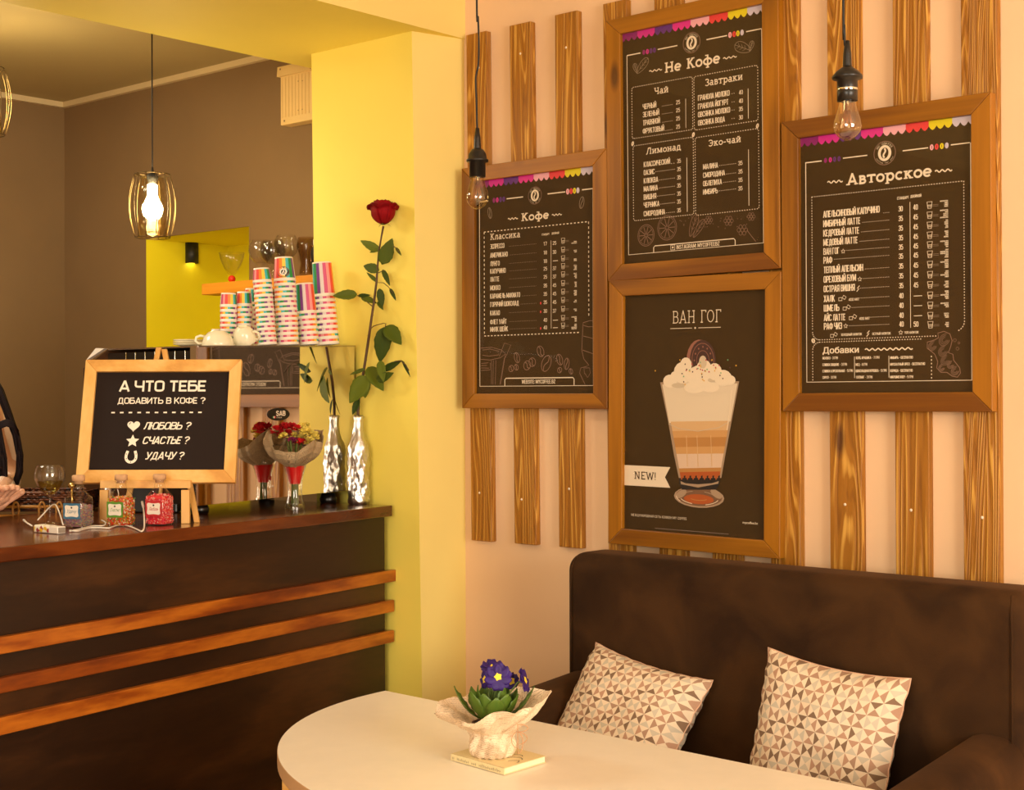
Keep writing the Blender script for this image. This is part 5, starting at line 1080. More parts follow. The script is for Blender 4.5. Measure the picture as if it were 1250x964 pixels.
# rose: a thing of its own, standing in the bottle
rbase = FB+Vector((0, 0, .05))
wq = lambda x, y, d=0.0: atD(x, y, Dp+d-max(0, x-440)*u*.95)
rose = Thing('red_rose', rbase, 'tall dark red rose with long thorny stem in the foil bottle', 'rose')
stem = [rbase, wq(437, 506), wq(437.5, 490), wq(442, 465), wq(446, 440), wq(450.5, 410), wq(454, 385), wq(457, 365), wq(459.5, 345), wq(461, 325), wq(462.3, 308), wq(465, 292), wq(468, 276)]
mb = MB(); mb.tube(stem, [1.7*u]*6+[1.5*u, 1.45*u, 1.4*u, 1.2*u, 1.1*u, 1.0*u, 1.3*u], 8)
for i in range(9):
    q = stem[1+i]; mb.tube([q, q+RH*(.006 if i % 2 else -.006)+ZZ*.002], [.0012, .0002], 5)
rose.part('stem', mb, stemm)
def leafq(px, py, qx, qy, w, dep=0.0, curl=.2, side=1):
    """leaf blade from base pixel to tip pixel, width w px, folded along its midrib"""
    a, b_ = wq(px, py, dep), wq(qx, qy, dep+.01*side); ax = b_-a; L_ = ax.length; ax.normalize()
    nrm = (-fw*.95+RH*.2*side+ZZ*.1).normalized(); sd = ax.cross(nrm).normalized(); nrm = sd.cross(ax)
    W = w*u; mb = MB()
    def f(i, j):
        t, s_ = i, (j-.5)*2; wd = W/2*(sin(pi*min(1, t**.75))**.8)*(1-.15*t)+.0002
        sr = 1+.04*sin(t*70)*abs(s_)
        return a+ax*(L_*t)+sd*(s_*wd*sr)+nrm*(abs(s_)*wd*.22-curl*L_*t*t*.5)
    mb.grid(f, 16, 6); o = rose.part('leaf', mb, leafm); md = o.modifiers.new('thick', 'SOLIDIFY'); md.thickness = .0004; return o
def twig(pts, r=.5): mb = MB(); mb.tube([wq(*q) for q in pts], r*u, 6); rose.part('twig', mb, stemm)
leafq(464, 306, 439, 293, 11, 0, .1, -1); leafq(462, 304, 451, 308, 5, 0, .1, -1)
leafq(466, 322, 479, 291, 19, 0, .1); leafq(466, 323, 480, 294, 11, .01, .2)
twig([(480, 300), (485, 304), (488, 309)]); leafq(483, 302, 490, 311.5, 4, 0, .2)
leafq(463, 330, 443, 324, 13, 0, .1, -1); leafq(461, 344, 447, 332, 5, 0, .1, -1)
twig([(462, 333), (466, 331), (470, 330)], .5); leafq(467, 329, 476, 348, 7, 0, .2)
twig([(462, 345), (468, 345), (474, 350), (480, 358)], .45); leafq(476, 352, 483.5, 366.5, 5, 0, .2)
twig([(456, 375), (450, 370), (442, 363), (436, 360.5)], .6); leafq(436, 359, 406, 361, 13, 0, .05, -1); leafq(437, 361, 452, 360, 5, 0, .1); leafq(441, 362, 459, 369, 9, 0, .2, 1)
leafq(463, 352, 467, 376, 10, 0, .2); leafq(461, 368, 468, 378, 6, .01, .2)
twig([(451.8, 402), (456, 398), (462, 396), (468, 394.5), (471, 395), (470, 400)], .55)
leafq(469, 399, 464, 443, 22, -.005, .1); leafq(471, 398, 490, 420, 20, .005, .1); leafq(464, 440, 468, 466, 12, -.01, .15, -1)
leafq(467, 452, 490, 440, 9, 0, .1); twig([(482, 441), (489, 440), (495, 445), (499, 452)], .7); leafq(491, 440, 501, 459, 3.5, 0, .3)
leafq(460, 464, 480, 455, 12, -.012, .1); leafq(449, 448, 468, 476, 20, .004, .15); leafq(446, 450, 427, 457, 5, 0, .1, -1)
leafq(449, 459, 426, 492, 24, -.01, .1, -1); leafq(444, 460, 446, 486, 16, -.008, .1); leafq(438, 487, 430, 506, 9, -.004, .1, -1); leafq(436, 490, 437, 506, 6, .004, .1, 1)
# bloom
bl = wq(468, 274); axis = (wq(469, 258)-bl).normalized()
rr = random.Random(11)
def petal(ring, ang, r0_, r1_, h, w, z0, curl):
    mb = MB()
    def f(i, j):
        a = ang+(i-.5)*w; t = j; e_ = 1-(2*i-1)**2*.18
        rad = r0_+(r1_-r0_)*sin(min(1, t*1.5)*pi/2)**.65+curl*max(0, t-.75)**1.5*4*r1_; z = z0+h*e_*t-(curl*.25*h*max(0, t-.85)*5)
        wob = 1+.05*sin(ang*3+i*7)*t
        return bl+Vector((rad*wob*cos(a), rad*wob*sin(a), z*1.0))
    mb.grid(f, 10, 10); o = rose.part('petal', mb, rosem); md = o.modifiers.new('thick', 'SOLIDIFY'); md.thickness = .0006
R1 = 15.5*u; HH = 30*u
for ring, (n, r0_, r1_, h, w, z0, cu) in enumerate([(3, .002, R1*.28, HH*.93, 2.6, .003, 0), (4, .003, R1*.48, HH*.98, 2.0, .002, .03), (5, .004, R1*.70, HH*.97, 1.7, .001, .10), (6, .004, R1*.88, HH*.93, 1.45, 0, .35), (5, .004, R1*.95, HH*.86, 1.3, 0, .65)]):
    for k_ in range(n): petal(ring, 2*pi*k_/n+ring*.5+rr.uniform(-.15, .15), r0_, r1_*rr.uniform(.95, 1.06), h*rr.uniform(.95, 1.03), w, z0, cu)
for k_ in range(5):
    a = 2*pi*k_/5+.3; mb = MB(); d = Vector((cos(a), sin(a), 0)); s2 = Vector((-sin(a), cos(a), 0))
    mb.grid(lambda i, j: bl+ZZ*(-.001+.004*sin(pi*i)-.003*i)+d*(.002+i*13*u)+s2*((j-.5)*.006*(1-i)), 6, 2); rose.part('sepal', mb, greenst)

# ------------------------------------------------------------------ bouquet in a glass vase
VB = onZ(360, 622.5, ZC); VB.z = ZC+.0005; Dv = (VB-CAM).dot(fw); uv_ = Dv/F0
vs_ = Thing('glass_vase', VB, 'clear waisted glass vase on the bar holding the paper wrapped bouquet', 'vase')
prv = [(12.5, 0), (12.6, 3), (10.8, 9), (9.2, 16), (8.7, 25), (9.6, 38), (11.5, 46), (14, 54), (16.5, 62)]
mb = MB(); mb.lathe([(r*uv_, z*uv_) for r, z in prv]+[(r*uv_-.0016, z*uv_) for r, z in reversed(prv)][:-1]+[(7.6*uv_, 8*uv_), (.0002, 7*uv_)], VB, 28); vs_.part('wall', mb, glass)
mb = MB(); mb.lathe([(.0002, .0008), (11*uv_, .001), (10.6*uv_, 6*uv_), (.0002, 6.6*uv_)], VB, 28); vs_.part('thick_base', mb, thin_glass('vase_base_glass', (.9, .9, .84, 1), .02, 2.0))
bq = Thing('flower_bouquet', VB+ZZ*.012, 'bouquet of red and yellow carnations in newspaper with red ribbon', 'bouquet')
rb = random.Random(4)
for i in range(7):
    a = i*.9; mb = MB(); mb.tube([VB+Vector((.008*cos(a), .008*sin(a), .016)), VB+Vector((.006*cos(a+.5), .006*sin(a+.5), 50*uv_)), VB+Vector((.02*cos(a+.5), .02*sin(a+.5), 85*uv_))], .0022, 6); bq.part('stem', mb, greenst)
def pf(r, z, a):
    t = (z-48*uv_)/(45*uv_); tr = lambda x: 2*abs((x/(2*pi)) % 1-.5)*2-1; return r*(1+t*(.10*tr(4*a+1.0)+.08*tr(7*a+2)+.04*tr(13*a))), z+t*(.012*tr(3*a+.6)+.008*tr(5*a))+.001*tr(15*a)-t*17*uv_*max(-.3, cos(a-math.atan2(-FH.y, -FH.x)))
mb = MB(); mb.lathe([(r*uv_, z*uv_) for r, z in [(8, 48), (11, 55), (17, 60), (25, 66), (31, 73), (34.5, 82), (35.5, 90), (35, 90), (33.5, 82), (30, 74)]], VB, 72, fn=pf); mb.sm = [False]*len(mb.sm); bq.part('newspaper_wrap', mb, newsd)
mb = MB(); mb.lathe([(6.5*uv_, 32*uv_), (8*uv_, 38*uv_), (10*uv_, 46*uv_), (12.4*uv_, 54*uv_)], VB, 20, fn=lambda r, z, a: (r*(1+.06*sin(4*a)), z)); bq.part('ribbon_wrap', mb, ribbon)
mb = MB(); pts = [VB+NC*.02-DC*.0+RH*(.0)+Vector((0, 0, 66*uv_))]
pts = [VB+NC*(.022+.006*sin(i*1.1))+RH*(.012+.004*cos(i*1.1))+ZZ*(68-4.2*i)*uv_ for i in range(9)]
mb.tube(pts, .005, 8, flat=.15); bq.part('curled_ribbon', mb, ribbon)
def carn(px, py, rp, mat, lab=None):
    c = atD(px, py, Dv+rb.uniform(-.02, .012)); r = rp*uv_; mb = MB()
    for k_ in range(26):
        a, e_ = rb.uniform(0, 2*pi), rb.uniform(-.2, 1.4); d = Vector((cos(a)*cos(e_), sin(a)*cos(e_), sin(e_))); t1 = d.cross(ZZ+Vector((.01, 0, 0))).normalized(); t2 = d.cross(t1)
        w = r*.55; P = [c+d*r*.25, c+d*r*.85-t1*w, c+d*r*1.08-t1*w*.5, c+d*r*.98, c+d*r*1.1+t1*w*.5, c+d*r*.85+t1*w]
        P = [q+t2*rb.uniform(-.2, .2)*r for q in P]
        mb.add(P, [(0, 1, 2, 3), (0, 3, 4, 5)], 0, False)
    bq.part('carnation', mb, mat)
for px, py, r, m in [(338, 527, 8, carred), (347, 524, 8.5, carred), (356, 523, 8, carred), (363, 524, 6, carred), (343, 533, 6, carred), (368, 523, 7, caryel), (373, 528, 7.5, caryel), (379, 531, 7, caryel), (369, 534, 6, caryel), (346, 533, 6, caryel), (384, 535, 6, caryel), (378, 540, 7.5, caryel), (367, 541, 7, carred), (362, 540, 6, carpur), (356, 538, 5, carpur), (359, 532, 5, caryel), (374, 520, 5, caryel), (352, 530, 6, carred), (385, 531, 5, caryel)]: carn(px, py, r, m)

# ------------------------------------------------------------------ sign on its easel
SD = 3.43
sb = atD(189.2, 588.8, SD); lean_ = radians(17); ux = RH.copy(); uz = (ZZ*cos(lean_)+FH*sin(lean_)).normalized(); un = uz.cross(ux)   # un points back
Ws = 195*SD/F0; 
zt_ = None
# height so that the top edge lands on y = 439
Hs = .31
for _ in range(20):
    T = sb+uz*Hs; y = 482-F0*(T-CAM).dot(UP)/(T-CAM).dot(fw); Hs += (y-438.6)*(SD/F0)
sg = Thing('framed_chalkboard_sign', sb, 'pale pine framed black sign with white lettering leaning on an easel', 'sign')
SP = lambda a, b_, n_=0.0: sb+ux*a+uz*b_+un*n_
fwid = 14.0*SD/F0; ow, oh = Ws/2, Hs
q_out = [(-ow, oh), (ow, oh), (ow, 0), (-ow, 0)]; tw, th = fwid*1.03, fwid*1.1
q_in = [(-ow+tw, oh-th), (ow-tw, oh-th), (ow-tw, th*1.05), (-ow+tw, th*1.05)]
for nm, i in (('rail', 0), ('stile', 1), ('rail', 2), ('stile', 3)):
    j = (i+1) % 4; q4 = [q_out[i], q_out[j], q_in[j], q_in[i]]
    mb = MB(); mb.hexa([SP(a, b_, .016) for a, b_ in q4]+[SP(a, b_, 0) for a, b_ in q4]); o = sg.part(nm, mb, easelw if nm == 'rail' else easelv, bevel=.001); recalc(o)
mb = MB(); mb.hexa([SP(*q_in[3], .012), SP(*q_in[2], .012), SP(*q_in[2], .008), SP(*q_in[3], .008), SP(*q_in[0], .012), SP(*q_in[1], .012), SP(*q_in[1], .008), SP(*q_in[0], .008)]); bo = sg.part('black_board', mb, board); recalc(bo)
def s2(px, py): 
    p_ = onP(px, py, SP(0, 0, .0077), un); d = p_-sb; return d.dot(ux), d.dot(uz)
class SPr(Print): pass
pr = Print(0.0)
def st(body, xa, ya, xb, hpx, **kw):
    a = s2(xa, ya); b_ = s2(xb, ya); pr.text(body, a[0], a[1], b_[0], hpx*SD/F0, **kw)
Q = lambda a, b_: (a/3.857, 420+b_/3.857)
st('А ЧТО ТЕБЕ', *Q(559, 223), Q(972, 0)[0], 14.2, bold=.040, gap=.12); st('ДОБАВИТЬ В КОФЕ ?', *Q(553, 281), Q(966, 0)[0], 8.2, bold=.03, gap=.14)
a = s2(*Q(524, 322)); b_ = s2(*Q(974, 320)); pr.dash((a[0], a[1]), (b_[0], a[1]), (b_[0]-a[0])/15, .5, .0034)
# italic script words are set slanted with a heavy face
st('ЛЮБОВЬ ?', *Q(672, 402), Q(893, 0)[0], 9.6, bold=.032, shear=.28, gap=.13); st('СЧАСТЬЕ ?', *Q(668, 470), Q(885, 0)[0], 9.6, bold=.032, shear=.28, gap=.13); st('УДАЧУ ?', *Q(680, 543), Q(860, 0)[0], 9.6, bold=.032, shear=.28, gap=.13)
uS = SD/F0
cx_, cz_ = s2(*Q(629, 384)); hp = [(16*sin(t)**3*.49, (13*cos(t)-5*cos(2*t)-2*cos(3*t)-cos(4*t))*.47) for t in [2*pi*i/40 for i in range(40)]]
pr.poly([(cx_+x*uS, cz_+z*uS) for x, z in hp], 0); pr.strip([(cx_+x*uS, cz_+z*uS) for x, z in [(-5.2, 1.5), (-5, 3), (-3.5, 4.2)]], .8*uS, 1, -2e-4)
cx_, cz_ = s2(*Q(624, 456)); pr.poly([(cx_+(8.4 if i % 2 == 0 else 4)*sin(pi*i/5)*uS, cz_+(8.4 if i % 2 == 0 else 4)*cos(pi*i/5)*uS) for i in range(10)], 0)
cx_, cz_ = s2(*Q(617, 528)); pr.strip([(cx_+x*uS, cz_+z*uS) for x, z in [(-4.5, 7), (-6, 2)]+[(6.2*cos(t), -1+6.4*sin(t)) for t in [pi+pi*i/14 for i in range(15)]]+[(6, 2), (4.5, 7)]], 3.4*uS, 0)
for x, z in ((-6, 3), (-5.6, -3), (0, -7.4), (5.6, -3), (6, 3)): pr.ell(cx_+x*uS, cz_+z*uS, .5*uS, .8*uS, 1, y=-2e-4)
mb = pr.mb; mb.v = [tuple(SP(x, z, .0077+y)) for x, y, z in mb.v]; sg.part('white_lettering', mb, [boardw, board], under=bo)
# easel
ea = Thing('table_easel', Vector((sb.x, sb.y, ZC)), 'pale pine table easel holding up the black sign on the bar', 'easel')
EQ = lambda px, py, d: atD(px, py, d)
ed = SD-.012
def bar(a, b_, w, t, mat, nm):
    a, b_ = Vector(a), Vector(b_); d = (b_-a).normalized(); s_ = RH*w/2 if abs(d.dot(RH)) < .7 else ZZ*w/2; n_ = FH*t
    mb = MB(); mb.hexa([a-s_, a+s_, a+s_+n_, a-s_+n_, b_-s_, b_+s_, b_+s_+n_, b_-s_+n_]); o = ea.part(nm, mb, mat, bevel=.0008); recalc(o)
a, b_ = EQ(122, 591, ed), EQ(232.5, 591, ed); bar(a, b_, 9.5*ed/F0, .022, easelw, 'ledge')
for px in (126.5, 226): 
    a = EQ(px, 600, ed+.004); a2 = a.copy(); a2.z = ZC+.0005; a.z += .004; bar(a2, a, 10*ed/F0, .012, easelv, 'leg')
ap0, ap1 = EQ(191, 423.5, 3.56), EQ(198, 424, 3.56)
for px0, ap in ((150, EQ(193.5, 424, 3.575)), (240, EQ(200, 426, 3.565))):
    a = EQ(px0, 600, ed+.03); a.z = ZC+.0005; bar(a, ap, 6.3*3.6/F0, .010, easelv, 'back_leg')

# ------------------------------------------------------------------ sprinkle bottles
labcols = [('blue', srgb(60, 110, 140)), ('green', srgb(90, 140, 40)), ('red', srgb(190, 40, 44))]
fills = [[srgb(170, 120, 130), srgb(150, 160, 120), srgb(200, 150, 110), srgb(120, 110, 140)], [srgb(220, 60, 30), srgb(236, 190, 40), srgb(240, 236, 210), srgb(230, 110, 30), srgb(90, 150, 50)], [srgb(232, 40, 60), srgb(240, 200, 190), srgb(250, 120, 90), srgb(224, 60, 90)]]
txt = ['Удачу', 'Счастье', 'Любовь']
names = ['blue labelled', 'green labelled', 'red labelled']
fillh = [.62, .80, .84]
for i, (px, by, wpx, htot) in enumerate(((95, 643.5, 33, 66), (147, 641.8, 31.5, 65), (194, 640.6, 31.5, 64.5))):
    B = onZ(px+1, by, ZC); B.z = ZC+.0005; D = (B-CAM).dot(fw); q = D/F0
    t = Thing('sprinkle_bottle', B, 'small square glass bottle with cork, %s, %s' % (names[i], ['left of the three', 'middle of the three', 'right of the three beside easel leg'][i]), 'bottle', 'corked bottles of sprinkles on the bar')
    ang = math.atan2(RH.y, RH.x)-.33; ca, sa = cos(ang), sin(ang); hw = wpx*q/2*.84; Hb = 45*q; Hn = (htot-10)*q
    def ring(z, r, rd):   # rounded square ring; rd = roundness 0..1
        out = []
        for k_ in range(32):
            a = 2*pi*k_/32; c, s_ = cos(a), sin(a); m_ = max(abs(c), abs(s_)); f = (1/m_)*(1-rd)+rd; rr_ = r*min(f, 1.25); out.append(B+Vector((ca*rr_*c-sa*rr_*s_, sa*rr_*c+ca*rr_*s_, z)))
        return out
    def rings(spec, mi=0):
        mb = MB(); vs = []; [vs.extend(ring(*s_)) for s_ in spec]; n_ = len(spec)
        mb.add(vs, [(a*32+k_, a*32+(k_+1) % 32, (a+1)*32+(k_+1) % 32, (a+1)*32+k_) for a in range(n_-1) for k_ in range(32)], mi, True); return mb
    nr = 6*q
    mb = rings([(.0005, .0003, 1), (.0005, hw*.94, .1), (.003, hw, .05), (Hb*.62, hw, .05), (Hb*.80, hw*.94, .3), (Hb*.92, hw*.72, .7), (Hb, nr*1.15, 1), (Hn-3*q, nr, 1), (Hn-2.5*q, nr*1.25, 1), (Hn, nr*1.2, 1), (Hn, nr*.9, 1)])
    t.part('glass_wall', mb, glass)
    mb = MB(); mb.lathe([(.0002, Hn-3*q), (nr*.88, Hn-3*q), (nr*.9, Hn+.5*q), (nr*1.3, Hn+.6*q), (nr*1.32, Hn+6.5*q), (nr*1.1, Hn+7.6*q), (.0002, Hn+7.7*q)], B, 18); t.part('cork_stopper', mb, cork)
    # label: faces towards the left-front side
    fdir = Vector((sa, -ca, 0)); sdir = Vector((ca, sa, 0)); 
    lw_, z0, z1 = hw*.86, 11*q, 30*q
    LP_ = lambda a, z, d=.0006: B+fdir*(hw+d)+sdir*a+ZZ*z
    mb = MB(); mb.hexa([LP_(-lw_, z0, .0002), LP_(lw_, z0, .0002), LP_(lw_, z0), LP_(-lw_, z0), LP_(-lw_, z1, .0002), LP_(lw_, z1, .0002), LP_(lw_, z1), LP_(-lw_, z1)], 0); lb_ = t.part('paper_label', mb, plain('label_'+labcols[i][0], labcols[i][1], .6)); recalc(lb_)
    mb = MB(); n_ = 28; zc_ = (z0+z1)/2
    car = [(lw_*.80*max(-1, min(1, 1.25*cos(a)))*(1-.05*cos(4*a)), (z1-z0)*.36*max(-1, min(1, 1.3*sin(a)))*(1-.06*cos(4*a))) for a in [2*pi*k_/n_ for k_ in range(n_)]]
    mb.add([LP_(a, zc_+b_, .0008) for a, b_ in car], [tuple(range(n_))], 0)
    flat_text(mb, txt[i], LP_(-lw_*.58, zc_-2.2*q, .001), sdir, ZZ, lw_*1.12, 4.2*q, 1, .0, .3)
    mb.add([LP_(1.3*q*cos(a), zc_+4.2*q+1.2*q*sin(a), .001) for a in [2*pi*k_/8 for k_ in range(8)]], [tuple(range(8))], 2)
    t.part('label_print', mb, [cupw, MATS['label_'+labcols[i][0]], black], under=lb_)
    # sprinkles: too many to count
    mb = MB(); rs = random.Random(20+i); nm = len(fills[i]); top_z = Hb*fillh[i]
    for k_ in range(1500):
        zz_ = rs.uniform(.004, top_z); face = rs.random(); a, b_ = rs.uniform(-.9, .9), rs.choice((-1, 1))*rs.uniform(.80, .92)
        if face < .5: a, b_ = b_, a
        if zz_ > top_z*.93: a, b_ = rs.uniform(-.85, .85), rs.uniform(-.85, .85)
        sh = 1-.25*max(0, (zz_/Hb-.75)/.25)
        mb.ico(B+sdir*(a*hw*sh)+fdir*(b_*hw*sh)+ZZ*zz_, rs.uniform(.0011, .0019), rs.randrange(nm))
    mb.box(B+ZZ*(top_z*.46+.002), (hw*1.5, hw*1.5, top_z*.9), 0, Matrix.Rotation(ang, 3, 'Z'))
    o = mb.build('sprinkles', [plain('sprinkle_%d_%d' % (i, j), c, .5) for j, c in enumerate(fills[i])]); tag(o, ['muted mixed sugar sprinkles inside the blue labelled bottle', 'orange yellow and red sprinkles inside the green labelled bottle', 'red and pink sprinkles inside the red labelled bottle'][i], 'sprinkles', kind='stuff')

# ------------------------------------------------------------------ wine glass, charger, jug, basket
def goblet(name, base, q, prof, label, cat, mat, group=None, fillspec=None, seg=36):
    t = Thing(name, base, label, cat, group)
    mb = MB(); mb.lathe([(r*q, z*q) for r, z in prof], base, seg); t.part('glass_wall', mb, mat)
    return t
B = onZ(61, 639.5, ZC); B.z = ZC+.0005; D = (B-CAM).dot(fw); q = D/F0
bowl = [(2.2, 33), (6, 36), (11, 41), (15.5, 48), (18.2, 56), (18.4, 61), (16.8, 67.5), (14.6, 72)]
t = goblet('wine_glass', B, q, [(.1, 1.6), (14.5, 0.4), (14.6, 0), (15, .5), (5, 1.8), (2, 3.5), (1.5, 8), (1.4, 24), (1.9, 31)]+bowl+[(14.2, 72)]+[(r-.7, z+.3) for r, z in reversed(bowl)][1:]+[(.1, 34.5)], 'stemmed wine glass with a little pale liquid on the bar', 'wine glass', glass)
mb = MB(); mb.lathe([(.1, 35), (5.2, 36.8), (10, 41.5), (14.3, 48), (16.2, 52), (.1, 52)], (0, 0, 0), 32); mb.v = [tuple(Vector(v)*q+B) for v in mb.v]
o = t.part('wine', mb, wine)
# power bank with patterned sleeve and cable
PB = onZ(60, 650.5, ZC); PB.z = ZC+.0005; D = (PB-CAM).dot(fw); q = D/F0
dx = (onZ(85, 651, ZC)-onZ(36, 647, ZC)).normalized(); dy = Vector((-dx.y, dx.x, 0))
pb = Thing('power_bank', PB, 'small power bank in patterned sleeve lying before the wine glass', 'charger')
rot = Matrix((dx, dy, ZZ)).transposed()
mb = MB(); mb.box(PB+dx*13*q+ZZ*.008, (22*q, .022, .0155), rot=rot); bb_ = pb.part('case', mb, cupw, bevel=.002)
mb = MB(); mb.box(PB+dx*14.2*q*1.7+ZZ*.008, (1.0*q, .018, .011), rot=rot); pb.part('end_plate', mb, plain('grey_end', srgb(150, 136, 120), .5))
slv, nt, b = newmat('patterned_sleeve'); tc = N(nt, 'ShaderNodeTexCoord'); vo = N(nt, 'ShaderNodeTexVoronoi', i_Scale=130.0); L(nt, tc.outputs['Object'], vo.inputs['Vector'])
sp_ = N(nt, 'ShaderNodeSeparateColor'); L(nt, vo.outputs['Color'], sp_.inputs[0]); rp = ramp(nt, sp_.outputs[0], [(0, srgb(236, 224, 204)), (.55, srgb(226, 180, 40)), (.75, srgb(236, 224, 204)), (.9, srgb(150, 50, 50))]); rp.color_ramp.interpolation = 'CONSTANT'; L(nt, rp.outputs[0], b.inputs['Base Color'])
mb = MB(); mb.box(PB-dx*7*q+ZZ*.0085, (30*q, .025, .0165), rot=rot); pb.part('sleeve', mb, slv, bevel=.004)
mb = MB(); cq = lambda x, y, h=.003: onZ(x, y, ZC)+ZZ*h
mb.tube([cq(39, 646, .008), cq(33, 643.5, .01), cq(29, 641, .012)], [.0018, .0018, .003], 6)
mb.tube(smooth_pts([cq(46, 641, .012), cq(53, 640, .024), cq(62, 640, .042), cq(68, 641, .047), cq(73, 643, .03), cq(77, 646, .01)]), .0016, 6); pb.part('strap', mb, cupw)
cb = MB(); cb.tube(smooth_pts([cq(85, 649), cq(95, 649.5), cq(108, 646), cq(120, 645.5), cq(133, 646), cq(142, 643), cq(152, 642.5), cq(161, 645), cq(168, 648), cq(173, 650), cq(176, 648, .008), cq(176, 644, .025), cq(175, 640, .04)]), .0018, 8)
cbt = Thing('charging_cable', cq(120, 646), 'thin white charging cable trailing in front of the sprinkle bottles', 'cable')
cbt.part('cord', cb, cupw); cb = MB(); cb.tube([cq(175, 640, .04), cq(173.5, 639.5, .052)], [.003, .003], 8); cbt.part('plug', cb, cupw)
cb = MB(); cb.tube(smooth_pts([cq(85, 650), cq(100, 646.5), cq(112, 643.5), cq(126, 643), cq(129, 641, .006), cq(124, 640, .01)]), .0016, 8); cbt.part('loop', cb, cupw)
# steel milk jug behind the bottles
B = onZ(118, 634, ZC); B.z = ZC+.0005; B += FH*.09; D = (B-CAM).dot(fw); q = D/F0
t = Thing('steel_milk_jug', B, 'dark shiny steel milk jug behind the sprinkle bottles', 'jug')
mb = MB(); mb.lathe([(.1*q, .2*q), (10*q, .2*q), (10.5*q, 2*q), (9.6*q, 20*q), (7.6*q, 34*q), (8.4*q, 42*q), (8*q, 42*q), (7*q, 34*q), (8.8*q, 19*q), (9.6*q, 3*q), (.1*q, 2.5*q)], B, 28); t.part('body', mb, steel)
mb = MB(); mb.tube([B+RH*7.5*q+ZZ*38*q, B+RH*13*q+ZZ*36*q, B+RH*14.5*q+ZZ*26*q, B+RH*12*q+ZZ*14*q, B+RH*9.4*q+ZZ*9*q], .0022, 8); t.part('handle', mb, steel)
# black portafilter handles right of the jug, under the sign
B = onZ(182, 628, ZC); B.z = ZC+.0005; B += FH*.07
t = Thing('coffee_grinder_base', B, 'black grinder base standing in shadow below the sign', 'grinder')
mb = MB(); mb.box(B+ZZ*.04, (.12, .05, .08), rot=Matrix.Rotation(YAW, 3, 'Z')); t.part('casing', mb, black, bevel=.004)
mb = MB(); mb.tube([B-FH*.026+RH*.02+ZZ*.065, B-FH*.034+RH*.02+ZZ*.05, B-FH*.034+RH*.02+ZZ*.03], .005, 8); t.part('lever', mb, easelw)
# wicker basket with cane rails
BB = onZ(48, 629, ZC); BB.z = ZC+.0005
bq_ = (BB+FH*.1-CAM).dot(fw)/F0
W0, W1 = atD(-25, 620, bq_*F0), atD(102, 620, bq_*F0); W0.z = W1.z = ZC+.0005
t = Thing('wicker_basket', (W0+W1)/2, 'dark wicker basket with bamboo rail behind the wine glass', 'basket')
ax_ = (W1-W0).normalized(); ay_ = Vector((-ax_.y, ax_.x, 0)); Lx = (W1-W0).length; zt0 = CAM.z-(601-482)*bq_-ZC
mb = MB(); hz = zt0
def wall(a, b_, n, nr_):
    """woven wall: staggered weavers"""
    d = (b_-a); nn = Vector((-d.y, d.x, 0)).normalized()
    for r_ in range(nr_):
        pts = [a+d*(k_/n)+nn*(.0028*(1 if (k_+r_) % 2 else -1))+ZZ*(.004+hz*(r_+.5)/nr_) for k_ in range(n+1)]
        mb.tube(pts, hz/nr_*.52, 6)
wall(W0, W1, 34, 8); wall(W1, W1+ay_*.16, 18, 8); wall(W1+ay_*.16, W0+ay_*.16, 34, 8); wall(W0+ay_*.16, W0, 18, 8)
mb.box((W0+W1)/2+ay_*.08+ZZ*.004, (Lx, .16, .006), rot=Matrix((ax_, ay_, ZZ)).transposed()); t.part('woven_wall', mb, wicker)
for dz, r_ in ((zt0, .0045),): mb = MB(); mb.tube([W0+ZZ*dz, W1+ZZ*dz, W1+ay_*.16+ZZ*dz, W0+ay_*.16+ZZ*dz, W0+ZZ*dz], r_, 8); t.part('rim', mb, wicker)
rz0 = CAM.z-(617-482)*bq_; rz1 = CAM.z-(628-482)*bq_
for zz_ in (rz0, rz1): mb = MB(); mb.tube([Vector((W0.x, W0.y, zz_))-FH*.012, Vector((W1.x, W1.y, zz_))-FH*.012], .0042, 10); t.part('bamboo_rail', mb, bamboo)
for px in (20, 52, 73): 
    c = atD(px, 622, bq_*F0-.012); mb = MB(); mb.tube([c+RH*.008*cos(a)+ZZ*.020*sin(a)-FH*.004 for a in [2*pi*k_/14 for k_ in range(15)]], .0028, 8); t.part('cane_binding', mb, bamboo)
gk = atD(88, 592.5, bq_*F0-.02); t = MB(); t.ball(gk, 4.8*bq_, 14, 10, sc=(1.1, 1, .85))
t.tube([gk-ZZ*.003, Vector((gk.x, gk.y, ZC+.001))], .0035, 8)
o = t.build('brass_lidded_stand', plain('brass', (.75, .52, .18, 1), .25, 1.0)); tag(o, 'small round brass knob between basket and blue labelled bottle', 'knob')
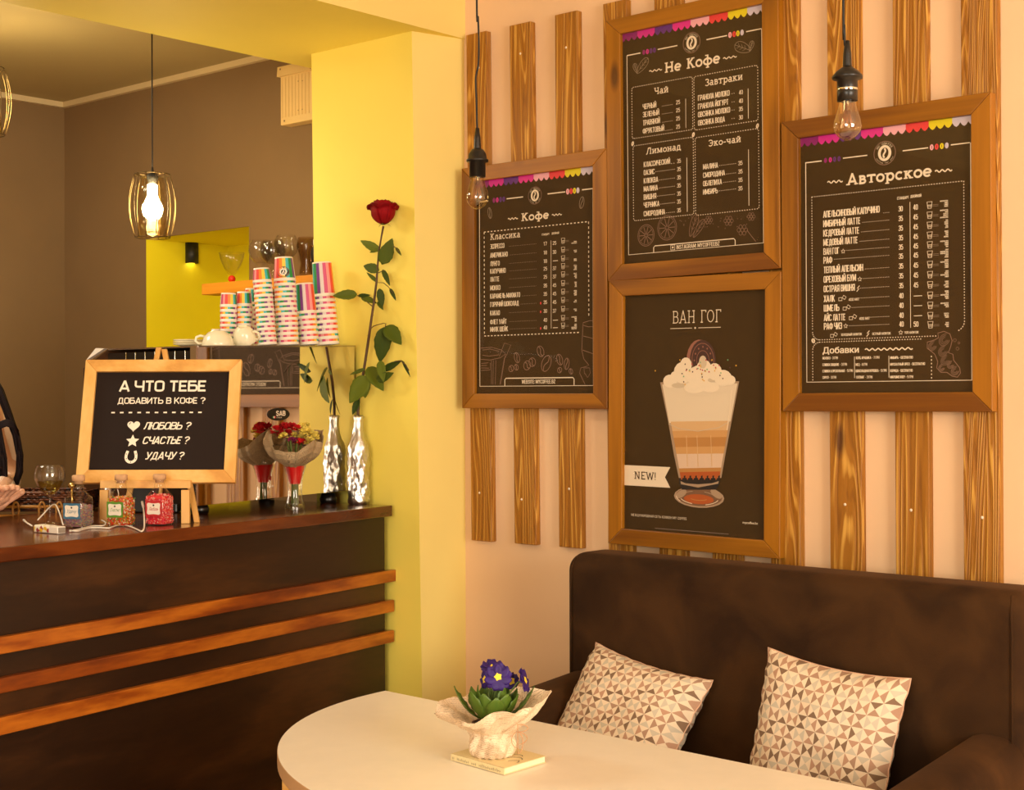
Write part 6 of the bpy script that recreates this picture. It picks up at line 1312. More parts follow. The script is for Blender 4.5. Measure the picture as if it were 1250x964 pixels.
# ================================================================== pendant lamps
def cage_lamp(px, ytop, ybot, wmid, wtop, wbot, D, cord_top_z, label):
    q = D/F0; C0 = atD(px, ytop, D); H = (ybot-ytop)*q; base = C0-ZZ*H
    t = Thing('cage_pendant_lamp', base, label, 'pendant lamp', 'barrel shaped wire cage lamps over the bar')
    rm, rt, rbm = wmid/2*q, wtop/2*q, wbot/2*q
    rad = lambda s: (rt*(1-s)**2*(1-s)+0) if False else (rt+(rbm-rt)*s)+(rm-(rt+rbm)/2)*4*s*(1-s)*1.0
    for k in range(12):
        a = 2*pi*k/12+.1; pts = [C0+Vector((rad(s)*cos(a), rad(s)*sin(a), -H*s)) for s in [i/14 for i in range(15)]]
        mb = MB(); mb.tube(pts, .0011, 6); t.part('cage_wire', mb, wirem)
    for s in (0, 1):
        mb = MB(); mb.tube([C0+Vector((rad(s)*cos(a), rad(s)*sin(a), -H*s)) for a in [2*pi*i/36 for i in range(37)]], .0013, 6); t.part('cage_ring', mb, wirem)
    for k in range(3):
        a = 2*pi*k/3; mb = MB(); mb.tube([C0+Vector((rt*cos(a), rt*sin(a), 0)), C0+Vector((.012*cos(a), .012*sin(a), -.002))], .0012, 6); t.part('spoke', mb, wirem)
    mb = MB(); mb.lathe([(rt*.45, -.008), (rt*.66, -H*.06), (rt*.78, -H*.3), (rt*.80, -H*.7), (rbm*.86, -H*.99), (rbm*.84, -H*.99), (rt*.78, -H*.7)], C0, 28); t.part('glass_shade', mb, amber)
    mb = MB(); mb.lathe([(.0002, .022), (.003, .02), (.004, .01), (.006, .004), (.012, .002), (.016, -.004), (.016, -.014), (.013, -.016), (.012, -.03), (.0002, -.03)], C0, 20); t.part('lamp_holder', mb, blackcord)
    rb = 12.5*q
    mb = MB(); zc = -H*.55; mb.lathe([(.0002, zc-rb), (rb*.5, zc-rb*.87), (rb*.87, zc-rb*.5), (rb, zc), (rb*.92, zc+rb*.4), (rb*.7, zc+rb*.8), (rb*.5, zc+rb*1.25), (rb*.45, -.03)], C0, 24); t.part('light_bulb', mb, glow)
    mb = MB(); mb.tube([C0+ZZ*.018, Vector((C0.x, C0.y, cord_top_z))], .0020, 8); t.part('cord', mb, blackcord)
    mb = MB(); mb.lathe([(.0002, -.001), (.03, -.001), (.028, -.006), (.01, -.010), (.0002, -.010)], (C0.x, C0.y, cord_top_z), 24); t.part('ceiling_rose', mb, blackcord)
    return C0
cage_lamp(186, 213, 290, 57, 42.5, 42, 4.28, 2.4995, 'lit wire cage pendant lamp with amber glass, right of the two over the bar')
cage_lamp(-16.5, 83, 164, 58, 42, 42, 4.28, 2.4995, 'lit wire cage pendant lamp cut off by the left picture edge')

def bulb_pendant(px, ycap, ybot, D, wb, cord_px, dome, label, ceil=2.7495):
    """cord, black holder and clear pear bulb; pixel heights: ycap top of the holder dome, ybot bulb tip"""
    q = D/F0; ytotal = ybot-ycap; C0 = atD(px, ybot, D)
    t = Thing('filament_bulb_pendant', C0, label, 'pendant lamp', 'bare filament bulbs on black cords')
    H = ytotal*q; zt = H; r = wb/2*q
    hb = H*.56                          # bulb height
    prof = [(.0003, 0), (r*.25, hb*.012), (r*.62, hb*.09), (r*.9, hb*.2), (r, hb*.32), (r*.95, hb*.45), (r*.78, hb*.65), (r*.6, hb*.85), (r*.52, hb)]
    mb = MB(); mb.lathe(prof, C0, 32); t.part('glass_bulb', mb, bulbg)
    mb = MB(); mb.lathe([(r*.2, hb), (r*.16, hb*.9), (r*.2, hb*.72), (.0003, hb*.7)], C0, 12); t.part('glass_stem', mb, bulbg)
    mb = MB()
    for k in range(8):
        a = 2*pi*k/8; a2 = a+pi/8; mb.tube([C0+Vector((r*.16*cos(a), r*.16*sin(a), hb*.72)), C0+Vector((r*.42*cos(a2), r*.42*sin(a2), hb*.3))], .0004, 4); mb.tube([C0+Vector((r*.42*cos(a2), r*.42*sin(a2), hb*.3)), C0+Vector((r*.16*cos(a+pi/4), r*.16*sin(a+pi/4), hb*.72))], .0004, 4)
    t.part('filament', mb, filament)
    rs = r*.72; hh = H-hb
    if dome == 'round': pr = [(rs*.75, hb-.004), (rs, hb-.004), (rs, hb+hh*.50), (rs*1.35, hb+hh*.50), (rs*1.38, hb+hh*.57), (rs*1.15, hb+hh*.62), (rs*1.1, hb+hh*.78), (rs*.75, hb+hh*.95), (rs*.4, hb+hh), (.0003, hb+hh)]
    else: pr = [(rs*.75, hb-.004), (rs, hb-.004), (rs, hb+hh*.22), (rs*.97, hb+hh*.24), (rs*.97, hb+hh*.3), (rs, hb+hh*.32), (rs, hb+hh*.55), (rs*1.48, hb+hh*.60), (rs*1.5, hb+hh*.67), (rs*1.1, hb+hh*.82), (rs*.5, hb+hh*.95), (rs*.35, hb+hh), (.0003, hb+hh)]
    mb = MB(); mb.lathe(pr, C0, 28); t.part('bulb_holder', mb, black)
    mb = MB(); mb.lathe([(rs*.45, H-.001), (rs*.4, H+hh*.35), (rs*.24, H+hh*.75), (.0003, H+hh*.76)], C0, 16); t.part('strain_relief', mb, black)
    if dome != 'round': mb = MB(); mb.lathe([(rs*1.01, hb+hh*.24), (rs*1.02, hb+hh*.27), (rs*1.01, hb+hh*.3)], C0, 28); t.part('steel_ring', mb, chrome)
    pts = [C0+ZZ*(H+hh*.6)]+[atD(x, y, D) for x, y in cord_px]; top = pts[-1].copy(); top.z = ceil; pts.append(top)
    mb = MB(); mb.tube(smooth_pts(pts), .0021*1.0, 8); t.part('cord', mb, blackcord)
    mb = MB(); mb.lathe([(.0003, -.03), (.03, -.02), (.05, -.001), (.0003, -.0005)], (top.x, top.y, ceil), 24); t.part('ceiling_rose', mb, black)
bulb_pendant(583, 181, 255.5, 3.17, 27.5, [(582.3, 150), (581.5, 120), (580.8, 95), (584, 78), (584.5, 50), (583.5, 20), (582, 0)], 'round', 'unlit clear filament bulb hanging before the coffee menu, left of the two')
bulb_pendant(1034.5, 80, 171.5, 2.40, 34.5, [(1031.5, 55), (1030.5, 30), (1029.5, 0)], 'cone', 'unlit clear filament bulb hanging before the right menu, right of the two')

# ================================================================== things on the shelf and in the niche
SY = YB-.115
sl_ = onY(246, 360, SY); st_ = onY(246, 346.5, SY); sx1 = -3.24
mb = MB(); mb.box(((sl_.x+sx1)/2, (SY+YB)/2-.0003, (sl_.z+st_.z)/2), (sx1-sl_.x, YB-SY-.001, st_.z-sl_.z)); o = mb.build('wall_shelf', shelfw, bevel=.002); tag(o, 'bright orange wooden shelf on the brown bar wall', 'shelf')
ZS_ = st_.z+.0005
def on_shelf(px, dy=.055):
    p = onY(px, 345, SY+dy); return Vector((p.x, SY+dy, ZS_)), (p-CAM).dot(fw)/F0
B, q = on_shelf(283, .05)
t = goblet('dessert_glass', B, q, [(.1, .3), (4, .3), (4, 1), (1.5, 3)], 'wide clear dessert glass with a red ball stem on the shelf', 'glass', glass)
mb = MB(); mb.ball(B+ZZ*5*q, 4.6*q, 16, 10); t.part('ball_stem', mb, plain('red_glass_ball', srgb(220, 50, 20), .12))
mb = MB(); mb.lathe([(.1*q, 9*q), (4*q, 10.5*q), (9*q, 17*q), (13.5*q, 27*q), (16*q, 37*q), (15.4*q, 37*q), (12.8*q, 27*q), (8.4*q, 17.5*q), (.1*q, 10*q)], B, 32); t.part('bowl', mb, glass)
def balloon(px, ytop, rpx, dy, label):
    B, q = on_shelf(px, dy); H = (CAM.z+(482-ytop)*q-ZS_)/q; r = rpx
    bowlp = [(1.6, H-r*1.8-4), (r*.5, H-r*1.75), (r*.85, H-r*1.35), (r, H-r*.85), (r*.93, H-r*.4), (r*.72, H)]
    goblet('balloon_glass', B, q, [(.1, .8), (10, .3), (10.2, 0), (10, .8), (3, 2), (1.6, 5)]+bowlp+[(rr_-.8, z) for rr_, z in reversed(bowlp)][:-1]+[(.1, H-r*1.72)], label, 'glass', glass, 'large balloon glasses on the shelf')
balloon(318.5, 293, 15.5, .075, 'large clear balloon glass at left, behind its twin on the shelf')
balloon(333, 293, 16, .03, 'large clear balloon glass above the fourth paper cup stack')
balloon(349.5, 287, 15.5, .04, 'large clear balloon glass above the emblem paper cup')
B, q = on_shelf(375, .05)
goblet('glass_carafe', B, q, [(.1, .5), (9, .3), (10, 4), (8, 16), (9.5, 26), (13, 38), (11, 48), (10.4, 48), (12, 38), (8.7, 26), (7.4, 16), (9.2, 4)], 'tall smoky glass carafe near the pillar on the shelf', 'carafe', thin_glass('smoky_glass', (.88, .8, .66, 1), .03, .9))
B, q = on_shelf(390, .05)
t = Thing('dark_bottle', B, 'dark bottle with pale cap peeping out behind the yellow pillar', 'bottle')
mb = MB(); mb.lathe([(.1*q, .2*q), (10.5*q, .3*q), (10.5*q, 30*q), (8*q, 36*q), (7*q, 40*q), (.1*q, 40*q)], B, 24); t.part('body', mb, black)
mb = MB(); mb.lathe([(7.6*q, 36*q), (7.6*q, 44*q), (5*q, 46*q), (.1*q, 46*q)], B, 20); t.part('cap', mb, cupw)
# black spotlight hanging from the niche ceiling
c = onY(234, 307, YB+.19); q = (c-CAM).dot(fw)/F0
t = Thing('niche_spotlight', Vector((c.x, c.y, NZ1)), 'black cylindrical spotlight hanging in the yellow niche', 'spotlight')
mb = MB(); mb.lathe([(.0003, NZ1-.001), (8.2*q, NZ1-.001), (8.2*q, c.z-14*q), (7*q, c.z-14.5*q), (6.6*q, c.z-11*q), (.0003, c.z-10.5*q)], (c.x, c.y, 0), 28); t.part('housing', mb, plain('matt_black', srgb(34, 30, 20), .5))
mb = MB(); mb.lathe([(.0003, c.z-12*q), (6.4*q, c.z-12*q)], (c.x, c.y, 0), 24); t.part('lens', mb, plain('spot_lens', (1, .85, .55, 1), .4, emit=(1, .8, .5, 1), estr=8))  # lens glow added to lift the niche; the spot itself looks unlit
# cream ribbed box high on the brown wall
a = onY(342.3, 153.3, YB-.045); b_ = onY(341.6, 94, YB-.045); x1_ = -3.28
hz_ = a.z; ht_ = onY(341, 84, YB-.045).z
t = Thing('ribbed_vent_box', Vector(((a.x+x1_)/2, YB-.02, a.z)), 'cream ribbed plastic vent box under the beam on the brown wall', 'vent box')
mb = MB(); mb.box(((a.x+x1_)/2, YB-.0228, (a.z+ht_)/2), (x1_-a.x, .0442, ht_-a.z)); t.part('casing', mb, plain('cream_plastic', srgb(236, 200, 130), .4), bevel=.003)
lid = onY(340, 93.5, YB-.055).z
mb = MB(); mb.hexa([Vector((a.x-.006, YB-.055, lid)), Vector((x1_, YB-.055, lid+.0)), Vector((x1_, YB-.001, lid)), Vector((a.x-.006, YB-.001, lid)), Vector((a.x-.006, YB-.052, ht_+.004)), Vector((x1_, YB-.052, ht_+.004)), Vector((x1_, YB-.001, ht_+.012)), Vector((a.x-.006, YB-.001, ht_+.012))]); o = t.part('lid', mb, MATS['cream_plastic'], bevel=.001); recalc(o)
nrib = 20
for k in range(nrib):
    xx = a.x+.010+k*(x1_-a.x-.02)/nrib; mb = MB(); mb.box((xx, YB-.0459, (hz_+.022+lid-.004)/2), (.0035, .002, lid-.004-hz_-.022)); t.part('rib', mb, MATS['cream_plastic'], bevel=.0006)
for (px, py) in ((347, 147.5), (342, 84.5), (379, 83), (364, 99), (369, 98.5), (364, 134.5), (369, 133.5)):
    s_ = onY(px, py, YB-.056 if py < 90 else YB-.0472); mb = MB(); mb.lathe([(.0003, .001), (.0028 if py > 140 or py < 90 else .0016, .0005), (.003 if py > 140 or py < 90 else .0018, 0)], s_, 10, M=Matrix.Rotation(pi/2, 3, 'X')); t.part('screw', mb, plain('brown_screw', srgb(130, 90, 40), .5) if 'brown_screw' not in MATS else MATS['brown_screw'])

# ================================================================== sofa
so = Thing('brown_sofa', (-1.70, -.4, 0), 'dark brown velvet two-seat sofa with high back under the posters', 'sofa')
SXL, SXR = -2.262, -1.120
def rbox(x0, x1, y0, y1, z0, z1, name, bev, seg=5, prof=None):
    mb = MB(); mb.box(((x0+x1)/2, (y0+y1)/2, (z0+z1)/2), (x1-x0, y1-y0, z1-z0)); o = so.part(name, mb, velvet, bevel=bev, seg=seg)
    for p_ in o.data.polygons: p_.use_smooth = True
    return o
rbox(SXL, SXR, -.205, -.045, .10, 1.020, 'backrest', .045, 8)
mb = MB()
for y0 in (-.203,):
    mb.tube([Vector((SXR-.028, -.2055, .12)), Vector((SXR-.028, -.2055, .93)), Vector((SXR-.030, -.2035, .985)), Vector((SXR-.034, -.190, 1.008)), Vector((SXR-.036, -.12, 1.0205))], .0022, 6)
    mb.tube([Vector((SXL+.028, -.2055, .12)), Vector((SXL+.028, -.2055, .93)), Vector((SXL+.030, -.2035, .985)), Vector((SXL+.034, -.190, 1.008))], .0022, 6)
so.part('seam_piping', mb, velvet)
rbox(SXL+.1, SXR-.1, -.80, -.206, .14, .34, 'seat_base', .02)
rbox(SXL+.125, SXR-.125, -.82, -.206, .341, .47, 'seat_cushion', .045, 6)
for sgn, xc in ((-1, -2.195), (1, -1.190)):
    mb = MB(); nseg = 28
    def arm(i, j, xc=xc, sgn=sgn):
        y = -.195-i*.62; zt = .742-.09*(i*.62); a = 2*pi*j; flare = .012*i*sgn
        # section: rounded top roll over a straight side
        ca, sa = cos(a), sin(a); hx = .066+.004*i; x = hx*(abs(ca)**.75)*(1 if ca > 0 else -1)
        z = (zt-.075)+.075*(abs(sa)**.9) if sa > 0 else (zt-.075)-(zt-.075-.12)*(abs(sa)**.45)
        e_ = 1 if i < .93 else sqrt(max(0, 1-((i-.93)/.07)**2))*.35+.65
        return Vector((xc+flare+x*e_, y, (z-.4)*(.9+.1*e_)+.4))
    mb.grid(arm, 24, 40); n_ = 41*25
    mb.add([arm(1, k/40) for k in range(40)], [tuple(range(40))], 0)
    so.part('armrest', mb, velvet)
for x in (SXL+.08, SXR-.08):
    for y in (-.12, -.74): mb = MB(); mb.lathe([(.02, 0), (.026, .14)], (x, y, 0), 16, caps=True); so.part('leg', mb, black)

# cushions
def cushion(c, w, h, thick, yaw, leanb, roll, label, seed, bulge=.08):
    Rm = Matrix.Rotation(yaw, 3, 'Z') @ Matrix.Rotation(leanb, 3, 'X') @ Matrix.Rotation(roll, 3, 'Y')
    t = Thing('patterned_cushion', c, label, 'cushion', 'patterned cushions on the brown sofa')
    rs = random.Random(seed); phs = [rs.uniform(0, 6) for _ in range(8)]
    def f(sd):
        def g(i, j):
            u, v = 2*i-1, 2*j-1
            x = u*w/2*(1-bulge*(1-v*v)); z = v*h/2*(1-bulge*(1-u*u))
            th = thick/2*((1-u**4)*(1-v**4))**.55
            th += .004*(sin(6*u+phs[0])*sin(5*v+phs[1])+.6*sin(11*u*v+phs[2]))*(1-u*u)*(1-v*v)
            ed = max(abs(u), abs(v)); pk = .003*sin(26*(u if abs(v) > abs(u) else v)+phs[3])*(ed > .9)
            return Vector(c)+Rm @ Vector((x, sd*th+pk, z))
        return g
    mb = MB(); mb.grid(f(-1), 40, 40, uv=True); mb.grid(f(1), 40, 40, uv=True)
    o = t.part('cover', mb, cush)
    mb = MB(); g = f(0); N_ = 24
    pts = [g(i/N_, 0) for i in range(N_)]+[g(1, i/N_) for i in range(N_)]+[g(1-i/N_, 1) for i in range(N_)]+[g(0, 1-i/N_) for i in range(N_+1)]
    mb.tube(pts, .0016, 6); t.part('edge_seam', mb, plain('seam_cloth', srgb(214, 170, 140), .9) if 'seam_cloth' not in MATS else MATS['seam_cloth'])
cushion((-1.985, -.335, .655), .335, .34, .13, .05, radians(-32), radians(9), 'triangle patterned cushion slumped in left corner of the sofa', 3)
cushion((-1.505, -.300, .675), .325, .365, .12, .02, radians(-14), radians(4.5), 'triangle patterned cushion standing upright on right half of the sofa', 8)

# ================================================================== table
tb = Thing('cafe_table', (-1.45, -1.05, 0), 'cream topped cafe table with one rounded end in the foreground', 'table')
X0t, X1t, Yf, Yn = -2.3553, -.30, -.70, -1.385
cxl = -1.60; yfar = lambda x: -.7024+(x+2.3553)*(-.0316)
poly = [Vector((X0t, yfar(X0t), 0))]
aell, bell = cxl-X0t, .688
for i in range(1, 40): 
    a = pi/2*i/40; poly.append(Vector((cxl-aell*cos(a), -.7024-bell*sin(a), 0)))
poly += [Vector((cxl, -.7024-bell, 0)), Vector((X1t, -1.42, 0)), Vector((X1t, yfar(X1t), 0))]
mb = MB(); mb.prism([p_+ZZ*.7225 for p_ in poly], ZZ*.0275); 
o = tb.part('table_top', mb, [tablem, tedge], bevel=.002); recalc(o)
for p_ in o.data.polygons:
    if abs(p_.normal.z) < .5: p_.material_index = 1
mb = MB(); mb.box((-1.6, -1.04, .69), (.9, .42, .064)); tb.part('apron', mb, easelw, bevel=.003)
for x in (-2.0, -1.2):
    for y in (-.86, -1.22): mb = MB(); mb.box((x, y, .33), (.05, .05, .66)); tb.part('leg', mb, easelv, bevel=.004)

# book under the pot
ZTb = .7505
bk = [onZ(551, 919.5, ZTb+.012), onZ(616, 937.5, ZTb+.012), onZ(666.5, 922.5, ZTb+.012), onZ(601, 905, ZTb+.012)]
bt_ = Thing('small_book', (bk[0]+bk[2])/2-ZZ*.012, 'small cream book lying under the wrapped primrose pot', 'book')
lo_ = [p_-ZZ*.0115 for p_ in bk]
inn = lambda P, f: [sum(P, Vector())/4+(p_-sum(P, Vector())/4)*f for p_ in P]
mb = MB(); mb.hexa(lo_+[p_-ZZ*.0105 for p_ in bk]); o = bt_.part('back_cover', mb, plain('book_cover', srgb(240, 220, 168), .5)); recalc(o)
mb = MB(); mb.hexa([p_-ZZ*.0104 for p_ in inn(bk, .975)]+[p_-ZZ*.0011 for p_ in inn(bk, .975)]); o = bt_.part('pages', mb, plain('book_pages', srgb(238, 222, 190), .8)); recalc(o)
mb = MB(); mb.hexa([p_-ZZ*.001 for p_ in bk]+bk); fc = bt_.part('front_cover', mb, MATS['book_cover']); recalc(fc)
# spine with small printed marks, doodles on the cover
mb = MB(); e1 = (bk[1]-bk[0]); L1 = e1.length; e1.normalize(); n1 = e1.cross(ZZ).normalized()
if n1.dot(FH) > 0: n1 = -n1
mb.hexa([lo_[0]+n1*.0008, lo_[1]+n1*.0008, lo_[1]-n1*.001, lo_[0]-n1*.001, bk[0]+n1*.0008, bk[1]+n1*.0008, bk[1]-n1*.001, bk[0]-n1*.001]); sp = bt_.part('spine', mb, MATS['book_cover']); recalc(sp)
pr = MB()
def q3(P, w, m):   # stroke on the cover plane
    for a, b_ in zip(P[:-1], P[1:]):
        d = (b_-a).normalized(); s_ = d.cross(ZZ)*w/2; pr.add([a-s_, b_-s_, b_+s_, a+s_], [(0, 1, 2, 3)], m)
oc = (bk[1]+bk[2])/2; e2 = (bk[2]-bk[1]).normalized()
for (a_, b2, rx, ry) in ((-.030, .006, .014, .010), (-.018, -.016, .010, .016), (-.040, .022, .010, .007)):
    q3([oc+e1*(a_+rx*cos(t))+e2*(b2+ry*sin(t)*cos(t*.7))+ZZ*.0003 for t in [2*pi*k/18 for k in range(19)]], .0009, 0)
bt_.part('cover_drawing', pr, plain('ink_grey', srgb(110, 100, 80), .7), under=fc)
pr = MB(); rs = random.Random(9); x = .004
while x < L1-.01:
    w = rs.uniform(.0015, .003); h = rs.uniform(.0035, .0065); P0 = bk[0]-ZZ*.0095+e1*x+n1*.0011
    pr.add([P0, P0+e1*.0007, P0+e1*.0007+ZZ*h, P0+ZZ*h], [(0, 1, 2, 3)]); pr.add([P0+ZZ*h*.5, P0+e1*w+ZZ*h*.5, P0+e1*w+ZZ*(h*.5+.0006), P0+ZZ*(h*.5+.0006)], [(0, 1, 2, 3)])
    x += w+rs.uniform(.001, .0022) + (.006 if rs.random() < .12 else 0)
bt_.part('spine_print', pr, MATS['ink_grey'], under=sp)

# primrose in a paper wrapped pot
PT = onZ(601, 921, ZTb+.0125); PT.z = ZTb+.0125; D = (PT-CAM).dot(fw); q = D/F0
pt = Thing('primrose_pot', PT, 'purple primrose in a pot wrapped in crumpled newsprint', 'potted plant')
ph = [.4, 1.7, 3.0, 4.4]
AR = math.atan2(RH.y, RH.x)
def tri(x): return 2*abs((x/(2*pi)) % 1-.5)*2-1
def pw(r, z, a):
    t = max(0, (z-30*q)/(50*q)); b2 = a-AR
    w = 1+t*(.10*tri(4*b2+.7)+.07*tri(7*b2+2.1)+.05*tri(2*b2+1.0)+.03*tri(15*b2))+.08*tri(5*b2+z*50)*(z > 2*q)+.05*tri(11*b2-z*110)
    return r*w, z+t*q*(15*cos(b2-.35)+5*tri(5*b2+.5)+3*tri(9*b2+1)-4)+.0010*tri(17*b2+r*300)
mb = MB()
prof = [(23, 0), (26, 2), (28, 8), (28, 16), (25.5, 24), (28, 30), (36, 37), (45, 45), (54, 53), (61, 60), (66, 67)]
mb.lathe([(r*q, z*q) for r, z in prof]+[(65.6*q, 67.5*q)]+[((r-1.2)*q, (z+1)*q) for r, z in reversed(prof[4:-1])], PT, 132, fn=pw)
for i_ in range(len(mb.sm)): mb.sm[i_] = False
wr = pt.part('paper_wrap', mb, news)
mb = MB(); mb.lathe([(.0003, .001), (18*q, .001), (20*q, 28*q), (25*q, 40*q), (23*q, 40*q), (22*q, 36*q), (.0003, 36*q)], PT, 28); pt.part('plastic_pot', mb, plain('pot_brown', srgb(90, 50, 30), .6))
mb = MB(); mb.lathe([(.0003, 44*q), (14*q, 43*q), (23*q, 38*q)], PT, 20, fn=lambda r, z, a: (r, z+.002*sin(5*a+r*200))); pt.part('soil', mb, plain('soil', srgb(50, 32, 18), .9, nscale=80, namt=.3))
# string bow at the waist
mb = MB(); bwp = atD(632, 893, D-.05)
for sx_, sz_ in ((1, .4), (.9, -.7), (-.6, -.9), (.5, -1.2)):
    mb.tube([bwp+RH*(.018*sin(t)*sx_)+ZZ*(.016*(1-cos(t))*sz_)-FH*.002*sin(2*t) for t in [pi*k/8 for k in range(9)]]+[bwp], .0008, 5)
pt.part('string_bow', mb, plain('string', srgb(200, 150, 110), .9))
def pleaf(a, el, L_, w, z0=40, dep=0):
    mb = MB(); d = Vector((cos(a)*cos(el), sin(a)*cos(el), sin(el))); s_ = Vector((-sin(a), cos(a), 0)); n_ = s_.cross(d)
    b0 = PT+ZZ*z0*q+Vector((cos(a), sin(a), 0))*6*q
    def f(i, j):
        t, v = i, 2*j-1; wd = w*q/2*(.18+.82*sin(pi*min(1, t*1.02)**1.6)) * (1 if t < .99 else .3)
        return b0+d*(L_*q*t)+s_*(v*wd)+n_*(-abs(v)*wd*.35+.12*L_*q*sin(t*2.4)*1.0-.3*L_*q*t*t)+n_*.0012*sin(t*30)*v*v
    mb.grid(f, 14, 6); o = pt.part('leaf', mb, leafl); md = o.modifiers.new('thick', 'SOLIDIFY'); md.thickness = .0005
for da, el, L_, w in ((0, .55, 62, 22), (.35, .75, 46, 24), (-.3, .7, 44, 26), (-.9, .8, 44, 26), (-1.4, .7, 44, 24), (-1.9, .8, 46, 24), (-2.4, .75, 50, 24), (3.1, .6, 58, 22), (2.6, .8, 46, 22), (2.0, .9, 44, 22), (1.4, .9, 44, 24), (.8, .9, 44, 22), (-.6, 1.15, 48, 22), (-2.9, 1.1, 46, 20)):
    pleaf(AR+da, el, L_, w)
def pflower(px, py, dep, nd, rp=15):
    c = atD(px, py, D+dep); n_ = nd.normalized(); t1 = n_.cross(ZZ).normalized(); t2 = n_.cross(t1)
    b0 = PT+ZZ*44*q; mb = MB(); mb.tube([b0, (b0+c)/2+ZZ*6*q, c-n_*10*q, c-n_*1.5*q], 1.1*q, 6); pt.part('flower_stalk', mb, greenst)
    for k in range(6):
        a = 2*pi*k/6; e_ = t1*cos(a)+t2*sin(a); f_ = n_.cross(e_); mb = MB()
        def g(i, j):
            t, v = i, 2*j-1; wd = rp*q*.62*sin(pi*min(.97, t*.8+.12))**.7; notch = 1-.14*(1-abs(v))*t
            return c+e_*(rp*q*(.12+.95*t*notch))+f_*(v*wd)+n_*(.10*rp*q*sin(v*3+k)*t-.06*rp*q*t)
        mb.grid(g, 7, 6); o = pt.part('petal', mb, purp); md = o.modifiers.new('thick', 'SOLIDIFY'); md.thickness = .0004
    mb = MB(); pts = [c+n_*.0012]+[c+n_*.0010+(t1*cos(a)+t2*sin(a))*q*(5.2 if k % 2 == 0 else 3.6) for k, a in enumerate([2*pi*i/10 for i in range(10)])]
    mb.add(pts, [(0, 1+k, 1+(k+1) % 10) for k in range(10)]); pt.part('flower_eye', mb, yel)
    mb = MB(); mb.lathe([(1.2*q, -8*q), (2.4*q, -5*q), (2.6*q, -1.5*q)], c, 10, M=Matrix((t1, t2, n_)).transposed()); pt.part('calyx', mb, greenst)
B_ = -FH
pflower(602, 814, .0, ZZ*1.0+B_*.55+RH*.1, 14.5); pflower(608, 826, -.03, B_*1.0+ZZ*.35, 16); pflower(592, 829, .0, B_*.5-RH*.8+ZZ*.2, 11); pflower(624, 831, .01, B_*.8+ZZ*.1+RH*.2, 10); pflower(641, 830, -.01, RH*1.0+B_*.25+ZZ*.35, 15)

# ================================================================== person behind the bar (almost wholly outside the frame)
PD = 3.95
pc = atD(-78, 560, PD); px_, py_ = pc.x, pc.y
pe = Thing('person', (px_, py_, 0), 'person with long dark hair and pale pink sleeve at the left edge, hand on counter', 'person')
FR = (-NC).normalized(); SDv = Vector((-FR.y, FR.x, 0))      # facing across the counter; SDv = her left
if SDv.dot(RH) < 0: SDv = -SDv
def W_(s_, f_, z): return Vector((px_, py_, 0))+SDv*s_+FR*f_+ZZ*z
def skinned(name, joints, edges, mat, under=None, sub=2):
    me = bpy.data.meshes.new(name); me.from_pydata([tuple(Vector(j[0])-pe.loc) for j in joints], edges, []); me.materials.append(mat)
    o = bpy.data.objects.new(name, me); COL.objects.link(o); o.parent = pe.e
    md = o.modifiers.new('skin', 'SKIN'); sv = me.skin_vertices[0].data
    for i, j in enumerate(joints): r_ = j[1]; sv[i].radius = r_ if isinstance(r_, tuple) else (r_, r_)
    sv[0].use_root = True; md.use_smooth_shade = True
    o.modifiers.new('sub', 'SUBSURF').levels = sub; o.modifiers['sub'].render_levels = sub; return o
hand = onZ(14, 604, ZC+.035); sh = atD(-12, 508, PD+.02); elb = atD(9, 588, PD+.03)
wr_ = atD(-14, 620, 3.47); hand = atD(0, 604, 3.44)
J = [(W_(0, 0, .92), (.16, .12)), (W_(0, 0, 1.10), (.13, .10)), (W_(0, 0, 1.28), (.15, .10)), (W_(0, 0, 1.38), (.07, .07)), (W_(0, 0, 1.44), .052), (W_(0, .01, 1.50), .055), (W_(0, .015, 1.58), (.078, .09)), (W_(0, .01, 1.66), (.06, .075)),
     (sh, .055), (elb, .042), (wr_, .026), (W_(-.165, 0, 1.335), .055), (W_(-.25, .02, 1.08), .042), (W_(-.2, .2, ZC+.03), .026),
     (W_(.09, 0, .86), .095), (W_(.10, .01, .48), .062), (W_(.10, -.02, .09), .042), (W_(.10, .10, .04), .035), (W_(-.09, 0, .86), .095), (W_(-.10, .01, .48), .062), (W_(-.10, -.02, .09), .042), (W_(-.10, .10, .04), .035)]
E_ = [(0, 1), (1, 2), (2, 3), (3, 4), (4, 5), (5, 6), (6, 7), (2, 8), (8, 9), (9, 10), (2, 11), (11, 12), (12, 13), (0, 14), (14, 15), (15, 16), (16, 17), (0, 18), (18, 19), (19, 20), (20, 21)]
skinned('body', J, E_, skin)
def hand_(name, wpos, palm, dirv):
    side_ = dirv.cross(ZZ).normalized(); js = [(wpos, .024), (wpos*.4+palm*.6, (.028, .018)), (palm, (.032, .016))]; ed = [(0, 1), (1, 2)]
    for k, (off, ln) in enumerate(((-.024, .040), (-.008, .048), (.008, .046), (.024, .036))):
        i0 = len(js); b0 = palm+side_*off*.8+dirv*.012
        js += [(b0, .0095), (palm+side_*off+dirv*(.02+ln*.5)-ZZ*.001, .009), (palm+side_*off*1.05+dirv*(.02+ln)-ZZ*.010, .0075)]; ed += [(2, i0), (i0, i0+1), (i0+1, i0+2)]
    i0 = len(js); js += [(palm-dirv*.02-side_*.03, .011), (palm-side_*.048+dirv*.012, .0095), (palm-side_*.052+dirv*.035-ZZ*.004, .008)]; ed += [(1, i0), (i0, i0+1), (i0+1, i0+2)]
    return skinned(name, js, ed, skin)
dh = (hand-wr_).normalized()
hand_('hand', wr_, wr_+dh*.045+ZZ*.0, dh)
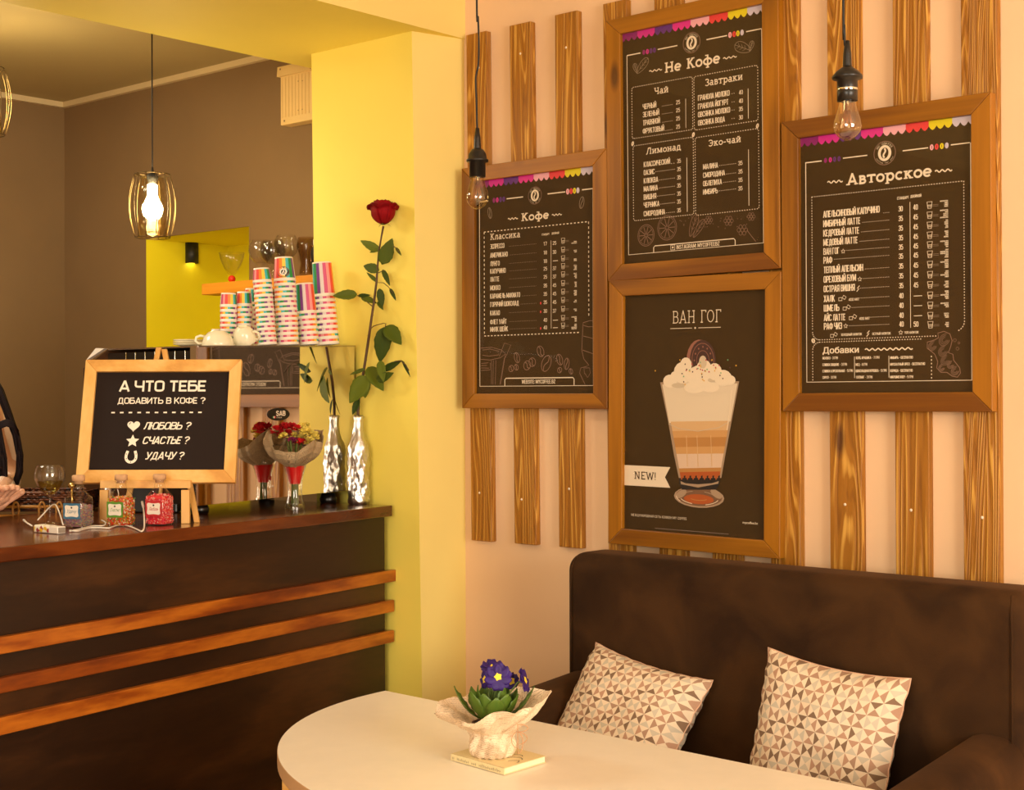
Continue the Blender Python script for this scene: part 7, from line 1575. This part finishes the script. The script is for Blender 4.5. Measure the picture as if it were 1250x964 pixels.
hand_('hand', W_(-.2, .2, ZC+.03), W_(-.19, .26, ZC+.03), FR)
skinned('dark_top', [(W_(0, 0, .80), (.18, .14)), (W_(0, 0, 1.0), (.15, .12)), (W_(0, 0, 1.18), (.155, .115)), (W_(0, 0, 1.31), (.16, .11)), (W_(0, 0, 1.40), (.075, .075))], [(0, 1), (1, 2), (2, 3), (3, 4)], darkcl)
skinned('pink_sleeve', [(W_(.11, 0, 1.345), .06), (sh, .058), (sh*.5+elb*.5, .050), (elb, .042), (elb*.5+wr_*.5, .034), (elb*.2+wr_*.8, .028)], [(0, 1), (1, 2), (2, 3), (3, 4), (4, 5)], pinkcl)
skinned('pink_sleeve', [(W_(-.13, 0, 1.34), .07), (W_(-.165, 0, 1.335), .066), (W_(-.21, .01, 1.2), .058), (W_(-.25, .02, 1.08), .052), (W_(-.22, .12, 1.1), .04)], [(0, 1), (1, 2), (2, 3), (3, 4)], pinkcl)
skinned('dark_trousers', [(W_(0, 0, .95), (.165, .13)), (W_(.09, 0, .85), .105), (W_(.10, .01, .48), .075), (W_(.10, -.02, .12), .055), (W_(-.09, 0, .85), .105), (W_(-.10, .01, .48), .075), (W_(-.10, -.02, .12), .055)], [(0, 1), (1, 2), (2, 3), (0, 4), (4, 5), (5, 6)], darkcl)
# face, ears and hair
hc = W_(0, .015, 1.585)
mb = MB()
for s_ in (-1, 1): mb.ball(hc+FR*.082+SDv*.03*s_, .011, 10, 8, 0)
pe.part('eyes', mb, cupw)
mb = MB()
for s_ in (-1, 1): mb.ball(hc+FR*.092+SDv*.03*s_, .005, 8, 6, 0)
pe.part('pupils', mb, black)
mb = MB(); mb.tube([hc+FR*.088+ZZ*.008, hc+FR*.102-ZZ*.02, hc+FR*.085-ZZ*.028], [.006, .011, .006], 8); pe.part('nose', mb, skin)
mb = MB(); mb.ball(hc+FR*.082-ZZ*.05, .018, 10, 6, 0, sc=(1, .5, .35), rot=Matrix((SDv, FR, ZZ)).transposed()); pe.part('lips', mb, plain('lips', srgb(180, 80, 80), .5))
mb = MB()
for s_ in (-1, 1): mb.ball(hc+SDv*.08*s_-FR*.005, .02, 10, 8, 0, sc=(.35, .7, 1.2), rot=Matrix((SDv, FR, ZZ)).transposed())
pe.part('ears', mb, skin)
mb = MB(); mb.grid(lambda i, j: hc-FR*.012+(SDv*cos(2*pi*i)+FR*sin(2*pi*i)*.98)*.098*sin(pi*min(.56+.1*(sin(2*pi*i) < .2), j*.66))+ZZ*(.104*cos(pi*j*.6)+.01) - FR*.012*(sin(2*pi*i) > .5), 32, 14); pe.part('hair_cap', mb, hairm)
dq = PD-.10
guides = [[(-60, 400), (-20, 440), (2, 475), (14, 508), (22, 530), (27, 556), (27, 575), (22, 590), (15, 599)],
          [(-60, 400), (-24, 440), (-4, 475), (8, 508), (17, 532), (21, 556), (20, 575), (16, 590), (11, 600)],
          [(-62, 400), (-30, 445), (-12, 480), (-2, 512), (3, 540), (7, 560), (8, 582), (5, 600), (0, 610)],
          [(-62, 400), (-38, 450), (-24, 490), (-16, 525), (-12, 550), (-10, 575), (-10, 588), (-11, 600), (-12, 615)]]
rh = random.Random(2)
for g0, g1, nst in ((0, 1, 26), (2, 3, 34)):
    for k in range(nst):
        f = (k+.5)/nst; n_ = 9; ww = rh.uniform(-1.2, 1.2)
        pts = [atD(guides[g0][i][0]*(1-f)+guides[g1][i][0]*f+ww*sin(i*.9+k), guides[g0][i][1]*(1-f)+guides[g1][i][1]*f+rh.uniform(-1, 1), dq-.02*(g0 == 2)+rh.uniform(-.012, .012)) for i in range(n_)]
        mb = MB(); mb.tube(pts, [.003, .0038, .004, .004, .004, .0038, .0034, .0022, .0006], 6); pe.part('hair_lock', mb, hairm)
for k in range(8):
    o_ = k*.9; mb = MB(); mb.tube([atD(-8, 530-o_, dq-.03), atD(0, 522-o_, dq-.035), atD(8, 519-o_, dq-.035), atD(16, 522-o_, dq-.03), atD(23, 532-o_, dq-.02)], [.003, .0034, .0034, .003, .001], 6); pe.part('hair_lock', mb, hairm)
